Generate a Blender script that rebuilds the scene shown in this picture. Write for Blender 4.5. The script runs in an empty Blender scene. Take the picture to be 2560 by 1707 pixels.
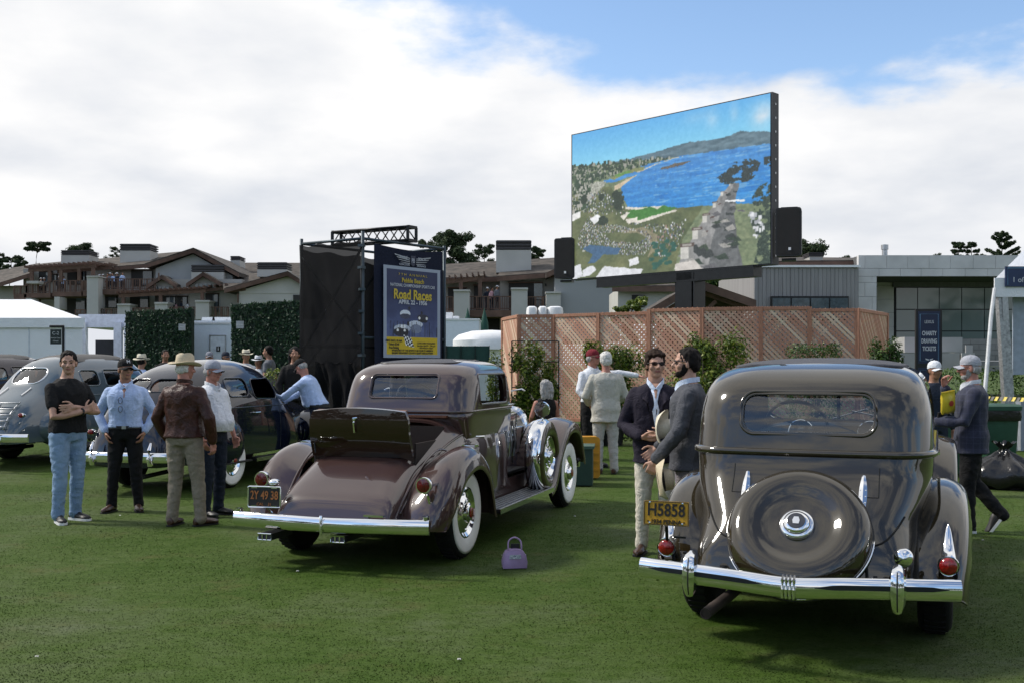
import bpy, bmesh, math, random
import numpy as np
from mathutils import Vector, Matrix, noise as mnoise
from mathutils.bvhtree import BVHTree
R = math.radians
random.seed(7); np.random.seed(7)
scene = bpy.context.scene
C = scene.collection

# ------------------------------------------------------------ camera, sky, sun, exposure
CAM_H, FPX, HORIZON = 1.66, 2600.0, 914.0          # photo pixels (2560 x 1707)
cam_d = bpy.data.cameras.new('camera'); cam = bpy.data.objects.new('camera', cam_d); C.objects.link(cam)
cam.location = (0, 0, CAM_H); cam.rotation_euler = (R(90), 0, 0)
cam_d.sensor_width = 36.0; cam_d.lens = 36.0 * FPX / 2560.0
cam_d.shift_y = (HORIZON - 853.5) / 2560.0
cam_d.clip_start = 0.05; cam_d.clip_end = 6000
scene.camera = cam
SUN_DIR = Vector((-0.68, 0.15, 0.70)).normalized()   # towards the sun
sun_d = bpy.data.lights.new('sun', 'SUN'); sun_d.energy = 2.8; sun_d.angle = R(9.0); sun_d.color = (1.0, 0.95, 0.87)
sun = bpy.data.objects.new('sun', sun_d); C.objects.link(sun)
sun.rotation_euler = SUN_DIR.to_track_quat('Z', 'Y').to_euler(); sun.location = (-20, 10, 30)
scene.view_settings.view_transform = 'Standard'; scene.view_settings.look = 'None'
scene.view_settings.exposure = 0.40; scene.view_settings.gamma = 1.0
scene.view_settings.use_curve_mapping = False
scene.cycles.max_bounces = 8; scene.cycles.transparent_max_bounces = 16
scene.cycles.use_denoising = True

def build_world():
    w = bpy.data.worlds.new('World'); scene.world = w; w.use_nodes = True
    nt = w.node_tree; N = nt.nodes; L = nt.links; N.clear()
    out = N.new('ShaderNodeOutputWorld'); bg = N.new('ShaderNodeBackground')
    sky = N.new('ShaderNodeTexSky'); sky.sky_type = 'NISHITA'; sky.sun_disc = False
    sky.sun_elevation = math.asin(SUN_DIR.z); sky.sun_rotation = math.atan2(SUN_DIR.x, SUN_DIR.y)
    sky.air_density = 1.0; sky.dust_density = 0.3; sky.ozone_density = 2.2
    tc = N.new('ShaderNodeTexCoord'); sep = N.new('ShaderNodeSeparateXYZ'); L.new(tc.outputs['Generated'], sep.inputs[0])
    def math_(op, a, b=None, c=None):
        n = N.new('ShaderNodeMath'); n.operation = op
        for i, v in enumerate((a, b, c)):
            if v is None: continue
            if isinstance(v, (int, float)): n.inputs[i].default_value = v
            else: L.new(v, n.inputs[i])
        return n.outputs[0]
    zc = math_('MAXIMUM', sep.outputs['Z'], 0.0); zz = math_('ADD', zc, 0.22)
    cx = math_('DIVIDE', sep.outputs['X'], zz); cy = math_('DIVIDE', sep.outputs['Y'], zz)
    comb = N.new('ShaderNodeCombineXYZ'); L.new(cx, comb.inputs[0]); L.new(cy, comb.inputs[1])
    def noise_(scale, detail, rough, off):
        mp = N.new('ShaderNodeMapping'); mp.inputs['Location'].default_value = off; L.new(comb.outputs[0], mp.inputs['Vector'])
        n = N.new('ShaderNodeTexNoise'); n.inputs['Scale'].default_value = scale; n.inputs['Detail'].default_value = detail
        n.inputs['Roughness'].default_value = rough; L.new(mp.outputs[0], n.inputs['Vector']); return n.outputs['Fac']
    n1 = noise_(1.35, 7, 0.55, (3.1, 1.7, 0)); n2 = noise_(2.6, 8, 0.55, (9.3, 4.2, 2.0))
    # one large clear opening in the deck (up and to the right of the view), broken cloud elsewhere
    ax = math_('SUBTRACT', cx, CLEAR[0]); ay = math_('SUBTRACT', cy, CLEAR[1])
    ax = math_('DIVIDE', ax, CLEAR[2]); ay = math_('DIVIDE', ay, CLEAR[3])
    r2 = math_('ADD', math_('MULTIPLY', ax, ax), math_('MULTIPLY', ay, ay))
    bias = math_('MULTIPLY', math_('POWER', 2.718, math_('MULTIPLY', r2, -1.0)), -0.60)
    back = N.new('ShaderNodeMapRange'); back.interpolation_type = 'SMOOTHSTEP'; back.inputs['From Min'].default_value = 0.35; back.inputs['From Max'].default_value = -0.35
    back.inputs['To Min'].default_value = 0.0; back.inputs['To Max'].default_value = -0.30; L.new(sep.outputs['Y'], back.inputs['Value']); bias = math_('ADD', bias, back.outputs[0])
    cov = math_('ADD', math_('ADD', math_('MULTIPLY', n1, 1.05), math_('MULTIPLY', n2, 0.55)), bias)
    mr = N.new('ShaderNodeMapRange'); mr.interpolation_type = 'SMOOTHSTEP'
    mr.inputs['From Min'].default_value = 0.44; mr.inputs['From Max'].default_value = 0.62; L.new(cov, mr.inputs['Value'])
    ramp = N.new('ShaderNodeValToRGB'); L.new(noise_(1.6, 6, 0.5, (1.2, 7.7, 5.0)), ramp.inputs[0])
    ramp.color_ramp.elements[0].position = 0.34; ramp.color_ramp.elements[0].color = (0.565, 0.59, 0.635, 1)
    ramp.color_ramp.elements[1].position = 0.60; ramp.color_ramp.elements[1].color = (0.82, 0.81, 0.80, 1)
    hz = N.new('ShaderNodeMapRange'); hz.interpolation_type = 'SMOOTHSTEP'; hz.inputs['From Min'].default_value = 0.02; hz.inputs['From Max'].default_value = 0.17
    L.new(sep.outputs['Z'], hz.inputs['Value'])
    mixh = N.new('ShaderNodeMix'); mixh.data_type = 'RGBA'; L.new(hz.outputs[0], mixh.inputs['Factor'])
    mixh.inputs[6].default_value = (0.585, 0.605, 0.645, 1); L.new(ramp.outputs[0], mixh.inputs[7])
    # nearer the horizon the deck closes
    cl = math_('MAXIMUM', mr.outputs[0], math_('SUBTRACT', 1.0, math_('MULTIPLY', hz.outputs[0], 1.0)))
    skyv = N.new('ShaderNodeVectorMath'); skyv.operation = 'SCALE'; skyv.inputs['Scale'].default_value = 0.15; L.new(sky.outputs[0], skyv.inputs[0])
    mix = N.new('ShaderNodeMix'); mix.data_type = 'RGBA'; L.new(cl, mix.inputs['Factor'])
    L.new(skyv.outputs[0], mix.inputs[6]); L.new(mixh.outputs[2], mix.inputs[7])
    L.new(mix.outputs[2], bg.inputs['Color']); bg.inputs['Strength'].default_value = 1.0
    L.new(bg.outputs[0], out.inputs[0])
CLEAR = (0.50, 1.52, 0.88, 0.50)
build_world()

# ------------------------------------------------------------ helpers
def P(px, py, d):           # a photo pixel at depth d -> a point of the place
    return Vector(((px - 1280) / FPX * d, d, CAM_H - (py - HORIZON) / FPX * d))
def sstep(a, b, x):
    t = min(1, max(0, (x - a) / (b - a))); return t * t * (3 - 2 * t)
def gz(x, y):
    return 0.14 * sstep(14.5, 19, y)
def crom(xs, ys, x):        # smooth monotone-ish interpolation of a table
    xs = np.asarray(xs, float); ys = np.asarray(ys, float); x = np.asarray(x, float)
    h = np.diff(xs); dl = np.diff(ys) / h
    m = np.zeros_like(ys); m[0] = dl[0]; m[-1] = dl[-1]
    for i in range(1, len(xs) - 1):
        m[i] = 0 if dl[i-1] * dl[i] <= 0 else 2 * dl[i-1] * dl[i] / (dl[i-1] + dl[i])
    i = np.clip(np.searchsorted(xs, x) - 1, 0, len(xs) - 2)
    t = np.clip((x - xs[i]) / h[i], 0, 1)
    return (2*t**3-3*t**2+1)*ys[i] + (t**3-2*t**2+t)*h[i]*m[i] + (-2*t**3+3*t**2)*ys[i+1] + (t**3-t**2)*h[i]*m[i+1]
def spline(pts, n, closed=False):
    p = [Vector(q) if len(q) == 3 else Vector((q[0], q[1], 0)) for q in pts]
    m = len(p); out = []
    segs = m if closed else m - 1
    for k in range(n):
        u = k / n * segs if closed else k / (n - 1) * segs
        i = min(int(u), segs - 1); t = u - i
        g = (lambda j: p[j % m]) if closed else (lambda j: p[min(max(j, 0), m - 1)])
        a, b, c, d = g(i - 1), g(i), g(i + 1), g(i + 2)
        out.append(0.5 * ((2*b) + (c - a)*t + (2*a - 5*b + 4*c - d)*t*t + (3*b - a - 3*c + d)*t**3))
    return out
def rrect(w, h, r, n=6):    # rounded rectangle outline, half sizes
    o = []
    for cx, cy, a0 in ((w-r, -(h-r), -90), (w-r, h-r, 0), (-(w-r), h-r, 90), (-(w-r), -(h-r), 180)):
        for k in range(n + 1):
            a = R(a0 + 90 * k / n); o.append((cx + r*math.cos(a), cy + r*math.sin(a)))
    return o

class MB:
    def __init__(s): s.v = []; s.f = []; s.m = []; s.cur = 0
    def add(s, vs, fs):
        b = len(s.v); s.v.extend([tuple(v) for v in vs])
        for f in fs: s.f.append([b + i for i in f]); s.m.append(s.cur)
        return s
    def box(s, c, size, rot=None, taper=1.0):
        x, y, z = [q / 2 for q in size]; vs = []
        for k in (-1, 1):
            t = taper if k > 0 else 1
            for i, j in ((-1,-1),(1,-1),(1,1),(-1,1)): vs.append(Vector((i*x*t, j*y*t, k*z)))
        if rot is not None: vs = [rot @ v for v in vs]
        c = Vector(c); vs = [v + c for v in vs]
        return s.add(vs, [(3,2,1,0),(4,5,6,7),(0,1,5,4),(1,2,6,5),(2,3,7,6),(3,0,4,7)])
    def bar(s, a, b, w, h, up=(0,0,1)):      # rectangular bar from a to b
        a, b = Vector(a), Vector(b); t = (b - a).normalized(); up = Vector(up)
        if abs(t.dot(up)) > .99: up = Vector((0,1,0))
        x = t.cross(up).normalized(); z = x.cross(t)
        vs = [q + x*i*w/2 + z*j*h/2 for q in (a, b) for i, j in ((-1,-1),(1,-1),(1,1),(-1,1))]
        return s.add(vs, [(3,2,1,0),(4,5,6,7),(0,1,5,4),(1,2,6,5),(2,3,7,6),(3,0,4,7)])
    def loft(s, rings, closed=True, cap0=False, cap1=False):
        n = len(rings[0]); vs = [p for r in rings for p in r]; fs = []
        for k in range(len(rings) - 1):
            for i in range(n if closed else n - 1):
                j = (i + 1) % n; fs.append((k*n+i, k*n+j, (k+1)*n+j, (k+1)*n+i))
        if cap0: fs.append(tuple(range(n))[::-1])
        if cap1: fs.append(tuple((len(rings)-1)*n + i for i in range(n)))
        return s.add(vs, fs)
    def sweep(s, path, prof, up=(0,0,1), closed=False, caps=True):   # prof: (side, up) offsets
        path = [Vector(p) for p in path]; n = len(path); rings = []
        for i, p in enumerate(path):
            a = path[(i-1) % n] if closed or i else p; b = path[(i+1) % n] if closed or i < n-1 else p
            t = (b - a); t = t.normalized() if t.length > 1e-9 else Vector((0,1,0))
            x = t.cross(Vector(up)); x = x.normalized() if x.length > 1e-6 else Vector((1,0,0))
            z = x.cross(t); pr = prof(i/(n-1)) if callable(prof) else prof
            rings.append([p + x*q[0] + z*q[1] for q in pr])
        if closed: rings.append(rings[0])
        return s.loft(rings, True, caps and not closed, caps and not closed)
    def tube(s, path, r, n=8, closed=False, up=(0.02,0.03,1)):
        f = (lambda t: [(a*math.cos(k*6.28319/n), a*math.sin(k*6.28319/n)) for a in [r(t)] for k in range(n)]) if callable(r) else [(r*math.cos(k*6.28319/n), r*math.sin(k*6.28319/n)) for k in range(n)]
        return s.sweep(path, f, up, closed)
    def lathe(s, prof, c=(0,0,0), axis='z', n=24, rot=None, cap=False):         # prof: (radius, height) pairs
        rings = []
        for r_, h in prof:
            ring = []
            for k in range(n):
                a = 2*math.pi*k/n; u, w = r_*math.cos(a), r_*math.sin(a)
                p = Vector((u, w, h)) if axis == 'z' else (Vector((h, u, w)) if axis == 'x' else Vector((w, h, u)))
                if rot is not None: p = rot @ p
                ring.append(p + Vector(c))
            rings.append(ring)
        return s.loft(rings, True, cap, cap)
    def ell(s, c, r, nu=16, nv=10, rot=None):
        rings = []
        for j in range(nv + 1):
            a = -math.pi/2 + math.pi*j/nv; cr = max(math.cos(a), 1e-4); ring = []
            for k in range(nu):
                b = 2*math.pi*k/nu; p = Vector((r[0]*cr*math.cos(b), r[1]*cr*math.sin(b), r[2]*math.sin(a)))
                if rot is not None: p = rot @ p
                ring.append(p + Vector(c))
            rings.append(ring)
        return s.loft(rings)
    def prism(s, poly, a, b):                # poly of 3d points, extruded by vector from a to b offsets
        a, b = Vector(a), Vector(b); n = len(poly)
        vs = [Vector(p) + a for p in poly] + [Vector(p) + b for p in poly]
        return s.add(vs, [tuple(range(n))[::-1], tuple(range(n, 2*n))] + [(i, (i+1) % n, n+(i+1) % n, n+i) for i in range(n)])
    def poly(s, pts): return s.add(pts, [tuple(range(len(pts)))])
    def mesh(s, name, fix=True):
        me = bpy.data.meshes.new(name); me.from_pydata(s.v, [], s.f)
        me.polygons.foreach_set('material_index', s.m)
        if fix:
            bm = bmesh.new(); bm.from_mesh(me); bmesh.ops.remove_doubles(bm, verts=bm.verts, dist=1e-5)
            bmesh.ops.recalc_face_normals(bm, faces=bm.faces); bm.to_mesh(me); bm.free()
        me.update(); return me
    def build(s, name, mat, parent=None, smooth=35, fix=True, **kw):
        return link(name, s.mesh(name, fix), mat, parent, smooth, **kw)

def link(name, me, mat, parent=None, smooth=35, **kw):
    for m in (mat if isinstance(mat, (list, tuple)) else [mat]): me.materials.append(m)
    if smooth:
        me.polygons.foreach_set('use_smooth', [True] * len(me.polygons))
        if smooth < 180: me.set_sharp_from_angle(angle=R(smooth))
    o = bpy.data.objects.new(name, me); C.objects.link(o)
    if parent: o.parent = parent
    return tag(o, **kw)
def tag(o, label=None, cat=None, group=None, kind=None, loc=None, rz=None):
    if label: o['label'] = label
    if cat: o['category'] = cat
    if group: o['group'] = group
    if kind: o['kind'] = kind
    if loc is not None: o.location = loc
    if rz is not None: o.rotation_euler = (0, 0, rz)
    return o
def thing(name, label, cat, loc=(0,0,0), rz=0, group=None):
    o = bpy.data.objects.new(name, None); C.objects.link(o); o.empty_display_size = .1
    return tag(o, label, cat, group, None, loc, rz)
def copy_tree(o, parent=None):
    c = o.copy(); C.objects.link(c); c.parent = parent
    for ch in list(o.children): copy_tree(ch, c)
    return c
def bake(me, mods):         # run a mesh through modifiers and return the result
    o = bpy.data.objects.new('tmp', me); C.objects.link(o); ex = []
    for kind, kw in mods:
        kw = dict(kw)
        if kind == 'BOOLEAN':
            co = bpy.data.objects.new('tmpc', kw.pop('cutter')); C.objects.link(co); ex.append(co); kw['object'] = co
        md = o.modifiers.new(kind, kind)
        for k, v in kw.items(): setattr(md, k, v)
    dg = bpy.context.evaluated_depsgraph_get(); dg.update()
    out = bpy.data.meshes.new_from_object(o.evaluated_get(dg))
    for e in ex + [o]: bpy.data.objects.remove(e)
    return out
def text(body, size, mat, parent, loc, rot=(R(90),0,0), align='CENTER', ext=0.001, sx=1.0, name='lettering', space=1.0, bold=0.0):
    cu = bpy.data.curves.new(name, 'FONT'); cu.body = body; cu.size = size; cu.align_x = align; cu.align_y = 'CENTER'
    cu.extrude = ext; cu.space_character = space; cu.offset = bold; cu.resolution_u = 3
    t = bpy.data.objects.new('tmp', cu); C.objects.link(t); dg = bpy.context.evaluated_depsgraph_get(); dg.update()
    me = bpy.data.meshes.new_from_object(t.evaluated_get(dg)); bpy.data.objects.remove(t)
    o = link(name, me, mat, parent, smooth=0); o.location = loc; o.rotation_euler = rot; o.scale = (sx, 1, 1); o['kind'] = 'stuff'; return o

# ------------------------------------------------------------ materials
def M(name, col, rough=.6, metal=0., coat=0., var=.12, vs=8., bump=0., bs=60., col2=None, emit=0., spec=.5, sheen=0., det=4, crough=.03, aniso=None, pos=False, wrinkle=0., cior=1.5):
    m = bpy.data.materials.get(name)
    if m: return m
    m = bpy.data.materials.new(name); m.use_nodes = True; nt = m.node_tree; N = nt.nodes; L = nt.links
    b = N['Principled BSDF']; b.inputs['Roughness'].default_value = rough; b.inputs['Metallic'].default_value = metal
    b.inputs['Coat Weight'].default_value = coat; b.inputs['Coat Roughness'].default_value = crough
    b.inputs['Specular IOR Level'].default_value = spec; b.inputs['Sheen Weight'].default_value = sheen
    c2 = col2 or tuple(max(0, min(1, q * (1 - 2*var))) for q in col)
    if pos:
        tc = N.new('ShaderNodeNewGeometry'); co = tc.outputs['Position']
    else:
        tc = N.new('ShaderNodeTexCoord'); co = tc.outputs['Object']
    if aniso:
        mp = N.new('ShaderNodeMapping'); mp.inputs['Scale'].default_value = aniso; L.new(co, mp.inputs['Vector']); co = mp.outputs[0]
    n = N.new('ShaderNodeTexNoise'); n.inputs['Scale'].default_value = vs; n.inputs['Detail'].default_value = det; L.new(co, n.inputs['Vector'])
    r = N.new('ShaderNodeValToRGB'); r.color_ramp.elements[0].position = .3; r.color_ramp.elements[1].position = .7
    r.color_ramp.elements[0].color = (*c2, 1); r.color_ramp.elements[1].color = (*col, 1)
    L.new(n.outputs['Fac'], r.inputs[0]); L.new(r.outputs[0], b.inputs['Base Color'])
    if emit:
        L.new(r.outputs[0], b.inputs['Emission Color']); b.inputs['Emission Strength'].default_value = emit
    b.inputs['Coat IOR'].default_value = cior
    if wrinkle:
        n3 = N.new('ShaderNodeTexNoise'); n3.inputs['Scale'].default_value = 11; n3.inputs['Detail'].default_value = 3; n3.inputs['Distortion'].default_value = 1.2; L.new(co, n3.inputs['Vector'])
        m1 = N.new('ShaderNodeMath'); m1.operation = 'SUBTRACT'; m1.inputs[1].default_value = .5; L.new(n3.outputs['Fac'], m1.inputs[0]); m2 = N.new('ShaderNodeMath'); m2.operation = 'ABSOLUTE'; L.new(m1.outputs[0], m2.inputs[0])
        m3 = N.new('ShaderNodeMath'); m3.operation = 'POWER'; m3.inputs[1].default_value = .6; L.new(m2.outputs[0], m3.inputs[0])
        wb = N.new('ShaderNodeBump'); wb.inputs['Strength'].default_value = wrinkle; wb.inputs['Distance'].default_value = .035; L.new(m3.outputs[0], wb.inputs['Height']); L.new(wb.outputs[0], b.inputs['Normal'])
    if bump:
        n2 = N.new('ShaderNodeTexNoise'); n2.inputs['Scale'].default_value = bs; n2.inputs['Detail'].default_value = 3; L.new(co, n2.inputs['Vector'])
        bp = N.new('ShaderNodeBump'); bp.inputs['Strength'].default_value = bump; bp.inputs['Distance'].default_value = .02
        L.new(n2.outputs['Fac'], bp.inputs['Height']); L.new(bp.outputs[0], b.inputs['Normal'])
        if wrinkle: L.new(wb.outputs[0], bp.inputs['Normal'])
    return m
def glassM(name, tint=(.55,.6,.62), tr=.75):     # thin window glass: see-through with a surface reflection
    m = bpy.data.materials.new(name); m.use_nodes = True; nt = m.node_tree; N = nt.nodes; L = nt.links; N.clear()
    o = N.new('ShaderNodeOutputMaterial'); t = N.new('ShaderNodeBsdfTransparent'); g = N.new('ShaderNodeBsdfGlossy')
    t.inputs[0].default_value = (*tint, 1); g.inputs['Roughness'].default_value = .01; g.inputs[0].default_value = (1,1,1,1)
    f = N.new('ShaderNodeFresnel'); f.inputs[0].default_value = 1.52
    a = N.new('ShaderNodeMath'); a.operation = 'MULTIPLY_ADD'; a.inputs[1].default_value = 1.6; a.inputs[2].default_value = 1 - .98
    L.new(f.outputs[0], a.inputs[0]); mx = N.new('ShaderNodeMixShader'); L.new(a.outputs[0], mx.inputs[0])
    L.new(t.outputs[0], mx.inputs[1]); L.new(g.outputs[0], mx.inputs[2]); L.new(mx.outputs[0], o.inputs[0])
    return m
def vcolM(name, emit=0., rough=.6):               # colours of a printed or lit picture, stored per vertex
    m = bpy.data.materials.new(name); m.use_nodes = True; nt = m.node_tree; b = nt.nodes['Principled BSDF']
    a = nt.nodes.new('ShaderNodeAttribute'); a.attribute_name = 'picture'
    b.inputs['Roughness'].default_value = rough
    if emit:
        b.inputs['Base Color'].default_value = (.01,.01,.01,1)
        nt.links.new(a.outputs['Color'], b.inputs['Emission Color']); b.inputs['Emission Strength'].default_value = emit
    else: nt.links.new(a.outputs['Color'], b.inputs['Base Color'])
    return m
def lin(c): return tuple(((q/255)/12.92 if q/255 <= .04045 else ((q/255+.055)/1.055)**2.4) for q in c)

CHROME = M('chrome', (.86,.87,.88), .06, 1.0, var=.03)
STEEL = M('galvanised_steel', (.5,.51,.52), .4, .9, var=.15, vs=20)
RUBBER = M('tyre_rubber', (.010,.010,.010), .75, spec=.25, var=.2, bump=.2, bs=90)
WHITEWALL = M('whitewall_rubber', (.82,.81,.77), .5, var=.05)
BLACK = M('black_trim', (.012,.012,.013), .5)
BLACKM = M('black_metal', (.02,.021,.023), .35, .6)
REDLENS = M('red_lens', (.30,.008,.008), .12, coat=.6, var=.3, vs=90)
GLASS = glassM('window_glass', (.74,.78,.80))
WHITE = M('white_paint', (.80,.80,.80), .4, var=.04)
# ------------------------------------------------------------ the lawn
def grassM():
    m = bpy.data.materials.new('mown_lawn'); m.use_nodes = True; nt = m.node_tree; N = nt.nodes; L = nt.links; b = N['Principled BSDF']
    g = N.new('ShaderNodeNewGeometry'); b.inputs['Roughness'].default_value = .75; b.inputs['Specular IOR Level'].default_value = .08
    def nz(sc, det, ro=.5, mapsc=None):
        n = N.new('ShaderNodeTexNoise'); n.inputs['Scale'].default_value = sc; n.inputs['Detail'].default_value = det; n.inputs['Roughness'].default_value = ro
        if mapsc:
            mp = N.new('ShaderNodeMapping'); mp.inputs['Scale'].default_value = mapsc; L.new(g.outputs['Position'], mp.inputs[0]); L.new(mp.outputs[0], n.inputs['Vector'])
        else: L.new(g.outputs['Position'], n.inputs['Vector'])
        return n.outputs['Fac']
    def ramp(f, stops):
        r = N.new('ShaderNodeValToRGB'); L.new(f, r.inputs[0]); e = r.color_ramp.elements
        while len(e) < len(stops): e.new(.5)
        for k, (p_, c) in enumerate(stops): e[k].position = p_; e[k].color = (*c, 1)
        return r.outputs[0]
    a = ramp(nz(.55, 5, .6), [(.30, (.036,.071,.008)), (.5, (.054,.087,.018)), (.70, (.080,.102,.043))])
    c = ramp(nz(26, 5, .7), [(.28, (.70,.75,.66)), (.5, (1,1,1)), (.72, (1.32,1.26,1.36))])
    mx = N.new('ShaderNodeMix'); mx.data_type = 'RGBA'; mx.blend_type = 'MULTIPLY'; mx.inputs[0].default_value = 1
    L.new(a, mx.inputs[6]); L.new(c, mx.inputs[7])
    pt = ramp(nz(4.5, 4, .6, (1, 1.8, 1)), [(.34, (.78,.86,.62)), (.5, (1,1,1)), (.68, (1.16,1.10,1.36))]); mp_ = N.new('ShaderNodeMix'); mp_.data_type = 'RGBA'; mp_.blend_type = 'MULTIPLY'; mp_.inputs[0].default_value = 1.0; L.new(mx.outputs[2], mp_.inputs[6]); L.new(pt, mp_.inputs[7]); mx = mp_
    dry = ramp(nz(1.7, 6, .7), [(.56, (0,0,0)), (.74, (1,1,1))])
    mx2 = N.new('ShaderNodeMix'); mx2.data_type = 'RGBA'; L.new(dry, mx2.inputs[0]); L.new(mx.outputs[2], mx2.inputs[6]); mx2.inputs[7].default_value = (.095,.085,.032,1)
    ml = N.new('ShaderNodeMath'); ml.operation = 'MULTIPLY'; ml.inputs[1].default_value = .55; L.new(dry, ml.inputs[0]); L.new(ml.outputs[0], mx2.inputs[0])
    L.new(mx2.outputs[2], b.inputs['Base Color'])
    bp = N.new('ShaderNodeBump'); bp.inputs['Strength'].default_value = .35; bp.inputs['Distance'].default_value = .02
    L.new(nz(70, 4, .7), bp.inputs['Height']); L.new(bp.outputs[0], b.inputs['Normal'])
    return m
LAWN = grassM()
def lawn():
    ys = list(np.concatenate([np.arange(-40, 30, .8), np.array([32, 40, 60, 100, 200, 500, 1500, 4000])]))
    xs = list(np.concatenate([[-4000, -800, -200, -80], np.arange(-40, 40.1, 2), [80, 200, 800, 4000]]))
    mb = MB(); mb.loft([[(x, y, gz(x, y)) for x in xs] for y in ys], closed=False)
    mb.build('lawn', LAWN, kind='structure', smooth=180, fix=True)
    # short blades on the near lawn
    n = 480000; rng = np.random.RandomState(3)
    u = rng.rand(n); d = 3.2 * (26.0/3.2) ** (u ** 1.25); x = (rng.rand(n) - .5) * 1.16 * d
    h = .003 + .006 * rng.rand(n) + .001*np.sin(3*x)*np.sin(2*d); w = .0026 + .00045 * d
    a = rng.rand(n) * 6.283; tl = rng.rand(n) * 6.283; ln = h * (.6 + 1.2*rng.rand(n))
    base = np.stack([x, d, 0.14*np.array([sstep(14.5, 19, q) for q in d]) - .002], 1)
    side = np.stack([np.cos(a), np.sin(a), 0*a], 1) * w[:, None]
    tip = base + np.stack([np.cos(tl)*ln, np.sin(tl)*ln, h], 1)
    v = np.stack([base - side, base + side, tip], 1).reshape(-1, 3)
    me = bpy.data.meshes.new('grass'); me.vertices.add(3*n); me.vertices.foreach_set('co', v.ravel())
    me.loops.add(3*n); me.loops.foreach_set('vertex_index', np.arange(3*n)); me.polygons.add(n)
    me.polygons.foreach_set('loop_start', np.arange(0, 3*n, 3)); me.update(calc_edges=True)
    m = LAWN.copy(); m.name = 'grass_blade'; nt = m.node_tree; b = nt.nodes['Principled BSDF']
    g = nt.nodes.new('ShaderNodeNewGeometry'); r = nt.nodes.new('ShaderNodeValToRGB'); nt.links.new(g.outputs['Random Per Island'], r.inputs[0])
    e = r.color_ramp.elements; e[0].color = (.86,.90,.82,1); e[1].color = (1.30,1.24,1.36,1)
    src = b.inputs['Base Color'].links[0].from_socket; mx = nt.nodes.new('ShaderNodeMix'); mx.data_type = 'RGBA'; mx.blend_type = 'MULTIPLY'; mx.inputs[0].default_value = 1
    nt.links.new(src, mx.inputs[6]); nt.links.new(r.outputs[0], mx.inputs[7]); nt.links.new(mx.outputs[2], b.inputs['Base Color'])
    for l in list(b.inputs['Normal'].links): nt.links.remove(l)
    up = nt.nodes.new('ShaderNodeCombineXYZ'); up.inputs[2].default_value = 1.0; ad = nt.nodes.new('ShaderNodeVectorMath'); ad.operation = 'MULTIPLY_ADD'; ad.inputs[1].default_value = (.35,.35,.35)
    nt.links.new(g.outputs['Normal'], ad.inputs[0]); nt.links.new(up.outputs[0], ad.inputs[2]); nm = nt.nodes.new('ShaderNodeVectorMath'); nm.operation = 'NORMALIZE'; nt.links.new(ad.outputs[0], nm.inputs[0]); nt.links.new(nm.outputs[0], b.inputs['Normal'])
    link('grass', me, m, smooth=0, kind='stuff', label='short mown green turf blades across the lawn', cat='grass')
lawn()

# ------------------------------------------------------------ car toolkit (car space: x right, y forward, z up, rear axle at y=0)
def carpaint(name, base, base2=None, rough=.32, metal=.0, spec=.5, cior=1.5):
    return M(name, base, rough, metal, coat=1.0, var=.05, vs=3, col2=base2, spec=spec*.3, crough=.010, cior=cior)
def plan(w, yr, yf, rrx, rry, rfx=.12, rfy=.12, bow=0., e=2.3, nr=9, nc=14, ns=14, nf=7, nfe=5):
    h = []
    for k in range(nr): h.append(((w-rrx)*k/nr, yr))
    for k in range(nc + 1):
        a = R(-90 + 90*k/nc); c, s_ = math.cos(a), -math.sin(a)
        h.append((w-rrx + rrx*c**(2/e), yr + rry - rry*max(s_, 0)**(2/e)))
    for k in range(1, ns): h.append((w, yr+rry + (yf-rfy-yr-rry)*k/ns))
    for k in range(nf + 1):
        a = R(90*k/nf); h.append((w-rfx + rfx*math.cos(a)**(2/e) if k < nf else w-rfx, yf-rfy + rfy*math.sin(a)**(2/e)))
    for k in range(1, nfe + 1): h.append(((w-rfx)*(1-k/nfe), yf))
    h = [(x, y + bow*(x/w)**2 * max(0, 1-(y-yr)/max(rry*1.5, .01)) if y < yr+rry*1.5 else y) for x, y in h]
    return h + [(-x, y) for x, y in h[-2:0:-1]]
def zstack(tab, zs):       # tab: list of (z, w, yr, yf, rrx, rry, rfx, rfy, bow)
    t = np.array(tab); col = [crom(t[:,0], t[:,k], zs) for k in range(1, t.shape[1])]
    return [[(x, y, zs[i]) for x, y in plan(*[c[i] for c in col])] for i in range(len(zs))]
def arch(w, zb, zt, e=3.0, n=28, tuck=0.0, e2=None):    # an open arch section from right sill over the top to the left sill
    o = []
    for k in range(n + 1):
        a = math.pi*k/n; c, s_ = math.cos(a), math.sin(a)
        z = abs(s_)**(2/(e2 or e)); x = math.copysign(abs(c)**(2/e), c)
        o.append((w*x*(1 - tuck*(1-z)**2), zb + (zt-zb)*z))
    return o
def bvh_of(me): return BVHTree.FromPolygons([v.co for v in me.vertices], [list(p.vertices) for p in me.polygons])
def hit(bvh, o, d):
    r = bvh.ray_cast(Vector(o), Vector(d)); return (r[0], r[1]) if r[0] is not None else (None, None)
def patch(bvh, outline, ray, off=.0, rings=5):          # a filled sheet following a surface; ray(u,v)->(origin,dir)
    cu = sum(p[0] for p in outline)/len(outline); cv = sum(p[1] for p in outline)/len(outline); rs = []
    last = None
    for k in range(rings + 1):
        s = 1 - k/rings*.999; ring = []
        for u, v in outline:
            o, d = ray(cu + (u-cu)*s, cv + (v-cv)*s); h, n = hit(bvh, o, d)
            if h is None: h = last if last else Vector(o); n = -Vector(d)
            if n.dot(Vector(d)) > 0: n = -n
            last = h; ring.append(h + n*off)
        rs.append(ring)
    return rs
def trace(bvh, pts, ray, off=.0):
    o_ = []
    for u, v in pts:
        o, d = ray(u, v); h, n = hit(bvh, o, d)
        if h is None: continue
        if n.dot(Vector(d)) > 0: n = -n
        o_.append(h + n*off)
    return o_
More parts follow.
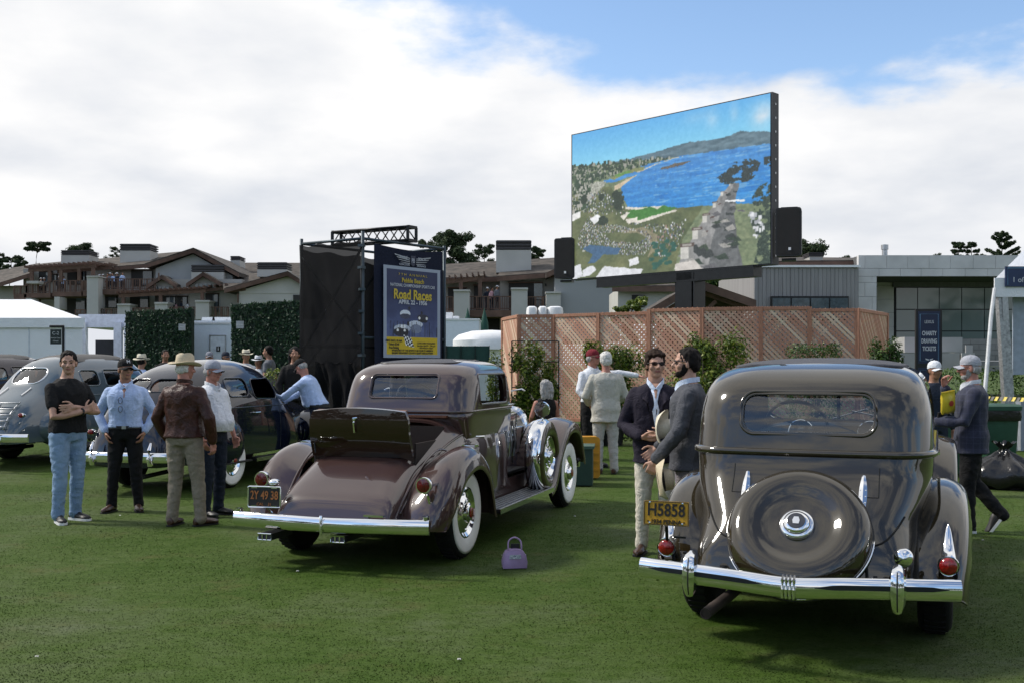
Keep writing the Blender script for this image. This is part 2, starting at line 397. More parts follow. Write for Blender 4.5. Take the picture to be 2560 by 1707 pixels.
def rear_ray(y=-3): return lambda u, v: ((u, y, v), (0, 1, 0))
def side_ray(s): return lambda u, v: ((s*3, u, v), (-s, 0, 0))
def top_ray(z=3): return lambda u, v: ((u, v, z), (0, 0, -1))
def prism_y(outl, y0, y1):
    mb = MB(); mb.prism([(u, 0, v) for u, v in outl], (0, y0, 0), (0, y1, 0)); return mb.mesh('cut')
def prism_x(outl, x0, x1):
    mb = MB(); mb.prism([(0, u, v) for u, v in outl], (x0, 0, 0), (x1, 0, 0)); return mb.mesh('cut')
def prism_z(outl, z0, z1):
    mb = MB(); mb.prism([(u, v, 0) for u, v in outl], (0, 0, z0), (0, 0, z1)); return mb.mesh('cut')
def at(outl, cx, cy, dx=0.): return [(x + cx + dx*y, y + cy) for x, y in outl]
def shell(me, thick, cuts):
    mods = [('SOLIDIFY', dict(thickness=thick, offset=-1.0, use_even_offset=False))]
    me = bake(me, mods)
    for c in cuts: me = bake(me, [('BOOLEAN', dict(cutter=c, operation='DIFFERENCE', solver='EXACT'))])
    bm = bmesh.new(); bm.from_mesh(me); bmesh.ops.recalc_face_normals(bm, faces=bm.faces); bm.to_mesh(me); bm.free()
    return me
def fender(root, name, sx, path, sect, mat, n=26, th=.018):
    # path: side-view points (y, z) from front to tail; sect(t) -> list of (x, off) from inner edge over the crown to the outer lip
    pp = spline([(0, y, z) for y, z in path], n); mb = MB(); rings = []
    for i, p in enumerate(pp):
        t = (pp[min(i+1, n-1)] - pp[max(i-1, 0)]).normalized(); nn = Vector((0, t.z, -t.y))
        if i == n//2 and nn.z < 0: pass
        o = []
        s2 = spline([(a, b, 0) for a, b in sect(i/(n-1))], 18)
        up = nn if nn.dot(Vector((0, 0, 1)) + Vector((0, 1 if p.y > sum(q.y for q in pp)/n else -1, 0))*.6) > 0 else -nn
        for q in s2: o.append(Vector((sx*q.x, p.y, p.z)) + up*q.y)
        for q in reversed(s2): o.append(Vector((sx*(q.x - (th if q.x > s2[9].x else -th)*.6), p.y, p.z)) + up*(q.y - th))
        rings.append(o)
    mb.loft(rings, True, True, True)
    return mb.build(name, mat, root, smooth=60)
def wheel(root, c, r, w, sx, white=True, hub=.205, name='wheel', disc=None):
    x0 = sx*w/2
    mb = MB(); pr = [(hub*.96, w*.36), (hub+.012, w*.47), (r*.80, w*.53), (r*.90, w*.50), (r*.965, w*.40), (r*.995, w*.25), (r, 0)]
    pr = pr + [(a, -b) for a, b in pr[-2::-1]]
    mb.lathe([(a, sx*b) for a, b in pr], c, 'x', 44)
    for k in range(40):                                   # tread blocks
        a = 2*math.pi*k/40; rot = Matrix.Rotation(a, 3, 'X')
        mb.box(Vector(c) + rot @ Vector((0, 0, r - .001)), (w*.62, .035, .012), rot)
    t = mb.build(name, RUBBER, root, smooth=50)
    if white:
        mb = MB(); mb.lathe([(a, sx*b) for a, b in ((hub+.004, w*.455), (hub+.014, w*.485), (hub+(r-hub)*.35, w*.535), (hub+(r-hub)*.62, w*.545), (r*.895, w*.515), (r*.89, w*.49))], c, 'x', 48)
        mb.build('whitewall', WHITEWALL, t, smooth=180)
    mb = MB(); mb.lathe([(a, sx*b) for a, b in ((hub+.004, w*.40), (hub+.006, w*.47), (hub-.008, w*.49), (hub-.022, w*.43), (hub-.04, w*.36), (hub*.62, w*.42), (hub*.58, w*.47), (hub*.5, w*.49), (hub*.42, w*.51), (hub*.40, w*.60), (hub*.33, w*.64), (hub*.30, w*.70), (.001, w*.74))], c, 'x', 40)
    h = mb.build('hubcap', disc or CHROME, t, smooth=40)
    mb = MB(); mb.lathe([(hub*.22, sx*w*.735), (hub*.2, sx*w*.75), (.001, sx*w*.755)], c, 'x', 16); mb.build('hub_badge', REDLENS if white else BLACK, h)
    return t
def steering(root, c, r=.21, tilt=60, mat=BLACK):
    rot = Matrix.Rotation(R(-tilt), 3, 'X'); mb = MB()
    mb.tube([Vector(c) + rot @ Vector((r*math.cos(a), r*math.sin(a), 0)) for a in np.linspace(0, 2*math.pi, 33)[:-1]], .012, 8, True)
    for a in (R(90), R(210), R(330)): mb.tube([Vector(c), Vector(c) + rot @ Vector((r*math.cos(a), r*math.sin(a), 0))], .008, 6)
    mb.tube([Vector(c), Vector(c) + rot @ Vector((0, 0, -.7))], .018, 8)
    return mb.build('steering_wheel', mat, root)
def vintage_front(root, paint, wb, y_cowl, w_cowl, z_hood, trackx, r, tw, white, fw, ztop=.98, sidemount=True, running=True):
    mb = MB(); rings = []
    for k in range(11):
        t = k/10; y = y_cowl + (wb + .12 - y_cowl)*t; w = w_cowl + (.30 - w_cowl)*t
        rings.append([(x, y, z) for x, z in arch(w, .52, z_hood - .03*t, 3.4, 24)])
    mb.loft(rings, False); mb.build('hood', paint, root, smooth=60)
    for s in (-1, 1):
        for k in range(14):
            mb = MB(); y = y_cowl + .35 + k*.075; mb.box((s*(w_cowl - (w_cowl-.30)*(y-y_cowl)/(wb+.12-y_cowl) + .002), y, .82), (.012, .03, .26))
            mb.build('hood_louvre', paint, root)
    yr = wb + .12; mb = MB()
    mb.loft([[(x, y, z) for x, z in arch(w, .42, zt, 3.6, 24)] for y, w, zt in ((yr-.01, .30, z_hood-.03), (yr+.01, .325, z_hood), (yr+.07, .325, z_hood), (yr+.10, .29, z_hood-.03))], False, False, True)
    rs = mb.build('radiator_shell', CHROME, root, smooth=50)
    mb = MB(); mb.loft([[(x, yr+.103, z) for x, z in arch(.275, .45, z_hood-.05, 3.6, 16)]] , False)
    mb.poly([(x, yr+.104, z) for x, z in arch(.275, .45, z_hood-.05, 3.6, 16)]); mb.build('grille', BLACKM, rs)
    for s in (-1, 1):
        mb = MB(); mb.lathe([(.01,-.20),(.06,-.17),(.12,-.08),(.14,0),(.145,.03),(.13,.045),(.001,.06)], (s*.42, yr-.02, .86), 'y', 24); mb.tube([(s*.42, yr-.05, .75), (s*.40, yr-.05, .5)], .025)
        mb.build('headlight', CHROME, root)
        xi, xo = trackx - .30, fw
        def sect(t): 
            k = math.sin(math.pi*min(1, max(0, t)))
            return [(xi - .05, -.015), (xi + .08, .012), (xi + (xo-xi)*.5, .035 + .02*k), (xo - .06, .012), (xo - .012, -.03), (xo, -.075 - .03*k)]
        fender(root, 'front_fender', s, [(wb-1.02, .32), (wb-.86, .40), (wb-.62, .70), (wb-.30, ztop-.06), (wb+.03, ztop), (wb+.33, ztop-.09), (wb+.52, .62), (wb+.57, .48)], sect, paint)
        if running:
            mb = MB(); mb.box((s*(fw-.15), wb*.5-.13, .315), (.30, wb-1.62, .03)); rb = mb.build('running_board', BLACK, root)
            mb = MB(); 
            for k in range(6): mb.box((s*(fw-.27+k*.05), wb*.5-.13, .334), (.022, wb-1.64, .008))
            mb.build('running_board_strips', STEEL, rb)
            mb = MB(); mb.box((s*(fw-.005), wb*.5-.13, .312), (.016, wb-1.62, .046)); mb.build('running_board_edge', CHROME, rb)
            mb = MB(); mb.box((s*(fw-.33), wb*.5-.13, .40), (.03, wb-1.5, .18)); mb.build('splash_apron', paint, root)
        wheel(root, (s*trackx, wb, r), r, tw, s, white)
    mb = MB(); mb.sweep(spline([(-.84, yr+.42, .47), (-.5, yr+.50, .47), (0, yr+.52, .46), (.5, yr+.50, .47), (.84, yr+.42, .47)], 25), [(a*.022, b*.05) for a, b in ((-1,-.7),(-.3,-1),(.6,-.8),(1,0),(.6,.8),(-.3,1),(-1,.7))])
    mb.build('front_bumper', CHROME, root)
    mb = MB()
    for x in (-.36, .36): mb.box((x, wb*.5-.2, .45), (.09, wb+1.0, .12))
    mb.box((0, 0, .40), (1.35, .10, .10)); mb.box((0, wb, .36), (1.35, .08, .08)); mb.box((0, wb*.45, .52), (1.1, wb+.2, .03)); mb.build('chassis', BLACK, root)
def seat(root, name, mat, y, z, w, h=.5, dpt=.5):
    mb = MB(); rings = []
    for k in range(9):
        a = k/8; rings.append([(x, y + .10 - .02*math.sin(a*3.14) + dy*(.5+.5*math.sin(a*3.0)), zz) for (x, zz), dy in [((w*u, z + h*a), 0) for u in np.linspace(-1, 1, 9)]] + [(w*u, y - .08, z + h*a*1.0) for u in np.linspace(1, -1, 9)])
    mb.loft(rings, True, True, True)
    mb.box((0, y + .10 + dpt/2, z - .02), (w*2, dpt, .18))
    return mb.build(name, mat, root, smooth=60)
def bezel(root, name, bvh, outl, ray, mat, r=.012, off=.002):
    mb = MB(); mb.tube(trace(bvh, outl, ray, off), r, 8, True, up=(0,.3,.95)); return mb.build(name, mat, root, smooth=180)

# ------------------------------------------------------------ taupe sedan on the right
def sedan():
    g = thing('vintage_sedan', 'dark taupe 1930s sedan seen from behind with a covered spare wheel on its tail', 'car', (1.985, 6.79, 0), R(-22.3))
    paint = carpaint('taupe_paint', (.028,.0215,.0108), (.025,.019,.0095), .25, spec=.2, cior=1.70)
    #      z    w    yr    yf   rrx  rry  rfx rfy  bow
    tab = [(.40,0.600,-.985,1.95,.10,.16,.1,.1,.04),(.50,0.610,-.965,1.95,.11,.20,.1,.1,.04),(.60,0.620,-.93,1.95,.15,.32,.1,.1,.04),(.655,0.640,-.905,1.95,.22,.48,.1,.1,.05),
           (.75,0.660,-.84,1.95,.30,.60,.1,.1,.05),(.85,0.690,-.755,1.95,.30,.55,.1,.1,.05),(.95,0.705,-.665,1.95,.28,.46,.1,.1,.05),(1.03,0.710,-.605,1.95,.26,.40,.1,.1,.05),(1.14,0.715,-.565,1.92,.24,.34,.1,.1,.05),
           (1.22,0.712,-.545,1.80,.24,.34,.1,.1,.05),(1.35,0.705,-.515,1.74,.25,.34,.1,.1,.05),(1.48,0.685,-.465,1.69,.26,.35,.1,.1,.05),(1.56,0.655,-.39,1.66,.27,.36,.1,.1,.05),(1.62,0.605,-.28,1.60,.28,.38,.12,.12,.05),
           (1.66,0.520,-.13,1.46,.28,.40,.14,.14,.05),(1.685,0.410,.06,1.30,.26,.38,.16,.16,.05),(1.70,0.270,.28,1.1,.2,.28,.15,.15,.03),(1.706,0.090,.50,.9,.08,.1,.08,.08,.0)]
    zs = np.concatenate([np.linspace(.40, .66, 9)[:-1], np.linspace(.66, 1.14, 17)[:-1], np.linspace(1.14, 1.56, 16)[:-1], np.linspace(1.56, 1.706, 15)])
    mb = MB(); mb.loft(zstack(tab, zs), True, False, True); me = mb.mesh('body')
    me = bake(me, [('SMOOTH', dict(factor=.5, iterations=4))]); bv = bvh_of(me)
    win = at(rrect(.385, .115, .075), 0, 1.372)
    wsh = at(rrect(.56, .15, .06), 0, 1.38)
    cuts = [prism_y(win, -.9, .3), prism_y(wsh, 1.3, 2.3)]
    sides = [at(rrect(.17, .13, .05), .02, 1.37), at(rrect(.31, .13, .04), .60, 1.37), at(rrect(.28, .13, .04), 1.26, 1.37)]
    for o in sides: cuts.append(prism_x(o, -1.2, 1.2))
    body = link('body', shell(me, .03, cuts), paint, g, smooth=40)
    # glass
    GL = GLASS
    mb = MB(); mb.loft(patch(bv, at(rrect(.39, .12, .078), 0, 1.372), rear_ray(), -.016)); mb.build('rear_window', GL, g, smooth=180)
    mb = MB(); mb.loft(patch(bv, at(rrect(.565, .155, .06), 0, 1.38), lambda u, v: ((u, 4, v), (0, -1, 0)), -.016)); mb.build('windshield', GL, g, smooth=180)
    for s in (-1, 1):
        for o in sides:
            mb = MB(); mb.loft(patch(bv, o, side_ray(s), -.018)); mb.build('side_window', GL, g, smooth=180)
    bezel(g, 'rear_window_frame', bv, at(rrect(.400, .130, .086, 8), 0, 1.372), rear_ray(), paint, .010, .0)
    bezel(g, 'rear_window_seal', bv, at(rrect(.387, .117, .077, 8), 0, 1.372), rear_ray(), M('dull_seal', (.10,.10,.10), .4), .005, -.008)
    # belt moulding round the body
    ring = [(x*1.012, y - .008 if y < 0 else y, 1.135) for x, y in plan(.715, -.566, 1.92, .24, .34, .1, .1, .05)]
    mb = MB(); mb.sweep(ring, [(a*.016, b*.022) for a, b in ((-1,-1),(0,-1),(.8,-.6),(1,0),(.8,.6),(0,1),(-1,1))], closed=True); mb.build('belt_moulding', paint, g, smooth=60)
    # panel seams on the tail
    seam = M('panel_gap', (.004,.004,.004), .9)
    mb = MB()
    mb.tube(trace(bv, [(-.42, z) for z in np.linspace(.90, 1.06, 8)], rear_ray(), .0), .003, 6)
    mb.tube(trace(bv, [(.42, z) for z in np.linspace(.90, 1.06, 8)], rear_ray(), .0), .003, 6)
    mb.tube(trace(bv, [(x, .90) for x in np.linspace(-.42, .42, 24)], rear_ray(), .0), .003, 6); mb.build('trunk_seam', seam, g)
    mb = MB(); mb.tube(trace(bv, [(x, .655 + .22*max(0, (abs(x)-.40)/.2)**2) for x in np.linspace(-.56, .56, 40)], rear_ray(), .001), .006, 6); mb.build('tail_panel_edge', seam, g)
    for s in (-1, 1):
        for y in (.24, .93, 1.60):
            mb = MB(); mb.tube(trace(bv, [(y, z) for z in np.linspace(.5, 1.12, 10)], side_ray(s), 0), .003, 6); mb.build('door_seam', seam, g)
        for y in (.86, 1.02):
            mb = MB(); mb.box((s*.735, y, 1.05), (.03, .10, .02)); mb.build('door_handle', CHROME, g)
    # fabric roof insert
    mb = MB(); o = at(rrect(.52, .72, .12), 0, .70)
    mb.loft(patch(bv, o, top_ray(), .012, 8)); top = trace(bv, o, top_ray(), .0)
    fab = M('roof_fabric', (.075,.077,.09), .8, var=.15, vs=60, bump=.3, bs=300)
    mb.build('roof_insert', fab, g, smooth=180)
    mb = MB(); mb.tube(top, .014, 8, True); mb.build('roof_insert_piping', fab, g, smooth=180)
    # chrome trunk hinges
    for s in (-1, 1):
        pth = trace(bv, [(s*.335, z) for z in np.linspace(1.01, .80, 14)], rear_ray(), .010)
        mb = MB(); mb.sweep(pth, lambda t: [(a*(.006+.017*math.sin(math.pi*min(max(t,.04),.96))**.7), b*.012) for a, b in ((-1,-.4),(0,-1),(1,-.4),(1,.3),(0,1),(-1,.3))], up=(0,-1,.3)); hn = mb.build('trunk_hinge', CHROME, g)
        mb = MB()
        for k in (5, 7, 9): mb.box(pth[k], (.036, .016, .006), Matrix.Rotation(R(-40), 3, 'X'))
        mb.build('hinge_knuckle', CHROME, hn)
    # spare wheel under a painted cover
    tilt = Matrix.Rotation(R(90 - 39), 3, 'X'); c = Vector((0, -.955, .735))
    sp = bpy.data.objects.new('spare_wheel', None)
    mb = MB(); mb.lathe([(.395,-.13),(.405,-.08),(.402,-.02),(.385,.03),(.35,.068),(.30,.083),(.26,.080),(.23,.068),(.205,.055),(.18,.048),(.15,.046),(.12,.044),(.10,.042),(.085,.040),(.03,.04),(.001,.04)], c, 'z', 72, tilt)
    cov = mb.build('spare_wheel_cover', paint, g, smooth=60)
    mb = MB(); mb.lathe([(.095,.040),(.098,.052),(.09,.066),(.075,.070),(.070,.082),(.055,.090),(.05,.092)], c, 'z', 40, tilt); mb.build('spare_hubcap', CHROME, cov, smooth=50)
    mb = MB(); mb.lathe([(.05,.091),(.049,.095),(.001,.097)], c, 'z', 32, tilt); mb.build('hub_badge', M('dark_badge', (.02,.022,.03), .2, coat=1), cov)
    mb = MB(); q = [(-.016,-.022),(.016,-.022),(.02,.0),(.012,.022),(-.012,.022),(-.02,0)]
    mb.prism([c + tilt @ Vector((a, b, .0975)) for a, b in q], (0,0,0), tilt @ Vector((0,0,.003))); mb.build('hub_emblem', CHROME, cov)
    mb = MB(); mb.tube([c + tilt @ Vector((.409*math.cos(a), .409*math.sin(a), -.06)) for a in np.linspace(R(-155), R(-2), 36)], .006, 6); mb.build('cover_trim_ring', CHROME, cov, smooth=180)
    mb = MB(); mb.tube([c + tilt @ Vector((.404*math.cos(a), .404*math.sin(a), -.09)) for a in np.linspace(0, 2*math.pi, 72)[:-1]], .006, 6, True); mb.build('cover_seam', BLACK, cov, smooth=180)
    bpy.data.objects.remove(sp)
    # rear fenders
    for s in (-1, 1):
        def sect(t):
            xi = .56 - .12*sstep(.55, 1, t); xo = .925 - .03*sstep(.6, 1, t); k = math.sin(math.pi*t)**.5 if 0 < t < 1 else 0
            return [(xi, -.03), (xi+.07, .01), (xi + (xo-xi)*.48, .045), (xo-.10, .035), (xo-.03, -.02), (xo, -.09-.05*k)]
        fender(g, 'rear_fender', s, [(.66, .30), (.60, .50), (.46, .74), (.22, .885), (-.02, .905), (-.28, .85), (-.50, .72), (-.66, .56), (-.74, .40), (-.76, .36)], sect, paint, 34)
        mb = MB(); mb.tube(spline([(s*.70, .35, .86), (s*.66, .0, .96), (s*.60, -.3, .90), (s*.54, -.55, .74), (s*.50, -.72, .55), (s*.49, -.8, .42)], 24), .011, 8); mb.build('fender_welt', paint, g, smooth=180)
        # tail lamps
        yb, zb, xb = -.80, .56, .79
        tl = MB(); rings = []
        for k in range(13):
            t = k/12; r_ = .055*(1-t)**.6 + .003; rings.append([(s*xb + r_*math.cos(a)*.9, yb - .03 + .14*t, zb + .02*t + .19*t*t + r_*math.sin(a)) for a in np.linspace(0, 2*math.pi, 17)[:-1]])
        tl.loft(rings, True, True, True); lamp = tl.build('tail_lamp', CHROME, g, smooth=60)
        mb = MB(); mb.lathe([(.056,-.012),(.058,.0),(.05,.008)], (s*xb, yb-.03, zb), 'y', 28); mb.build('lamp_ring', CHROME, lamp)
        mb = MB(); mb.lathe([(.047,.0),(.046,-.016),(.030,-.024),(.001,-.027)], (s*xb, yb-.034, zb), 'y', 28); mb.build('lamp_lens', REDLENS, lamp, smooth=60)
        mb = MB(); mb.lathe([(.05,0),(.045,.02),(.02,.05),(.001,.055)], (s*xb, yb+.03, zb-.065), 'y', 18); mb.box((s*xb, yb+.05, zb-.06), (.05,.08,.09), taper=.8); mb.build('lamp_bracket', paint, lamp)
        wheel(g, (s*.72, 0, .39), .39, .19, s, False, disc=CHROME)
    vintage_front(g, paint, 3.45, 1.90, .55, 1.13, .72, .39, .18, False, .90)
    # number plate
    pl = MB(); pl.prism([(a, 0, b) for a, b in rrect(.138, .073, .008)], (0, 0, 0), (0, .004, 0))
    PY = M('plate_yellow', (.52,.28,.012), .45, var=.1, vs=20, bump=.05); PK = M('plate_black', (.014,.012,.01), .4)
    plate = pl.build('number_plate', PY, g); plate.location = (-.775, -.90, .775); plate.rotation_euler = (R(-4), 0, 0)
    mb = MB(); o = rrect(.134, .069, .007); mb.tube([(a, -.002, b) for a, b in o], .0022, 6, True); mb.build('plate_rim', PK, plate)
    text('H5858', .105, PK, plate, (0, -.003, .016), ext=.002, sx=.80, space=1.02, bold=.002)
    text('\u2022 1934 PENNA \u2022', .036, PK, plate, (0, -.003, -.052), ext=.002, sx=.95, bold=.0006)
    mb = MB()
    for a, b in ((-.10,.062),(.10,.062),(-.10,-.060),(.10,-.060)): mb.lathe([(.007,0),(.006,-.004),(.001,-.005)], (a, -.001, b), 'y', 10)
    mb.build('plate_screws', CHROME, plate, kind='stuff')
    mb = MB(); mb.tube([(-.775, -.89, .70), (-.78, -.86, .62), (-.79, -.8, .58)], .01); mb.box((-.70, -.86, .63), (.07,.01,.012)); mb.build('plate_bracket', BLACKM, g)
    # bumper
    pf = [(a*.030, b*.058) for a, b in ((-.9,-.85),(-.2,-1),(.55,-.85),(.95,-.4),(1,.1),(.85,.6),(.4,.95),(-.2,1),(-.9,.85))]
    path = spline([(-.845,-1.20,.50),(-.6,-1.27,.50),(-.3,-1.32,.492),(0,-1.335,.475),(.3,-1.32,.492),(.6,-1.27,.50),(.845,-1.20,.50)], 41)
    mb = MB(); mb.sweep(path, [(a, b) for a, b in pf]); bp = mb.build('rear_bumper', CHROME, g, smooth=60)
    for s in (-1, 1):
        seg = [p for p in path if .10 < s*p.x < .81]
        mb = MB(); mb.sweep([p + Vector((0, -.0295, .010)) for p in seg], lambda t: [(a*.004, b*.013*min(1, 6*min(t+.02, 1.02-t))) for a, b in ((-1,-1),(1,-1),(1,1),(-1,1))]); mb.build('bumper_stripe', M('dark_stripe', (.012,.014,.022), .3), bp)
        q = min(path, key=lambda p: abs(p.x - s*.53)); mb = MB()
        gp = spline([q + Vector((0, .03, .115)), q + Vector((0, -.035, .085)), q + Vector((0, -.052, .0)), q + Vector((0, -.045, -.07)), q + Vector((0, -.02, -.115))], 16)
        mb.sweep(gp, lambda t: [(a*(.026+.018*math.sin(math.pi*min(1, t*1.0))), b) for a, b in ((-1,-.022),(-.75,.004),(-.25,.012),(.25,.012),(.75,.004),(1,-.022))], up=(0,-1,0.1)); gd = mb.build('bumper_guard', CHROME, bp, smooth=45)
        mb = MB(); mb.sweep([p + Vector((0,-.0125,0)) for p in gp[2:-1]], [(-.004,0),(.004,0),(.003,.003),(-.003,.003)], up=(0,-1,.1)); mb.build('guard_groove', BLACK, gd)
        mb = MB(); mb.bar((s*.40, -.8, .47), (s*.45, -1.27, .48), .02, .05); mb.build('bumper_iron', BLACKM, g)
    mb = MB(); 
    for x in (-.03, -.01, .01, .03): mb.tube([(x, -1.335+.02, .535), (x, -1.368, .52), (x, -1.372, .475), (x, -1.366, .43), (x, -1.335+.02, .415)], .009, 8)
    mb.build('bumper_clamp', CHROME, bp)
    # fuel cap, exhaust pipe, mirror
    h, n = hit(bv, (.56, -3, .585), (0, 1, 0)); h = h or Vector((.56, -.92, .585))
    mb = MB(); mb.lathe([(.052,.03),(.055,.0),(.045,-.02),(.001,-.03)], (.56, -.90, .60), 'y', 28, ); fc = mb.build('fuel_cap', CHROME, g, smooth=60)
    mb = MB(); mb.tube([(-.35, -.2, .32), (-.40, -.9, .31), (-.47, -1.22, .27)], .032, 14); mb.lathe([(.032,0),(.026,.0),(.026,.2)], (-.47,-1.222,.27), 'y', 14); mb.build('exhaust_pipe', M('rusty_pipe', (.06,.045,.038), .7, .4, var=.3), g)
    mb = MB(); mb.tube([(-.3, -.98, .62), (-.31, -1.0, .40)], .008); mb.build('tail_bracket', BLACKM, g); mb = MB(); mb.tube([(.37, -.98, .62), (.38, -1.0, .40)], .008); mb.build('tail_bracket', BLACKM, g)
    # inside
    cl = M('grey_cloth', (.16,.19,.23), .9, var=.2, vs=40, bump=.2, bs=200)
    seat(g, 'rear_seat', cl, -.18, .55, .60, .60); seat(g, 'front_seat', cl, .78, .5, .62, .62)
    mb = MB(); mb.loft([[(x, y, z) for x, z in arch(.62, .95, zt, 5, 20)] for y, zt in ((1.55, 1.19), (1.60, 1.215), (1.80, 1.20))], False); db = mb.build('dashboard', M('dash_paint', (.10,.11,.12), .5), g)
    for x in (-.28, .25):
        mb = MB(); mb.lathe([(.10,-.012),(.104,0),(.095,.01),(.001,.01)], (x, 1.545, 1.13), 'y', 28); mb.build('gauge', CHROME, db)
    mb = MB(); mb.tube([(-.05, 1.68, 1.235), (.22, 1.66, 1.32)], .006); mb.tube([(.10, 1.68, 1.30), (.45, 1.67, 1.23)], .006); mb.build('wipers', CHROME, g)
    steering(g, (-.28, 1.28, 1.20), .23, 55)
    mb = MB(); mb.tube([(0, 1.66, 1.24), (0, 1.62, 1.52)], .014); mb.build('windshield_post', paint, g)
    return g
SEDAN = sedan()
# ------------------------------------------------------------ brown rumble-seat coupe in the middle
def coupe():
    g = thing('rumble_seat_coupe', 'brown 1930s coupe with whitewall tyres and its rumble seat lid open', 'car', (-1.20, 9.25, 0), R(-17.8))
    paint = carpaint('brown_paint', (.055,.0295,.0262), (.049,.0265,.0235), .28, spec=.3, cior=1.75); dark = carpaint('dark_and_shaded_brown', (.022,.010,.005), None, .3, cior=1.5)  # the darker brown puts shade into the raised lid's colour
    leather = M('brown_leather', (.13,.045,.018), .5, var=.15, vs=30, bump=.2, bs=120); seam = M('panel_gap', (.004,.004,.004), .9)
    # lower body with tail deck
    T = np.array([(-.88,.41,.50,4.6),(-.86,.45,.505,4.6),(-.82,.55,.515,4.6),(-.68,.665,.53,4.6),(-.5,.775,.545,4.4),(-.3,.875,.56,4.2),(0,1.00,.59,4.0),(.3,1.12,.62,3.9),(.5,1.19,.64,3.9),(.75,1.215,.655,4.2),(1.3,1.215,.66,4.6),(1.9,1.20,.60,4.2),(2.1,1.185,.54,3.8)])
    ys = np.concatenate([np.linspace(-.88, -.6, 12)[:-1], np.linspace(-.6, .75, 24)[:-1], np.linspace(.75, 2.1, 12)])
    rings = []
    for y in ys:
        zt, w, e = [float(crom(T[:,0], T[:,k], y)) for k in (1, 2, 3)]
        zb = .42 if y > -.8 else .42 - .02
        rings.append([(x, y, z) for x, z in arch(w, min(zb, zt-.02), zt, e, 40)])
    mb = MB(); mb.loft(rings, False, False, False); me = mb.mesh('body'); bv = bvh_of(me)
    hole = [(-.47,-.26),(.47,-.26),(.48,.42),(-.48,.42)]
    body = link('body', shell(me, .022, [prism_z(hole, .4, 1.6)]), paint, g, smooth=40)
    mb = MB(); mb.poly([(x, -.882, z) for x, z in arch(.50, .34, .41, 5, 12)]); mb.box((0, -.85, .39), (1.0, .05, .05)); mb.build('tail_valance', paint, g)
    # rumble compartment
    mb = MB(); mb.box((0, .08, .50), (.94, .66, .03)); mb.box((-.478, .08, .75), (.014, .68, .5)); mb.box((.478, .08, .75), (.014, .68, .5)); mb.box((0, .42, .80), (.94, .014, .62)); mb.box((0,-.265,.66),(.94,.014,.36)); mb.build('rumble_lining', M('dark_lining', (.02,.012,.009), .8), g)
    mb = MB()
    for k in range(7): mb.tube([(-.43, .36 - .09*k*.6, .62), (-.43, .40 - .09*k*.6, .66), (.43, .40-.09*k*.6, .66), (.43, .36-.09*k*.6, .62)], .04, 8)
    mb.build('rumble_seat_cushion', leather, g)
    mb = MB(); mb.box((0, .47, 1.195), (.96, .05, .02)); mb.build('rumble_sill', leather, g)
    # open lid, hinged at its rear edge
    ang = R(10); rot = Matrix.Rotation(ang, 3, 'X'); base = Vector((0, -.285, .86)); rings = []
    for k in range(13):
        t = k/12; zz = .02 + .43*t; bul = .05*math.sin(math.pi*t*.9)
        w = .475 - .012*t - (.03*(t-.85)/.15 if t > .85 else 0)
        top = [(w*u, -bul*(1 - .25*u*u) - .01, zz - (.03*u*u if t > .5 else 0)) for u in np.linspace(-1, 1, 17)]
        bot = [(w*u, -bul*(1-.25*u*u) + .025, zz - (.03*u*u if t > .5 else 0)) for u in np.linspace(1, -1, 17)]
        rings.append([base + rot @ Vector(q) for q in top + bot])
    mb = MB(); mb.loft(rings, True, True, True); lid = mb.build('rumble_lid', dark, g, smooth=50)
    mb = MB(); mb.lathe([(.016,.0),(.014,-.03),(.001,-.032)], base + rot @ Vector((-.02,-.045,.36)), 'y', 14); mb.tube([base + rot @ Vector(q) for q in ((-.02,-.068,.372),(-.022,-.078,.34),(-.022,-.074,.25))], .009, 8); mb.tube([base + rot @ Vector(q) for q in ((-.03,-.068,.372),(.012,-.07,.378))], .008, 8); mb.build('lid_handle', CHROME, lid)
    mb = MB()
    mb.box(base + rot @ Vector((0, .035, .23)), (.84, .07, .38), rot); mb.build('rumble_seat_back', leather, lid)
    mb = MB(); mb.tube([base + rot @ Vector(q) for q in ((-.44,-.03,.16),(-.42,-.06,.06))], .006); mb.tube([base + Vector((.1,-.04,-.01)), base + Vector((.13,-.07,-.04)), base+Vector((.10,-.075,-.05))], .005); mb.build('lid_prop', BLACKM, lid, kind='stuff')
    # belt and deck mouldings
    for s in (-1, 1):
        pts = trace(bv, [(y, zz) for y, zz in ((2.05,1.02),(1.6,1.05),(1.1,1.06),(.7,1.04),(.35,.97),(.05,.87),(-.2,.76),(-.4,.66),(-.58,.55),(-.7,.46))], side_ray(s), .0)
        mb = MB(); mb.tube(spline(pts, 40), .012, 8); mb.build('belt_moulding', paint, g, smooth=180)
        for y in (.62, 1.55):
            mb = MB(); mb.tube(trace(bv, [(y + (0 if y > 1 else -.04*(1-(z-.45)/.7)), z) for z in np.linspace(.45, 1.14, 14)], side_ray(s), 0), .003, 6); mb.build('door_seam', seam, g)
        mb = MB(); mb.tube([(s*.67, .74, 1.0), (s*.70, .74, 1.0), (s*.705, .86, .995), ], .010, 8); mb.build('door_handle', CHROME, g)
        mb = MB(); mb.lathe([(.012,0),(.010,s*.012),(.001,s*.014)], (s*.635, .52, .66), 'x', 12); mb.build('step_bolt', CHROME, g)
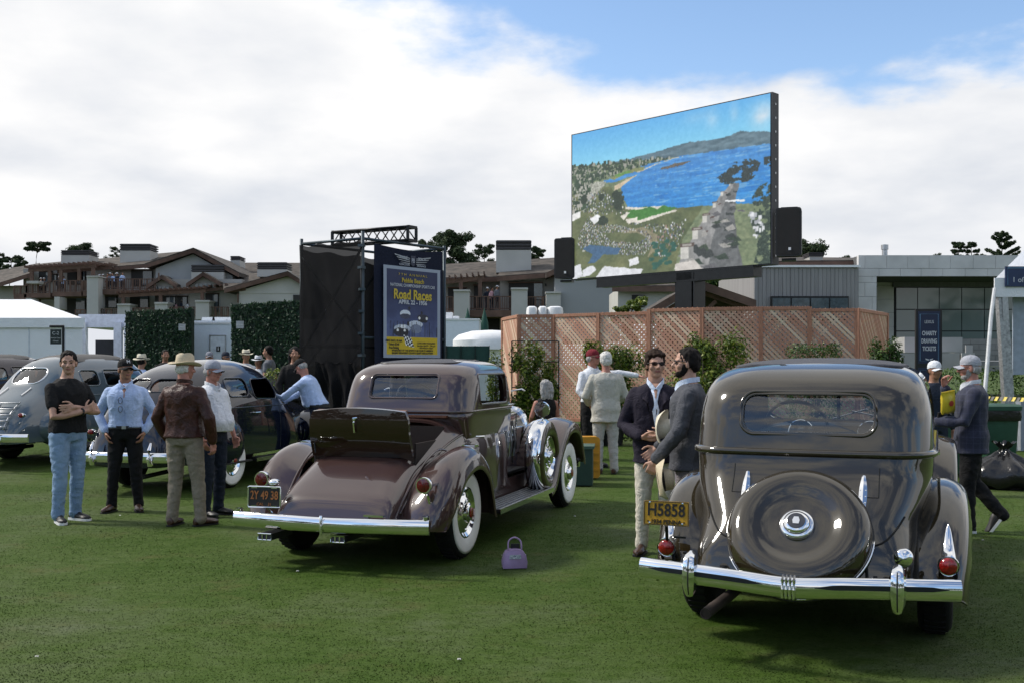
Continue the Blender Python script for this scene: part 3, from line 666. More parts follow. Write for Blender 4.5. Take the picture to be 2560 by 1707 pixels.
    # cabin
    tab = [(.98,.630,.60,1.97,.10,.12,.12,.10,.02),(1.15,.645,.50,1.97,.16,.20,.12,.10,.02),(1.19,.655,.48,1.95,.18,.22,.12,.10,.02),(1.24,.655,.505,1.92,.20,.25,.12,.10,.02),(1.32,.655,.535,1.90,.22,.27,.12,.10,.02),(1.45,.650,.575,1.86,.24,.30,.12,.10,.02),(1.56,.635,.63,1.83,.25,.32,.12,.10,.02),
           (1.63,.595,.71,1.82,.26,.34,.12,.12,.02),(1.68,.52,.84,1.80,.26,.34,.14,.14,.02),(1.71,.42,1.0,1.72,.25,.3,.14,.14,.02),(1.725,.28,1.17,1.55,.2,.17,.12,.12,.0),(1.73,.10,1.3,1.42,.06,.04,.05,.05,0)]
    zs = np.concatenate([np.linspace(.98, 1.24, 9)[:-1], np.linspace(1.24, 1.56, 13)[:-1], np.linspace(1.56, 1.73, 17)])
    mb = MB(); mb.loft(zstack(tab, zs), True, False, True); cm = bake(mb.mesh('cabin'), [('SMOOTH', dict(factor=.5, iterations=4))]); cb = bvh_of(cm)
    rw = at(rrect(.335, .100, .035), .0, 1.470); sw = at(rrect(.40, .135, .035), 1.30, 1.44); ws = at(rrect(.53, .145, .05), 0, 1.44)
    cab = link('cabin', shell(cm, .028, [prism_y(rw, .2, 1.1), prism_x(sw, -1, 1), prism_y(ws, 1.6, 2.3)]), paint, g, smooth=40)
    mb = MB(); mb.loft(patch(cb, at(rrect(.34, .105, .035), 0, 1.47), rear_ray(), -.02)); mb.build('rear_window', GLASS, g, smooth=180)
    mb = MB(); mb.loft(patch(cb, ws, lambda u, v: ((u, 4, v), (0, -1, 0)), -.014)); mb.build('windshield', GLASS, g, smooth=180)
    bezel(g, 'rear_window_frame', cb, at(rrect(.347, .112, .045, 8), 0, 1.47), rear_ray(), paint, .010, 0)
    for s in (-1, 1):
        bezel(g, 'side_window_frame', cb, at(rrect(.41, .145, .045, 8), 1.30, 1.44), side_ray(s), paint, .010, 0)
    ring = [(x*1.006, y - .004, 1.235) for x, y in plan(.655, .49, 1.92, .20, .25, .12, .10, .02)]
    mb = MB(); mb.sweep(ring, [(a*.012, b*.012) for a, b in ((-1,-1),(.6,-1),(1,0),(.6,1),(-1,1))], closed=True); mb.build('cabin_moulding', paint, g, smooth=60)
    mb = MB(); mb.tube([(x, y, z) for x, y, z in trace(cb, at(rrect(.40, .38, .1), 0, 1.25), top_ray(), .0)], .010, 6, True); mb.build('roof_insert_piping', BLACK, g)
    mb = MB(); mb.loft(patch(cb, at(rrect(.40, .38, .1), 0, 1.25), top_ray(), .004)); mb.build('roof_insert', M('roof_fabric', (.075,.077,.09), .8), g)
    # inside the cabin
    seat(g, 'bench_seat', leather, .78, .62, .58, .60); steering(g, (-.26, 1.52, 1.30), .22, 58, M('cream_wheel', (.10,.10,.10), .3))
    mb = MB(); mb.box((0, 1.80, 1.20), (1.2, .12, .12)); mb.build('dashboard', dark, g)
    # rear fenders
    for s in (-1, 1):
        def sect(t):
            k = math.sin(math.pi*min(1, max(0, t)))**.5; xi = .57 - .17*sstep(.5, 1, t); xo = .95 - .05*sstep(.65, 1, t)
            return [(xi, -.03), (xi+.08, .01), (xi+(xo-xi)*.5, .055), (xo-.10, .045), (xo-.03, -.015), (xo, -.07-.06*k)]
        fender(g, 'rear_fender', s, [(.60,.30),(.56,.48),(.44,.73),(.20,.885),(-.04,.90),(-.30,.82),(-.50,.66),(-.63,.50),(-.68,.38),(-.69,.33)], sect, paint, 34)
        mb = MB(); mb.tube(spline([(s*.62,.30,.86),(s*.585,.05,.93),(s*.57,-.2,.87),(s*.55,-.45,.72),(s*.53,-.65,.55),(s*.52,-.78,.42)], 22), .010, 8); mb.build('fender_welt', paint, g, smooth=180)
        # tail lamps on chrome stalks
        c = Vector((s*.74, -.70, .70)); mb = MB(); mb.lathe([(.03,.09),(.06,.06),(.068,.02),(.070,0),(.066,-.012),(.057,-.012)], c, 'y', 32); lamp = mb.build('tail_lamp', CHROME, g)
        mb = MB(); mb.lathe([(.058,-.008),(.056,-.016),(.03,-.022),(.001,-.024)], c, 'y', 28); mb.build('lamp_lens', M('ribbed_red_lens', (.14,.006,.008), .15, coat=.6, var=.3, vs=60), lamp)
        mb = MB(); mb.tube([c + Vector((s*.02, .02, -.06)), c + Vector((s*.035, .05, -.16)), c + Vector((s*.02, .08, -.22))], .013, 10); mb.box(c + Vector((s*.02, .05, -.235)), (.03,.10,.018), Matrix.Rotation(R(25), 3, 'X')); mb.build('lamp_stalk', CHROME, lamp)
        mb = MB(); mb.box((s*.79, -.58, .70), (.02, .16, .02)); mb.build('lamp_arm', CHROME, lamp)
        wheel(g, (s*.765, 0, .395), .395, .175, s, True, .215)
        mb = MB(); mb.box((s*.80, .22, .955), (.12, .10, .018)); mb.build('step_plate', CHROME, g)
    vintage_front(g, paint, 3.48, 2.05, .54, 1.18, .765, .395, .175, True, .93, ztop=1.0)
    # side-mounted spares in chrome covers, round mirror on top
    for s in (-1, 1):
        c = Vector((s*.79, 2.55, .665)); mb = MB()
        mb.lathe([(.33, s*.10), (.385, s*.085), (.41, s*.05), (.418, 0), (.41, -s*.05), (.385, -s*.085), (.33, -s*.09)], c, 'x', 56); sp = mb.build('spare_wheel_band', CHROME, g, smooth=60)
        mb = MB(); mb.lathe([(.385, s*.088), (.35, s*.105), (.30, s*.112), (.25, s*.10), (.235, s*.08), (.23, s*.05)], c, 'x', 56); mb.build('spare_wheel_cover', dark, sp, smooth=60)
        mb = MB(); mb.lathe([(.23, s*.06), (.232, s*.085), (.215, s*.09), (.19, s*.06), (.12, s*.07), (.115, s*.085), (.08, s*.09), (.075, s*.11), (.05, s*.118), (.001, s*.12)], c, 'x', 40); mb.build('spare_hubcap', CHROME, sp, smooth=40)
        mb = MB(); mb.lathe([(.385, -s*.086), (.2, -s*.09), (.001, -s*.09)], c, 'x', 32); mb.build('spare_back', RUBBER, sp)
        m = c + Vector((s*.02, -.06, .52)); mb = MB(); mb.lathe([(.03,.04),(.075,.02),(.088,0),(.090,-.012),(.080,-.014)], m, 'y', 28); mb.tube([m + Vector((0,.01,-.08)), m + Vector((0,.03,-.12))], .012); mr = mb.build('spare_mirror', CHROME, sp)
        mb = MB(); mb.lathe([(.081,-.010),(.001,-.012)], m, 'y', 24); mb.build('mirror_glass', M('mirror', (.8,.82,.84), .02, 1.0, var=.0), mr)
        # open hood side with engine pipework
        mb = MB(); mb.box((s*.475, 2.28, .83), (.02, .36, .46)); eb = mb.build('engine_bay', BLACK, g)
        for k in range(5): 
            mb = MB(); mb.tube([(s*.50, 2.14+k*.07, 1.02), (s*.52, 2.15+k*.07, .85), (s*.50, 2.15+k*.07, .68)], .012, 6); mb.build('engine_pipe', CHROME if k % 2 else STEEL, eb)
        mb = MB(); mb.tube([(s*.53, 2.10, 1.13), (s*.50, 2.5, 1.14)], .008); mb.tube([(s*.51, 2.48, 1.14), (s*.51, 2.48, .75)], .008); mb.build('hood_edge', CHROME, g)
        mb = MB(); mb.tube([(s*.645, 1.88, 1.40), (s*.76, 1.90, 1.42), (s*.80, 1.88, 1.40)], .008); mb.build('windshield_hinge', CHROME, g)
        mb = MB(); mb.box((s*.64, 1.75, 1.265), (.03, .5, .012)); mb.build('window_sill', CHROME, g)
    # rear bumper
    pf = [(a*.028, b*.062) for a, b in ((-.9,-.85),(-.2,-1),(.55,-.85),(.95,-.4),(1,.1),(.85,.6),(.4,.95),(-.2,1),(-.9,.85))]
    path = spline([(-.87,-.90,.395),(-.6,-.95,.395),(-.3,-.98,.393),(0,-.99,.39),(.3,-.98,.393),(.6,-.95,.395),(.87,-.90,.395)], 41)
    mb = MB(); mb.sweep(path, pf); bp = mb.build('rear_bumper', CHROME, g, smooth=60)
    mb = MB(); mb.lathe([(.001,.012),(.012,.01),(.016,.0),(.012,-.14),(.001,-.145)], (-.01,-1.02,.46), 'z', 12); mb.build('bumper_clamp', CHROME, bp)
    for s in (-1, 1):
        mb = MB(); mb.lathe([(.03,.02),(.03,-.01),(.02,-.02),(.001,-.022)], (s*.84, -.89, .46), 'z', 14); mb.build('bumper_end_bolt', CHROME, bp)
        mb = MB(); mb.bar((s*.40,-.7,.42), (s*.45,-.95,.39), .02, .05); mb.build('bumper_iron', BLACKM, g)
    mb = MB(); mb.box((.42, -.93, .475), (.17, .07, .016)); mb.tube([(.36,-.91,.46),(.34,-.88,.44)], .012); mb.build('step_pad', CHROME, g)
    for x, y in ((-.52, -1.02), (.10, -.95)):
        mb = MB(); mb.box((x, y + .17, .275), (.13, .34, .05), taper=.9); ex = mb.build('exhaust_pipe', BLACKM, g)
        mb = MB(); mb.tube([(x-.06, y, .25), (x+.06, y, .25), (x+.06, y, .30), (x-.06, y, .30)], .007, 6, True)
        for q in (-.02, .02): mb.box((x+q, y, .275), (.010,.012,.05))
        mb.build('exhaust_tip', CHROME, ex)
    # number plate
    PB = M('plate_dark', (.016,.014,.014), .45); PO = M('plate_orange', (.42,.15,.04), .5)
    pl = MB(); pl.prism([(a, 0, b) for a, b in rrect(.140, .078, .008)], (0,0,0), (0,.004,0)); plate = pl.build('number_plate', PB, g); plate.location = (-.62, -.86, .575); plate.rotation_euler = (R(-3), 0, R(4))
    mb = MB(); mb.tube([(a, -.002, b) for a, b in rrect(.146, .084, .012)], .007, 8, True)
    for a in (-1, 1): mb.box((a*.09, -.004, .078), (.05,.006,.012)); mb.box((a*.09, -.004, -.078), (.05,.006,.012))
    mb.build('plate_frame', CHROME, plate)
    text('2Y 49 38', .098, PO, plate, (0, -.003, .012), ext=.002, sx=.70, bold=.0012)
    text('CAL    31', .034, PO, plate, (0, -.003, -.060), ext=.001, sx=1.0)
    mb = MB(); mb.ell((-.56, -.80, .690), (.05, .05, .032)); mb.tube([(-.62,-.84,.50), (-.56,-.8,.42)], .008); mb.build('plate_lamp', CHROME, g)
    # tyre lettering
    return g
COUPE = coupe()

# ------------------------------------------------------------ streamlined cars on the left
def streamliner(name, label, loc, rz, paint, T, wheels, wb, rear_windows, side_windows, fend, bump_y, bump_z, bump_w, skirt=True, white=True, seats=True, group=None):
    g = thing(name, label, 'car', loc, rz, group)
    T = np.array(T); ys = np.concatenate([np.linspace(T[0,0], T[0,0]+.3, 10)[:-1], np.linspace(T[0,0]+.3, T[-1,0]-.2, 46)[:-1], np.linspace(T[-1,0]-.2, T[-1,0], 6)])
    rings = []
    for y in ys:
        zt, w, zb, e = [float(crom(T[:,0], T[:,k], y)) for k in (1,2,3,4)]
        rings.append([(x, y, z) for x, z in arch(w, zb, zt, e, 40, .06)])
    mb = MB(); mb.loft(rings, False, True, True); me = bake(mb.mesh('body'), [('SMOOTH', dict(factor=.5, iterations=3))]); bv = bvh_of(me)
    cuts = [prism_y(o, T[0,0]-.5, .55) for o in rear_windows] + [prism_x(o, -1.3, 1.3) for o in side_windows]
    body = link('body', shell(me, .025, cuts), paint, g, smooth=40)
    for o in rear_windows:
        mb = MB(); mb.loft(patch(bv, o, rear_ray(-4), -.012)); mb.build('rear_window', GLASS, g, smooth=180)
        bezel(g, 'rear_window_frame', bv, o, rear_ray(-4), CHROME if not skirt else paint, .012, 0)
    for s in (-1, 1):
        for i, o in enumerate(side_windows):
            if not (skirt and i == 0 and s == 1):
                mb = MB(); mb.loft(patch(bv, o, side_ray(s), -.012)); mb.build('side_window', GLASS, g, smooth=180)
            bezel(g, 'side_window_frame', bv, o, side_ray(s), paint, .012, 0)
        ys0 = sorted(sum(p[0] for p in o)/len(o) for o in side_windows)
        for y in (ys0[0]-.42, ys0[-1]+.38):
            mb = MB(); mb.tube(trace(bv, [(y, z) for z in np.linspace(.45, 1.1, 12)], side_ray(s), 0), .004, 6); mb.build('door_seam', BLACK, g)
        mb = MB(); pt = trace(bv, [(y, 1.08) for y in np.linspace(-.5, wb*.72, 30)], side_ray(s), .0); mb.tube(pt, .009, 6); mb.build('belt_moulding', paint, g, smooth=180)
        h, n = hit(bv, (s*3, ys0[0]+.30, 1.0), (-s, 0, 0)); h = h or Vector((s*.78, .6, 1.0))
        mb = MB(); mb.tube([h, h + Vector((s*.04,0,0)), h + Vector((s*.045,.13,0))], .010, 8); mb.build('door_handle', CHROME, g)
        for (y0, zc, ly, lz, xo, lx, zcut, nm) in fend:
            mb = MB(); rg = []
            for j in range(25):
                a = -math.pi/2 + math.pi*j/24; ring = []
                for k in range(21):
                    b = math.pi*k/20 - math.pi/2
                    yy = y0 + ly*math.sin(a)*(1.35 if math.sin(a) < 0 else .85); cr = max(math.cos(a), .0)**.8
                    xx = (xo - lx) + lx*cr*math.cos(b)**.8; zz = zc + lz*cr*math.sin(b)
                    ring.append((s*xx, yy, max(zz, zcut)))
                rg.append(ring)
            mb.loft(rg, False); mb.build(nm, paint, g, smooth=70)
            mb = MB(); mb.box((s*(xo-.14), y0, zcut+.01), (.24, ly*1.6, .02)); mb.build('fender_floor', BLACK, g)
        for y in (0, wb): wheel(g, (s*wheels[0], y, wheels[1]), wheels[1], .17, s, white, .20, disc=CHROME)
        mb = MB(); mb.box((s*.84, wb*.5, .34), (.16, wb-1.3, .05)); rb = mb.build('running_board', BLACK, g)
        for k in range(3):
            mb = MB(); mb.box((s*.925, wb*.5, .325+.018*k), (.012, wb-1.0, .007)); mb.build('running_board_trim', CHROME, rb)
        # head lamps
        mb = MB(); mb.ell((s*.56, wb+.28, .98), (.11, .20, .11)); hl = mb.build('headlight', paint, g, smooth=180)
        mb = MB(); mb.lathe([(.115,0),(.11,.03),(.001,.05)], (s*.56, wb+.36, .98), 'y', 24); mb.build('headlight_lens', CHROME, hl)
        mb = MB(); mb.ell((s*.62, bump_y+.22, .80), (.035, .05, .035)); tl = mb.build('tail_lamp', REDLENS, g, smooth=180)
        mb = MB(); mb.lathe([(.037,0),(.04,.02),(.02,.09),(.001,.1)], (s*.62, bump_y+.22, .80), 'y', 16); mb.build('lamp_shell', CHROME, tl)
    for y, nm, sg in ((bump_y, 'rear_bumper', 1), (wb+.85, 'front_bumper', -1)):
        mb = MB(); pf = [(a*.024, b*.065) for a, b in ((-.9,-.85),(-.2,-1),(.7,-.75),(1,-.3),(.8,-.05),(1,.2),(.7,.75),(-.2,1),(-.9,.85))]
        mb.sweep(spline([(-bump_w, y+sg*.10, bump_z), (-bump_w*.6, y+sg*.01, bump_z), (0, y-sg*.02, bump_z), (bump_w*.6, y+sg*.01, bump_z), (bump_w, y+sg*.10, bump_z)], 31), [(a*sg, b) for a, b in pf]); bp = mb.build(nm, CHROME, g, smooth=50)
        for x in (-.42, .42):
            mb = MB(); mb.tube([(x, y-.01*sg, bump_z-.09), (x, y-.045*sg, bump_z), (x, y-.04*sg, bump_z+.10), (x, y, bump_z+.19)], lambda t: .034*(1-.75*t*t)+.004, 10); mb.build('bumper_guard', CHROME, bp, smooth=60)
    mb = MB(); mb.tube([(.25, bump_y+.9, .28), (.30, bump_y+.0, .26)], .03, 12); mb.build('exhaust_pipe', BLACKM, g)
    mb = MB(); mb.box((0, wb*.5, .42), (1.35, wb+.6, .06)); mb.box((0, 0, .34), (1.4,.1,.1)); mb.box((0, wb, .34), (1.4,.1,.1)); mb.build('chassis', BLACK, g)
    lea = M('brown_leather', (.13,.045,.018), .5); seat(g, 'rear_seat', lea, .15, .6, .55, .5); seat(g, 'front_seat', lea, 1.15, .55, .58, .5)
    steering(g, (-.30, 1.72, 1.16), .2, 55); mb = MB(); mb.box((0, wb*.60+.05, 1.06), (1.2, .15, .12)); mb.build('dashboard', BLACK, g)
    return g, bv
AIR = [(-1.20,.50,.44,.36,2.5),(-1.15,.76,.54,.36,2.6),(-1.0,1.05,.64,.36,2.7),(-.8,1.28,.71,.36,2.8),(-.5,1.51,.76,.36,2.9),(-.15,1.65,.80,.36,3.0),(.3,1.735,.82,.36,3.0),(.8,1.76,.825,.36,3.0),(1.25,1.72,.82,.36,2.9),(1.65,1.56,.81,.36,2.8),(1.98,1.32,.79,.36,2.7),(2.2,1.20,.76,.36,2.7),(2.9,1.10,.66,.36,2.6),(3.4,.95,.52,.36,2.6),(3.62,.70,.42,.40,2.6)]
BLUEBLACK = carpaint('blue_black_paint', (.003,.006,.017), (.0025,.005,.015), .2, spec=.2, cior=1.55)
black_car, _bv = streamliner('streamlined_sedan', 'glossy blue-black fastback sedan with whitewall tyres behind the standing men', (-4.62, 14.4, gz(0, 14.4)), R(-15), BLUEBLACK, AIR, (.76, .37), 3.05,
    [[(x*s_ + s_*.19, z) for x, z in at(rrect(.175, .085, .08), 0, 1.40)] if s_ > 0 else [(-x - .19, z) for x, z in reversed(at(rrect(.175, .085, .08), 0, 1.40))] for s_ in (-1, 1)],
    [at([(a, b*(1 if a > 0 else .92)) for a, b in rrect(.37, .155, .10)], 1.12, 1.33), at(rrect(.27, .13, .10), .36, 1.36)],
    [(0, .60, .52, .38, .93, .34, .335, 'rear_fender'), (3.05, .62, .60, .36, .93, .34, .33, 'front_fender')], -1.26, .50, .78)
BLU = carpaint('blue_grey_paint', (.078,.108,.132), (.070,.098,.121), .28, spec=.4, cior=1.7)
PK = [(-1.35,.50,.42,.34,2.6),(-1.28,.68,.50,.34,2.7),(-1.15,.86,.58,.34,2.8),(-.95,1.02,.64,.34,2.9),(-.72,1.14,.68,.34,2.9),(-.58,1.22,.70,.34,2.8),(-.42,1.38,.72,.34,2.7),(-.2,1.57,.74,.34,2.7),(.1,1.69,.76,.34,2.8),(.6,1.75,.77,.34,2.9),(1.2,1.755,.77,.34,3.0),(1.65,1.72,.77,.34,3.0),(1.9,1.58,.76,.34,3.0),(2.1,1.33,.74,.34,2.9),(2.25,1.17,.70,.34,2.9),(3.0,1.08,.58,.36,2.8),(3.5,.95,.42,.4,2.8)]
def blue_car(name, label, loc, rz, paint):
    g, bv = streamliner(name, label, loc, rz, paint, PK, (.74, .37), 3.2, [at(rrect(.30, .125, .12), 0, 1.40)],
        [at(rrect(.24, .14, .06), 1.62, 1.36), at(rrect(.28, .14, .05), .95, 1.36), at(rrect(.20, .13, .08), .32, 1.36)],
        [(0, .58, .66, .36, .92, .36, .22, 'rear_fender'), (3.2, .60, .62, .38, .92, .38, .22, 'front_fender')], -1.50, .46, .86, skirt=False, white=False)
    for k in range(5):                                                # luggage rack rails on the trunk
        z = .60 + .085*k; pts = trace(bv, [(x, z) for x in np.linspace(-.36, .36, 13)], rear_ray(-4), .05)
        mb = MB(); mb.tube(pts, .012, 8); mb.build('luggage_rail', STEEL, g, smooth=180)
    for x in (-.34, 0, .34):
        mb = MB(); mb.tube(trace(bv, [(x, z) for z in np.linspace(.56, .97, 10)], rear_ray(-4), .035), .010, 8); mb.build('luggage_rack_upright', STEEL, g, smooth=180)
    for x in (-.22, .22):
        mb = MB(); mb.tube(trace(bv, [(x+(.05*(z-1.1)), z) for z in np.linspace(1.08, 1.2, 6)], rear_ray(-4), .015), .010, 8); mb.build('trunk_hinge', CHROME, g)
    mb = MB(); mb.loft(patch(bv, at(rrect(.42, .70, .15), 0, .80), top_ray(), .016, 10)); mb.build('roof_insert', M('grey_roof_fabric', (.10,.095,.09), .8), g, smooth=180)
    return g
blue_car('blue_grey_sedan', 'pale blue-grey 1930s sedan with oval rear window behind the man in black shirt', (-7.8, 17.4, gz(0, 17.4)), R(-16), BLU)
blue_car('maroon_sedan', 'dark maroon sedan roof showing past the blue-grey sedan at the edge', (-11.2, 21.2, gz(0, 21)), R(-16), carpaint('dark_maroon_paint', (.020,.008,.012), None, .25))
# ------------------------------------------------------------ people (own space: facing +y, right hand at +x)
def cap_chain(mb, pts, rads, n=12, flat=1.0, up=(0.05,0.08,1)):
    pts = [Vector(p) for p in pts]; rings = []
    def ring(c, t, r):
        x = t.cross(Vector(up)); x = x.normalized() if x.length > 1e-4 else Vector((1,0,0)); z = x.cross(t)
        return [c + x*(r*math.cos(2*math.pi*k/n)) + z*(r*flat*math.sin(2*math.pi*k/n)) for k in range(n)]
    m = len(pts); ov = (pts[-1] - pts[0]).normalized(); up = (.05, 1, .08) if abs(ov.z) > .6 else ((.03, .05, 1))
    if abs(ov.dot(Vector(up).normalized())) > .9: up = (1, .05, .05)
    ts = [((pts[min(i+1, m-1)] - pts[max(i-1, 0)]).normalized()) for i in range(m)]
    for a in (85, 60, 30): rings.append(ring(pts[0] - ts[0]*rads[0]*math.sin(R(a)), ts[0], rads[0]*math.cos(R(a))))
    for i in range(m): rings.append(ring(pts[i], ts[i], rads[i]))
    for a in (30, 60, 85): rings.append(ring(pts[-1] + ts[-1]*rads[-1]*math.sin(R(a)), ts[-1], rads[-1]*math.cos(R(a))))
    mb.loft(rings, True, True, True)
def torso_rings(mb, rows, n=24, xf=None):        # rows: (z, rx, ry, cy)
    rows = np.array(rows); zs = np.linspace(rows[0,0], rows[-1,0], 22); rings = []
    for z in zs:
        rx, ry, cy = [float(crom(rows[:,0], rows[:,k], z)) for k in (1,2,3)]
        ring = []
        for k in range(n):
            a = 2*math.pi*k/n; c, s = math.cos(a), math.sin(a)
            p = Vector((rx*math.copysign(abs(c)**.85, c), cy + ry*math.copysign(abs(s)**.85, s), z)); ring.append(xf(p) if xf else p)
        rings.append(ring)
    mb.loft(rings, True, True, True)
def remesh(mb, vox, smooth=3):
    me = mb.mesh('m'); return bake(me, [('REMESH', dict(mode='VOXEL', voxel_size=vox)), ('SMOOTH', dict(factor=.5, iterations=smooth))])
def crumple(me, amp, sc, seed, stretch=(1,1,.45), ridge=True):
    n = len(me.vertices); co = np.empty(n*3); me.vertices.foreach_get('co', co); co = co.reshape(-1, 3); no = np.empty(n*3); me.vertices.foreach_get('normal', no); no = no.reshape(-1, 3)
    off = Vector((seed*3.1, seed*1.7, seed*.9)); d = np.empty(n)
    for i in range(n):
        p = Vector(co[i]*sc*np.array(stretch)) + off
        a = mnoise.noise(p); b = mnoise.noise(p*2.3 + off)
        d[i] = (.5 - abs(a)*2.2 + .35*b) if ridge else a + .4*b
    co = co + no*(d*amp)[:, None]; me.vertices.foreach_set('co', co.ravel()); me.update(); return me
SKIN = {'light': M('skin_light', (.50,.29,.21), .5, var=.10, vs=25, spec=.35), 'tan': M('skin_tan', (.36,.18,.115), .5, var=.10, vs=25, spec=.35), 'red': M('skin_ruddy', (.46,.21,.155), .5, var=.12, vs=25, spec=.35)}
LIPS = M('lips', (.30,.11,.09), .5); EYEW = M('eye_dark', (.03,.02,.015), .2)
def cloth(name, c, rough=.85, c2=None, vs=40, bump=.15, bs=250, sheen=0., wrinkle=.38, **k): return M(name, c, rough, var=.10, vs=vs, bump=bump, bs=bs, sheen=sheen, col2=c2, wrinkle=wrinkle, spec=.25, **k)
PCOUNT = [0]
def hand(mb, w, d, pn, s, curl=.35, side=1):      # wrist, direction, palm normal (towards the palm), scale, thumb side
    d = Vector(d).normalized(); pn = Vector(pn); pn = (pn - d*pn.dot(d)).normalized(); x = d.cross(pn)*side
    w = Vector(w)
    cap_chain(mb, [w, w + d*.03*s], [.024*s, .024*s], 10)
    for k in range(4):                             # palm
        o = (k - 1.5)*.0195*s; cap_chain(mb, [w + d*.025*s + x*o*.75, w + d*.088*s + x*o], [.0145*s, .013*s], 8)
    for k, ln in enumerate((.070, .080, .074, .058)):
        o = (1.5 - k)*.0205*s; p = w + d*.09*s + x*o*1.06; a = 0; pts = [p]; dd = d + x*(1.5-k)*.05
        for j, f in enumerate((.45, .32, .23)):
            a += curl*(.7 + .25*j); q = (dd*math.cos(a) + pn*math.sin(a)).normalized(); p = p + q*ln*f*s; pts.append(p)
        cap_chain(mb, pts, [.0092*s, .0088*s, .0082*s, .0072*s], 8)
    t0 = w + d*.03*s + x*.028*s; t1 = t0 + (d*.6 + x*.75 + pn*.3).normalized()*.04*s; t2 = t1 + (d*.85 + x*.25 + pn*(.2+curl*.5)).normalized()*.034*s; t3 = t2 + (d*.9 + pn*(.2+curl*.6)).normalized()*.026*s
    cap_chain(mb, [t0, t1, t2, t3], [.014*s, .0115*s, .0105*s, .009*s], 8)
def person(label, loc, yaw, H=1.78, top='shirt', top_m=None, trouser_m=None, shoe_m=None, skin='light', re=(.27,-.03,1.14), rw=(.25,.04,.88), le=(-.27,-.03,1.14), lw=(-.25,.04,.88),
           rf=(.12,.02,8), lf=(-.12,0,-8), head=(0,0), lean=0., belly=0., hair=None, hair_s='short', hat=None, hat_m=None, glasses=False, beard=None, collar=None, build=1.0, vox=.0065, group=None, hands=True,
           rh=None, lh=None, sole=None, rcurl=.4, lcurl=.4, sleeve=None, sit=False, cuff=None, belt=None, hem=None, rlift=0., llift=0., rknee=None, lknee=None):
    PCOUNT[0] += 1; seed = PCOUNT[0]; s = H/1.78
    g = thing('person', label, 'person', (loc[0], loc[1], loc[2] if len(loc) > 2 else gz(loc[0], loc[1])), R(-yaw), group)
    fine = vox < .01; cv = max(vox*1.6, .010) if fine else vox
    zoff = -.45 if sit else 0
    def V(p): return Vector(p)*s
    hipz = .93 + zoff
    def xf(p):                                     # lean the upper body about the hips
        p = Vector(p) + Vector((0, 0, zoff))
        if lean and p.z > hipz:
            a = R(-lean)*min(1, (p.z-hipz)/.12); y, z = p.y, p.z - hipz; p = Vector((p.x, y*math.cos(a) - z*math.sin(a), hipz + y*math.sin(a) + z*math.cos(a)))
        return p*s
    b = build
    rows = [(.86,.165*b,.118*b,0),(.96,.175*b,.124*b,-.005),(1.08,.160*b+.02*belly,.110*b+.07*belly,.055*belly),(1.20,.168*b,.114*b+.03*belly,.03*belly),(1.32,.180*b,.118*b,.0),(1.39,.180*b,.108*b,-.008),(1.44,.150*b,.092,-.012),(1.475,.105,.078,-.016),(1.505,.070,.066,-.02),(1.53,.060,.060,-.015)]
    # head frame
    nb = xf((0, -.015, 1.50)); hy, hp = R(-head[0]), R(head[1])
    lr = Matrix.Rotation(R(-lean*.6), 3, 'X'); HR = lr @ Matrix.Rotation(hy, 3, 'Z') @ Matrix.Rotation(hp, 3, 'X')
    hc = nb + lr @ Vector((0, .028, .150))*s
    def Hd(p): return hc + HR @ (Vector(p)*s)
    mb = MB()
    def hell(c, r, **k): mb.ell(Hd(c), [q*s for q in r], 16, 12, rot=HR)
    hell((0,-.008,.035), (.075,.094,.092)); hell((0,.022,-.03), (.060,.070,.085)); hell((0,.050,-.082), (.036,.034,.028)); hell((0,.03,-.055), (.053,.055,.045))
    cap_chain(mb, [Hd((-.042,.068,.026)), Hd((0,.083,.028)), Hd((.042,.068,.026))], [.012*s,.014*s,.012*s], 8)
    cap_chain(mb, [Hd((0,.086,.022)), Hd((0,.100,.0)), Hd((0,.110,-.020))], [.008*s,.011*s,.0155*s], 8); hell((0,.098,-.026), (.019,.012,.010))
    cap_chain(mb, [Hd((-.02,.080,-.055)), Hd((0,.088,-.056)), Hd((.02,.080,-.055))], [.007*s,.010*s,.007*s], 8)
    for q in (-1, 1):
        hell((q*.077,-.008,-.006), (.010,.020,.033)); hell((q*.045,.055,-.022), (.024,.026,.026))
    cap_chain(mb, [xf((0,-.02,1.42)), xf((0,-.012,1.50)), Hd((0,-.018,-.07)), Hd((0,-.01,-.02))], [.075*s,.062*s,.058*s,.06*s], 16)
    torso_rings(mb, [(z, rx*.86, ry*.86, cy) for z, rx, ry, cy in rows[1:]], xf=xf)
    SHR, SHL = xf((.170*b,-.012,1.392)), xf((-.170*b,-.012,1.392))
    E = {1: V(re), -1: V(le)}; W_ = {1: V(rw), -1: V(lw)}; bare = top in ('tshirt', 'polo', 'tank')
    for q, SH in ((1, SHR), (-1, SHL)):
        k = .98 if bare else .82
        e, w = E[q], W_[q]; d1 = w - e
        cap_chain(mb, [SH, SH.lerp(e, .5), e, e + d1*.3, e + d1*.75, w], [.054*k*s,.049*k*s,.040*k*s,.041*k*s,.032*s*k,.0265*s], 12)
        if hands:
            hd, hn = (rh if q > 0 else lh) or (None, None)
            hd = Vector(hd) if hd else d1; hn = Vector(hn) if hn else Vector((-q, .25, 0))
            hand(mb, w, hd, hn, s*1.02, (rcurl if q > 0 else lcurl), q)
        else: mb.ell(w + d1.normalized()*.05*s, (.035*s,)*3, 8, 6)
    me = remesh(mb, vox, 2 if fine else 1)
    me.materials.append(SKIN[skin]); me.materials.append(LIPS)
    if fine:
        inv = HR.inverted()
        for p in me.polygons:
            c = inv @ (p.center - hc)/s
            if -.064 < c.z < -.048 and c.y > .068 and abs(c.x) < .024: p.material_index = 1
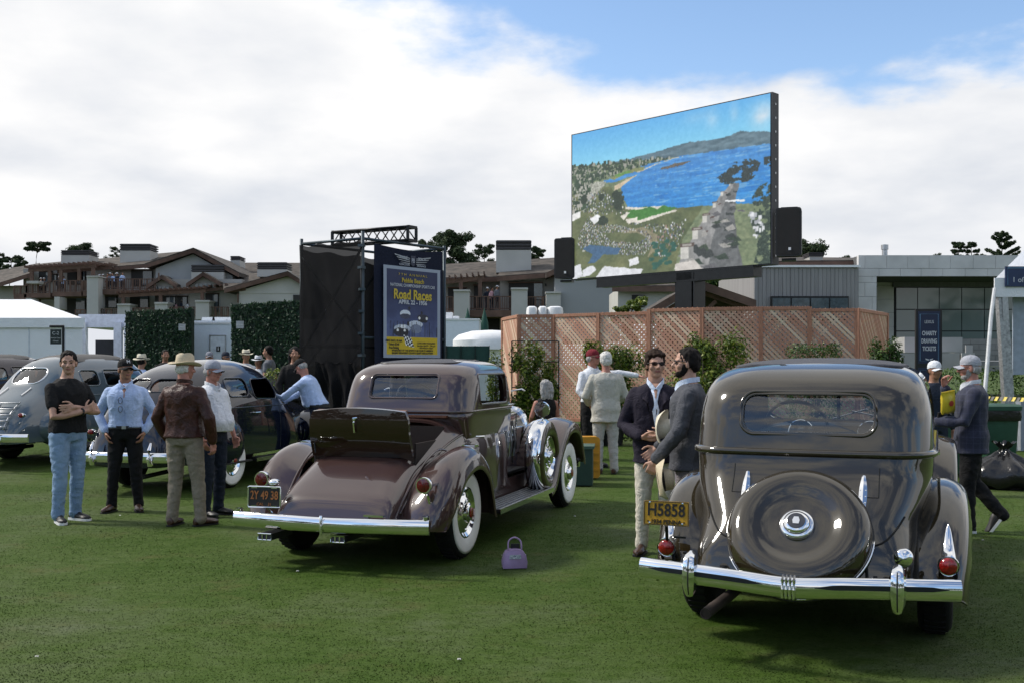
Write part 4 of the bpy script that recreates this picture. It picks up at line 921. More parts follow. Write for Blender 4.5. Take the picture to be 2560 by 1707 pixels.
    body = bpy.data.objects.new('body', me); C.objects.link(body); body.parent = g; me.polygons.foreach_set('use_smooth', [True]*len(me.polygons))
    if fine and not glasses:
        for q in (-1, 1):
            mb = MB(); mb.ell(Hd((q*.030,.0775,.008)), (.012*s,.008*s,.006*s), 10, 8, HR); mb.build('eye', EYEW, g, 180)
            if hair: mb = MB(); cap_chain(mb, [Hd((q*.014,.090,.030)), Hd((q*.034,.086,.036)), Hd((q*.050,.072,.030))], [.004*s,.0045*s,.003*s], 6); mb.build('eyebrow', hair, g, 180)
    # legs
    feet = {1: rf, -1: lf}; lift = {1: rlift, -1: llift}; kn = {1: rknee, -1: lknee}
    tb = MB(); prow = [(.845,.140*b,.105*b,0),(.90,.170*b,.122*b,-.006),(.96,.176*b,.126*b,-.004),(1.03,.165*b+.015*belly,.116*b+.045*belly,.03*belly)]
    torso_rings(tb, prow, xf=lambda p: (p + Vector((0,0,zoff)))*s)
    for q in (1, -1):
        fx, fy, fa = feet[q]; lz = lift[q]
        an = V((fx, fy - .03, .075 + lz)); hp_ = V((q*.088*b, 0, .90 + zoff)); k_ = V(kn[q]) if kn[q] else (V((q*.10, .40, .50)) if sit else (hp_.lerp(an, .51) + Vector((0, .028, 0))*s))
        cap_chain(tb, [hp_, hp_.lerp(k_, .5), k_, k_.lerp(an, .4), k_.lerp(an, .8), an + Vector((0,0,.005))], [.100*b*s,.086*b*s,.068*b*s,.064*b*s,.056*b*s,.060*b*s], 14)
        sb = MB(); fr = Matrix.Rotation(R(-fa), 3, 'Z') @ Matrix.Rotation(R(-55 if lz > .05 else 0), 3, 'X'); rings = []; c0 = V((fx, fy, lz))
        for t, wd, ht in ((-.095,.022,.05),(-.09,.034,.075),(-.06,.038,.095),(0,.039,.085),(.06,.045,.062),(.12,.048,.050),(.16,.040,.042),(.185,.020,.030)):
            rings.append([c0 + fr @ (Vector((wd*math.cos(a)*(1 if math.sin(a) < .3 else .8), t, .022 + max(-.004, ht*.55*math.sin(a) + ht*.4)))*s) for a in np.linspace(0, 2*math.pi, 13)[:-1]])
        sb.loft(rings, True, True, True); sh = sb.build('shoe', shoe_m or BLACK, g, 60)
        sb = MB(); sb.prism([c0 + fr @ (Vector((x, y, 0))*s) for x, y in ((-.033,-.098),(.033,-.098),(.042,-.05),(.046,.06),(.050,.12),(.040,.17),(.0,.192),(-.040,.17),(-.050,.12),(-.046,.06),(-.042,-.05))], (0,0,.002), fr @ Vector((0,0,.026 if sole else .016))); sb.build('sole', sole or BLACK, sh, 30)
    tm = crumple(remesh(tb, max(cv, .0135), 4), .0065 if fine else 0.004, 9, seed, (1,1,1.6)); link('trousers', tm, trouser_m, g, 180)
    # top
    jk = top == 'jacket'; grow = {'jacket': .024, 'shirt': .014, 'polo': .014, 'tshirt': .011, 'tank': .006}[top]
    mb = MB(); hz = hem if hem is not None else {'jacket': .80, 'shirt': .985, 'polo': .97, 'tshirt': .90, 'tank': .95}[top]
    r2 = [(hz, (.182 if jk else .172)*b + grow, (.130 if jk else .122)*b + grow + .05*belly*(1 if hz > .93 else .6), .03*belly)] + [(z, rx+grow, ry+grow, cy) for z, rx, ry, cy in rows if hz + .05 < z < 1.43] + [(1.445,.148*b+grow*.7,.094+grow*.5,-.013),(1.478,.104+grow*.5,.080+grow*.4,-.018),(1.495,.078+grow*.4,.072+grow*.3,-.02)]
    if jk: r2 = [r for r in r2 if r[0] < 1.485] + [(1.490,.080,.075,-.022)]
    torso_rings(mb, r2, xf=xf)
    sl = sleeve if sleeve is not None else {'tshirt': .62, 'polo': .68, 'tank': 0}.get(top, 2)
    for q, SH in ((1, SHR), (-1, SHL)):
        e, w = E[q], W_[q]; g2 = grow*(.8 if jk else .7)
        if sl <= 0: continue
        if sl < 1: cap_chain(mb, [SH, SH.lerp(e, .4), SH.lerp(e, sl*.85), SH.lerp(e, sl)], [.050*b*s+g2, .050*b*s+g2, .049*b*s+g2, .044*b*s+g2], 14)
        else: cap_chain(mb, [SH, SH.lerp(e, .5), e, e.lerp(w, .35), e.lerp(w, .75), e.lerp(w, .93)], [.051*b*s+g2, .049*s+g2, .045*s+g2, .042*s+g2, .036*s+g2, .032*s+g2], 14)
    me = crumple(remesh(mb, cv, 3), (.008 if not jk else .007) if fine else .004, 8, seed+20, (1.2,1.2,.9)); garment = link({'jacket': 'jacket', 'shirt': 'shirt', 'polo': 'polo_shirt', 'tshirt': 't_shirt', 'tank': 'tank_top'}[top], me, top_m, g, 180)
    gb = bvh_of(me)
    if cuff and sl >= 1:
        for q in (1, -1):
            e, w = E[q], W_[q]; mb = MB(); mb.tube([e.lerp(w, .86), e.lerp(w, .985)], .036*s, 14); mb.build('shirt_cuff', cuff, g, 60)
    if collar:
        for q in (-1, 1):
            a0 = xf((q*.010, .085, 1.44)); mb = MB()
            pts = [xf(p) for p in ((q*.012,.100,1.435),(q*.050,.075,1.485),(q*.072,.0,1.515),(q*.045,-.070,1.525),(0,-.088,1.528))]
            mb.sweep(spline(pts, 12), [(-.004,-.020*s),(.006,-.022*s),(.005,.018*s),(-.003,.018*s)]); mb.build('collar', collar, g, 60)
    if belt:
        mb = MB(); z0 = (hz + .003 + zoff); mb.sweep([V((( .170*b+.012+.015*belly)*math.cos(a), .03*belly + (.122*b+.012+.045*belly)*math.sin(a), z0)) for a in np.linspace(0, 2*math.pi, 29)[:-1]], [(-.006,-.018*s),(.006,-.018*s),(.006,.018*s),(-.006,.018*s)], closed=True); bl = mb.build('belt', belt, g)
        mb = MB(); mb.box(V((0, .03*belly + .137*b + .045*belly, z0)), (.045,.012,.034)); mb.build('buckle', STEEL, bl)
    # hair, beard
    if hair and hair_s != 'none':
        mb = MB()
        def he(c, r): mb.ell(Hd(c), [q*s for q in r], 18, 12, rot=HR)
        if hair_s in ('short', 'full', 'long'):
            k = .010 if hair_s == 'short' else .018
            he((0,-.020,.048), (.078+k*.6,.090+k*.6,.080+k)); he((0,-.060,.0), (.070+k*.5,.045+k,.075)); 
            for q in (-1, 1): he((q*.066,-.030,.010), (.018+k*.3,.045,.045))
        if hair_s == 'short': he((0,.018,.092), (.060,.050,.030))
        if hair_s == 'full':
            for q in np.linspace(-1, 1, 6): he((q*.05,.055-.02*abs(q),.085), (.03,.035,.022))
        if hair_s == 'fringe':                      # hair below a hat
            he((0,-.050,-.005), (.077,.056,.060)); 
            for q in (-1, 1): he((q*.068,-.028,.0), (.016,.045,.040))
        if hair_s == 'long':
            for q in (-1, 0, 1): cap_chain(mb, [Hd((q*.06,-.05,.06)), Hd((q*.075,-.075,-.05)), Hd((q*.065,-.085,-.16)), Hd((q*.05,-.07,-.26))], [.05*s,.05*s,.042*s,.02*s], 10)
        me = crumple(remesh(mb, .008 if fine else .015, 1), .010, 40, seed+40, (1,1,.5), False); link('hair', me, hair, g, 180)
    if beard:
        mb = MB(); mb.ell(Hd((0,.024,-.072)), (.058*s,.060*s,.040*s), 16, 10, HR); mb.ell(Hd((0,.050,-.088)), (.038*s,.038*s,.028*s), 14, 10, HR)
        for q in (-1, 1): mb.ell(Hd((q*.056,.012,-.035)), (.012*s,.03*s,.04*s), 10, 8, HR)
        me = crumple(remesh(mb, .007, 1), .003, 60, seed+60, (1,1,1), False); link('beard', me, beard, g, 180)
    if glasses:
        mb = MB()
        for q in (-1, 1):
            mb.prism([Hd((q*.033 + .024*math.cos(a)*1.05, .094 - .010*abs(math.cos(a)*.5+.5*q*0)-.35*abs(q*.033+.024*math.cos(a))**1.6, .010 + .017*math.sin(a))) for a in np.linspace(0, 2*math.pi, 15)[:-1]], (0,0,0), HR @ Vector((0,.006,0))*s)
            mb.tube([Hd((q*.056,.085,.014)), Hd((q*.076,.04,.016)), Hd((q*.082,-.01,.012))], .0035*s, 6)
        mb.tube([Hd((-.02,.098,.016)), Hd((0,.101,.018)), Hd((.02,.098,.016))], .004*s, 6)
        mb.build('sunglasses', M('dark_glasses', (.008,.008,.009), .12, coat=.5), g, 30)
    if hat:
        mb = MB(); hm = hat_m
        if hat == 'cap':
            rings = []
            for z, r_ in ((.030,.098),(.050,.099),(.075,.096),(.100,.086),(.122,.066),(.135,.040),(.140,.004)): rings.append([Hd((r_*.86*math.cos(a), -.010 + r_*1.02*math.sin(a), z + (.012 if math.sin(a) > 0 else 0)*(1-(z-.03)/.11))) for a in np.linspace(0, 2*math.pi, 25)[:-1]])
            mb.loft(rings); hb = mb.build('cap', hm, g, 180)
            mb = MB(); rg = []
            for k in range(7):
                t = k/6; rg.append([Hd((u*(.080 - .018*t*t)*(1 if t < .9 else .9), .070 + .085*t*(1-.28*u*u) - .02*u*u, .040 - .012*t - .030*u*u)) for u in np.linspace(-1, 1, 11)])
            mb.loft(rg, False); vm = bake(mb.mesh('v'), [('SOLIDIFY', dict(thickness=.005))]); link('visor', vm, hm, hb, 60)
            mb = MB(); mb.ell(Hd((0,-.01,.142)), (.008*s,.008*s,.005*s), 8, 6); mb.build('cap_button', hm, hb)
        else:
            rings = []
            for r_, z, kx in ((.086,.045,0),(.100,.040,0),(.130,.036,.02),(.160,.044,.05),(.166,.050,.06),(.162,.053,.06),(.130,.043,.03),(.100,.048,0),(.094,.055,0),(.091,.10,0),(.086,.135,0),(.075,.152,0),(.045,.140,0),(.005,.134,0)):
                rings.append([Hd((r_*.95*math.cos(a), -.008 + r_*1.08*math.sin(a), z + kx*.35*abs(math.cos(a))**2 - kx*.22*abs(math.sin(a))**2 + (0.012*math.cos(2*a) if r_ < .08 else 0))) for a in np.linspace(0, 2*math.pi, 33)[:-1]])
            mb.loft(rings); hb = mb.build('hat', hm, g, 60)
            mb = MB(); mb.loft([[Hd((r_*.95*math.cos(a), -.008 + r_*1.08*math.sin(a), z)) for a in np.linspace(0, 2*math.pi, 33)[:-1]] for r_, z in ((.0955,.056),(.0945,.082))]); mb.build('hat_band', M('hat_band_black', (.02,.018,.016), .8) if hat == 'fedora_dark' else hm, hb, 60)
    return dict(g=g, bvh=gb, xf=xf, s=s, Hd=Hd, HR=HR, V=V)
def decal(pr, name, outl, mat, off=.004, direction=(0,-1,0), y0=1.0, rings=3):   # a flat piece of cloth lying on a garment, outline in (x, z)
    s = pr['s']; d = Vector(direction)
    rs = patch(pr['bvh'], [(x*s, z*s) for x, z in outl], lambda u, v: (Vector((u, 0, v)) - d*y0, d), off, rings)
    mb = MB(); mb.loft(rs); return mb.build(name, mat, pr['g'], 180)
def loose_hat(name, label, c, rot, mat, band=None):
    mb = MB(); rings = []
    for r_, z in ((.090,0),(.13,-.006),(.172,.012),(.176,.018),(.17,.020),(.13,.004),(.100,.008),(.094,.02),(.09,.07),(.084,.10),(.07,.116),(.04,.104),(.004,.1)):
        rings.append([(r_*.95*math.cos(a), r_*1.1*math.sin(a), z + (.05*(math.cos(a)**2)*(r_-.13)/.045 if r_ > .13 else 0)) for a in np.linspace(0, 2*math.pi, 33)[:-1]])
    mb.loft(rings); o = mb.build(name, mat, None, 60, label=label, cat='hat'); o.location = c; o.rotation_euler = rot
    mb = MB(); mb.loft([[(r_*.95*math.cos(a), r_*1.1*math.sin(a), z) for a in np.linspace(0, 2*math.pi, 33)[:-1]] for r_, z in ((.0965,.012),(.0935,.045))]); mb.build('hat_band', band or mat, o, 60)
    return o
STRAW = M('pale_straw', (.62,.53,.37), .8, var=.15, vs=160, bump=.2, bs=400)
CREAM = M('cream_felt', (.70,.64,.50), .8, var=.08, vs=60, bump=.1, bs=300)
BLKCLOTH = cloth('black_cloth', (.010,.010,.011)); DENIM = cloth('washed_denim', (.25,.36,.51), c2=(.17,.26,.40), vs=7); KHAKI = cloth('khaki_twill', (.25,.215,.165)); LTBLUE = cloth('pale_blue_shirt', (.46,.58,.84)); WHITEC = cloth('white_cotton', (.74,.76,.80))
NAVYJ = cloth('dark_navy_jeans', (.018,.025,.042)); LEATHER = M('brown_jacket_leather', (.060,.020,.014), .42, var=.25, vs=14, bump=.2, bs=60, wrinkle=.28, spec=.3); BRSHOE = M('brown_shoe_leather', (.06,.025,.014), .4, coat=.2); BKSHOE = M('black_shoe', (.014,.014,.015), .5)
GREYHAIR = M('grey_hair', (.42,.41,.40), .6, var=.3, vs=60, aniso=(1,1,.2)); WHHAIR = M('white_hair', (.72,.70,.66), .6, var=.2, vs=60); DKHAIR = M('dark_hair', (.010,.007,.006), .75, spec=.2, var=.3, vs=60); BRHAIR = M('brown_hair', (.030,.015,.008), .75, spec=.2, var=.3, vs=60)
def crowd_near():
    # four men talking on the lawn
    p = person('man with folded arms in black t-shirt and light blue jeans', (-4.75, 11.12), 122, 1.82, 'tshirt', BLKCLOTH, DENIM, BKSHOE, 'light', re=(.255,.13,1.10), rw=(-.03,.235,1.155), le=(-.255,.13,1.13), lw=(.06,.205,1.20), rh=((-.9,.1,.45),(.2,-1,0)), lh=((.95,.0,-.1),(0,-1,0)),
               rf=(.13,.05,22), lf=(-.11,.0,-6), head=(38,-3), hair=DKHAIR, build=1.10, sole=WHITE, hem=.93)
    mb = MB(); w = p['V']((-.005,.232,1.15)); mb.tube([w + Vector((.02*math.sin(a)*0, .033*math.cos(a), .033*math.sin(a))) for a in np.linspace(0, 6.283, 17)[:-1]], .010, 8, True); mb.build('wristwatch', BLACK, p['g'], 60)
    p = person('man in pale blue shirt and black cap with hands in his pockets', (-4.42, 11.9), 168, 1.74, 'shirt', LTBLUE, BLKCLOTH, BRSHOE, 'tan', re=(.315,-.07,1.14), rw=(.215,.05,.93), le=(-.315,-.07,1.14), lw=(-.215,.05,.93), rh=((-.3,.3,-.9),(-1,0,0)), lh=((.3,.3,-.9),(1,0,0)),
               rf=(.16,.02,20), lf=(-.14,.02,-16), head=(-28,2), hat='cap', hat_m=BLKCLOTH, glasses=True, collar=LTBLUE, belt=BLACK, build=1.06)
    decal(p, 'open_neck', [(-.045,1.485),(.045,1.485),(.004,1.33),(-.004,1.33)], SKIN['tan'])
    decal(p, 'shirt_placket', [(-.012,1.32),(.012,1.32),(.012,1.0),(-.012,1.0)], LTBLUE, .006)
    mb = MB(); 
    for dz in (1.30, 1.20): mb.tube([p['V']((.035 + .022*math.cos(a), .165, dz + .035*math.sin(a))) for a in np.linspace(0, 6.283, 17)[:-1]], .004, 6, True)
    mb.build('hanging_spectacles', M('blue_frame', (.03,.05,.10), .3), p['g'], 60)
    t = text('M', .055, WHITE, p['g'], p['Hd']((0,.098,.092)), rot=(R(70), 0, R(180-28)), name='cap_monogram')
    t.rotation_euler = (p['HR'] @ Matrix.Rotation(R(180), 3, 'Z') @ Matrix.Rotation(R(68), 3, 'X')).to_euler()
    person('man in brown leather jacket and straw hat with his back turned', (-3.40, 10.8), 14, 1.76, 'jacket', LEATHER, KHAKI, BRSHOE, 'red', re=(.315,-.05,1.13), rw=(.29,.06,.88), le=(-.31,-.03,1.13), lw=(-.26,.10,.90), rh=((.05,.1,-1),(-1,.2,0)),
           rf=(.17,.06,30), lf=(-.13,.0,-5), head=(28,-4), hair=WHHAIR, hair_s='fringe', hat='fedora', hat_m=STRAW, build=1.08, hem=.93, rcurl=.75, collar=LEATHER)
    p = person('man in white polo shirt, grey cap and dark trousers facing right', (-3.33, 11.55), 118, 1.72, 'polo', WHITEC, NAVYJ, BKSHOE, 'red', re=(.28,-.02,1.12), rw=(.26,.10,.90), le=(-.28,-.02,1.12), lw=(-.25,.10,.90), rf=(.12,.04,10), lf=(-.13,0,-5), head=(-6,-4), belly=1.0,
           hair=GREYHAIR, hair_s='fringe', hat='cap', hat_m=cloth('grey_cap_cloth', (.34,.36,.42)), glasses=True, collar=WHITEC, build=1.08)
    # man leaning on the fastback
    person('man in pale blue shirt leaning over to the fastback sedan door', (-3.02, 16.3), -78, 1.78, 'shirt', LTBLUE, NAVYJ, BKSHOE, 'red', re=(.24,.50,1.14), rw=(.14,.66,1.05), le=(-.24,.50,1.12), lw=(-.14,.68,1.05), lean=26, head=(8,-22), belly=.5,
           hair=GREYHAIR, hair_s='fringe', hat='cap', hat_m=BLKCLOTH, build=1.12, vox=.009, belt=BLACK)
    HOOD = cloth('black_hoodie', (.014,.013,.013))
    p = person('person in black hooded sweatshirt by the dark scaffold mesh', (-3.95, 18.9), 150, 1.86, 'jacket', HOOD, HOOD, BKSHOE, 'tan', head=(20,0), hair=HOOD, hair_s='long', vox=.012, hands=True, hem=.86)
    # navy blazer and grey jacket
    NAVYB = cloth('navy_blazer', (.017,.014,.026)); CREAMT = cloth('cream_trousers', (.68,.63,.53)); PBS = cloth('striped_blue_shirt', (.52,.63,.84), c2=(.70,.76,.86), vs=120)
    p = person('young man in navy blazer and cream trousers holding a pale hat', (1.27, 9.22), 186, 1.80, 'jacket', NAVYB, CREAMT, BRSHOE, 'light', re=(.275,-.03,1.12), rw=(.13,.27,1.04), le=(-.265,.0,1.12), lw=(-.07,.29,1.03), rh=((-.85,.25,-.15),(0,-.5,.8)), lh=((.85,.2,.15),(0,-1,0)),
               rf=(.12,.03,14), lf=(-.10,0,-8), head=(-14,0), hair=BRHAIR, hair_s='full', glasses=True, collar=PBS, cuff=PBS, hem=.80)
    decal(p, 'shirt_front', [(-.058,1.49),(.058,1.49),(.030,1.25),(.004,1.10),(-.030,1.25)], PBS, .003)
    decal(p, 'open_neck', [(-.040,1.485),(.040,1.485),(.003,1.36),(-.003,1.36)], SKIN['light'], .007)
    for q in (-1, 1): decal(p, 'lapel', [(q*.060,1.485),(q*.115,1.36),(q*.085,1.34),(q*.010,1.09),(q*.030,1.25)][::q], NAVYB, .010)
    for z in (1.02, .95):
        mb = MB(); mb.lathe([(.010,0),(.008,.004),(.001,.006)], p['V']((.03, .175, z)), 'y', 10); mb.build('button', M('brass', (.7,.45,.12), .3, 1.0), p['g'])
    loose_hat('panama_hat', 'pale hat held in front of the navy blazer', (1.27, 8.90, 1.12), (R(8), R(86), R(-15)), CREAM)
    GREYJ = cloth('grey_wool', (.085,.088,.100), vs=90, c2=(.065,.068,.080)); GREYT = cloth('grey_trousers', (.22,.20,.22))
    p = person('bearded man in grey sport jacket beside the taupe sedan', (1.46, 8.62), 282, 1.81, 'jacket', GREYJ, GREYT, BRSHOE, 'light', re=(.26,.06,1.13), rw=(.20,.26,.95), le=(-.275,.06,1.11), lw=(-.22,.25,.88), lh=((.05,.35,-.9),(1,0,0)), rf=(.10,.06,6), lf=(-.10,-.02,-6), head=(-4,3),
               hair=DKHAIR, hair_s='short', glasses=True, beard=DKHAIR, collar=PBS, cuff=PBS, hem=.79, lcurl=.9, build=1.06)
    decal(p, 'shirt_front', [(-.058,1.49),(.058,1.49),(.030,1.25),(.004,1.12),(-.030,1.25)], PBS, .003)
    loose_hat('panama_hat', 'pale hat with black band hanging from the hand beside grey jacket', (1.17, 8.30, .745), (R(-15), R(82), R(-20)), STRAW, M('hat_band_black', (.02,.018,.016), .8))
    # by the lattice
    LINEN = cloth('pale_linen', (.50,.48,.42), c2=(.44,.42,.37), vs=18); LINENT = cloth('linen_trousers', (.47,.46,.43))
    person('tall white haired man in pale linen suit seen from behind', (1.42, 15.75), -8, 1.84, 'jacket', LINEN, LINENT, BRSHOE, 'red', re=(.30,.0,1.13), rw=(.17,.22,1.05), le=(-.30,.02,1.13), lw=(-.20,.24,1.02), rf=(.12,.0,16), lf=(-.10,.05,-10), hair=WHHAIR, hair_s='full', build=1.12, vox=.009, hem=.76)
    p = person('man in dark red cap and white shirt pointing along the lattice', (1.28, 16.5), 150, 1.86, 'shirt', WHITEC, BLKCLOTH, BKSHOE, 'red', re=(.28,.05,1.15), rw=(.20,.22,1.0), le=(-.40,.14,1.42), lw=(-.64,.28,1.38), lh=((-.85,.45,-.08),(0,0,-1)), lcurl=.1, head=(-40,2), hair=GREYHAIR, hair_s='fringe', hat='cap', hat_m=cloth('dark_red_cap', (.20,.02,.03)), glasses=True, collar=WHITEC, vox=.009, build=1.05)
    BLK = BLKCLOTH
    p = person('seated woman with long grey hair and black straps', (.52, 16.2, .20), -24, 1.66, 'tank', BLK, BLK, BKSHOE, 'red', re=(.24,.03,.72), rw=(.16,.25,.58), le=(-.24,.03,.72), lw=(-.16,.25,.58), rf=(.12,.46,0), lf=(-.12,.46,0), hair=GREYHAIR, hair_s='long', sit=True, vox=.009)
    mb = MB(); mb.box((0, -.02, .40), (.42,.42,.05)); st = thing('folding_chair', 'dark folding chair under the seated woman', 'chair', (.52, 16.2, .14), R(24)); mb.build('seat', BLACKM, st)
    for x, y in ((-.19,-.2),(.19,-.2),(-.19,.18),(.19,.18)): mb = MB(); mb.tube([(x, y, .39), (x*1.05, y*1.15, 0)], .012); mb.build('leg', BLACKM, st)
    # man with crisps on the right
    PLAID = M('navy_plaid', (.022,.026,.052), .85, col2=(.014,.017,.036), vs=60, bump=.2, bs=250, sheen=.1)
    nt = PLAID.node_tree; tc = nt.nodes.new('ShaderNodeTexCoord'); bs = nt.nodes['Principled BSDF']; src = bs.inputs['Base Color'].links[0].from_socket
    for ax in (0, 2):
        sp = nt.nodes.new('ShaderNodeSeparateXYZ'); nt.links.new(tc.outputs['Object'], sp.inputs[0]); m1 = nt.nodes.new('ShaderNodeMath'); m1.operation = 'PINGPONG'; m1.inputs[1].default_value = .03
        nt.links.new(sp.outputs[ax if ax else 1], m1.inputs[0]); m2 = nt.nodes.new('ShaderNodeMath'); m2.operation = 'LESS_THAN'; m2.inputs[1].default_value = .0045; nt.links.new(m1.outputs[0], m2.inputs[0])
        m3 = nt.nodes.new('ShaderNodeMath'); m3.operation = 'MULTIPLY'; m3.inputs[1].default_value = .3; nt.links.new(m2.outputs[0], m3.inputs[0])
        mx = nt.nodes.new('ShaderNodeMix'); mx.data_type = 'RGBA'; nt.links.new(m3.outputs[0], mx.inputs[0]); nt.links.new(src, mx.inputs[6]); mx.inputs[7].default_value = (.045,.05,.10,1); src = mx.outputs[2]
    nt.links.new(src, bs.inputs['Base Color'])
    p = person('man in navy plaid jacket and grey cap eating from a yellow bag', (4.60, 10.42), -72, 1.76, 'jacket', PLAID, BLKCLOTH, BKSHOE, 'red', re=(.26,.16,1.22), rw=(.10,.24,1.46), le=(-.28,.10,1.12), lw=(-.20,.34,1.12), rh=((-.3,.1,.9),(-.6,-.6,0)), lh=((.1,.9,.1),(1,0,0)), rf=(.09,-.27,0), lf=(-.10,.06,0), rlift=.09, rknee=(.10,-.03,.50),
               head=(2,-2), hair=GREYHAIR, hair_s='fringe', hat='cap', hat_m=cloth('pale_grey_cap', (.40,.41,.45)), glasses=True, beard=GREYHAIR, collar=WHITEC, cuff=WHITEC, sole=WHITE, hem=.80, build=1.15, rcurl=.8, lcurl=.7)
    decal(p, 'pocket_flap', [(-.13,.99),(-.05,.98),(-.05,.93),(-.13,.94)], PLAID, .01)
    CR = M('yellow_foil', (.72,.55,.04), .3, var=.15, vs=10)
    mb = MB(); rings = []
    for t, w, d in ((0,.075,.006),(.03,.085,.03),(.10,.085,.045),(.17,.08,.04),(.21,.088,.012),(.225,.09,.02)): rings.append([(w*math.cos(a), d*math.sin(a) + .006*math.sin(5*a+t*40), t) for a in np.linspace(0, 6.283, 17)[:-1]])
    mb.loft(rings, True, True, False); bag = mb.build('crisp_bag', CR, None, 60, label='yellow crisp bag held by the man in plaid jacket', cat='bag'); bag.location = (4.31, 10.28, 1.19); bag.rotation_euler = (R(8), R(-8), R(20))
    mb = MB(); mb.lathe([(.028,-.047),(.027,-.049),(.001,-.05)], (0,0,.11), 'y', 16); mb.build('bag_emblem', M('emblem_red', (.45,.05,.03), .4), bag)
    mb = MB(); mb.box((0,0,0), (.07,.012,.14)); ph = mb.build('mobile_phone', BLACK, None, label='black phone in the hand below the yellow bag', cat='phone'); ph.location = (4.25, 10.32, 1.13); ph.rotation_euler = (R(10), 0, R(15))
    # others farther back
    FAR = dict(vox=.014)
    OR = cloth('orange_vest', (.75,.16,.03))
    person('person in white cap and dark top behind the yellow bag', (5.44, 13.4), 170, 1.72, 'shirt', NAVYJ, NAVYJ, BKSHOE, 'tan', hat='cap', hat_m=WHITEC, hair=DKHAIR, hair_s='fringe', **FAR)
    far = [('man in light hat standing past the blue-grey sedan', 325, 806, 20.0, 'fedora_dark', CREAM, LTBLUE, 20), ('person in grey cap before the white trailer', 481, 800, 24.5, 'cap', cloth('grey_cap2', (.25,.26,.30)), BLKCLOTH, 160), ('person in dark cap by the trailer door', 518, 800, 24.5, 'cap', NAVYJ, BLKCLOTH, 120),
           ('person in cream hat before the hedge screen', 565, 797, 24.0, 'fedora_dark', CREAM, WHITEC, 150), ('person in white banded hat and pale scarf', 594, 810, 23.0, 'fedora_dark', WHITEC, WHITEC, 190), ('man in grey t-shirt walking left before the hedge', 617, 794, 23.0, None, None, cloth('grey_tee', (.16,.17,.19)), -80), ('person with dark hair past the blue-grey sedan roof', 380, 803, 25.0, None, None, BLKCLOTH, 150)]
    for lb, x, ytop, d, hat, hm, tm, yaw in far:
        q = P(x*1.0884, ytop*1.0884, d); z0 = gz(0, d); h = q.z - z0 - (.10 if hat else 0); h = min(max(h, 1.5), 1.9)
        person(lb, (q.x, d, q.z - h - (.08 if hat else 0) if abs(q.z - h) < .6 else z0), yaw, h, 'tshirt' if 't-shirt' in lb else 'shirt', tm, NAVYJ, BKSHOE, 'tan', hat=hat, hat_m=hm, hair=DKHAIR, hair_s='fringe' if hat else 'short', hands=False, **FAR)
crowd_near()
def balcony_prototypes():
    cols = [WHITEC, LTBLUE, NAVYJ, cloth('rust_shirt', (.35,.10,.05)), cloth('grey_tee', (.16,.17,.19)), cloth('pink_shirt', (.60,.35,.38))]
    protos = []
    for i, c in enumerate(cols): protos.append(person('tmp', (0, 200+i, 0), 170, 1.75, 'shirt', c, NAVYJ, BKSHOE, 'tan', hair=DKHAIR, hair_s='short' if i % 2 else 'fringe', hat=None if i % 2 else 'fedora_dark', hat_m=WHITEC, vox=.03, hands=False)['g'])
    return protos
PROTOS = balcony_prototypes()
# ------------------------------------------------------------ pictures: a screen or a print as a fine sheet with colours
def grid_picture(name, w, h, img, mat, parent, y=-.003):       # img[row from top, col] in display colours 0..1
    H, W = img.shape[:2]; n = (W+1)*(H+1)
    xs = np.linspace(0, w, W+1); zs = np.linspace(h, 0, H+1); X, Z = np.meshgrid(xs, zs)
    v = np.stack([X.ravel(), np.full(n, y), Z.ravel()], 1)
    i = np.arange(H*W); r, c = i//W, i % W; a = r*(W+1)+c; f = np.stack([a+W+1, a+W+2, a+1, a], 1)
    me = bpy.data.meshes.new(name); me.vertices.add(n); me.vertices.foreach_set('co', v.ravel()); me.loops.add(4*H*W); me.loops.foreach_set('vertex_index', f.ravel()); me.polygons.add(H*W); me.polygons.foreach_set('loop_start', np.arange(0, 4*H*W, 4)); me.update(calc_edges=True)
    lin_ = np.where(img <= .04045, img/12.92, ((np.clip(img, 0, 1)+.055)/1.055)**2.4)
    col = np.concatenate([np.repeat(lin_.reshape(-1, 3), 4, 0), np.ones((4*H*W, 1))], 1)
    at_ = me.color_attributes.new('picture', 'FLOAT_COLOR', 'CORNER'); at_.data.foreach_set('color', col.ravel().astype(np.float32))
    return link(name, me, mat, parent, 0)
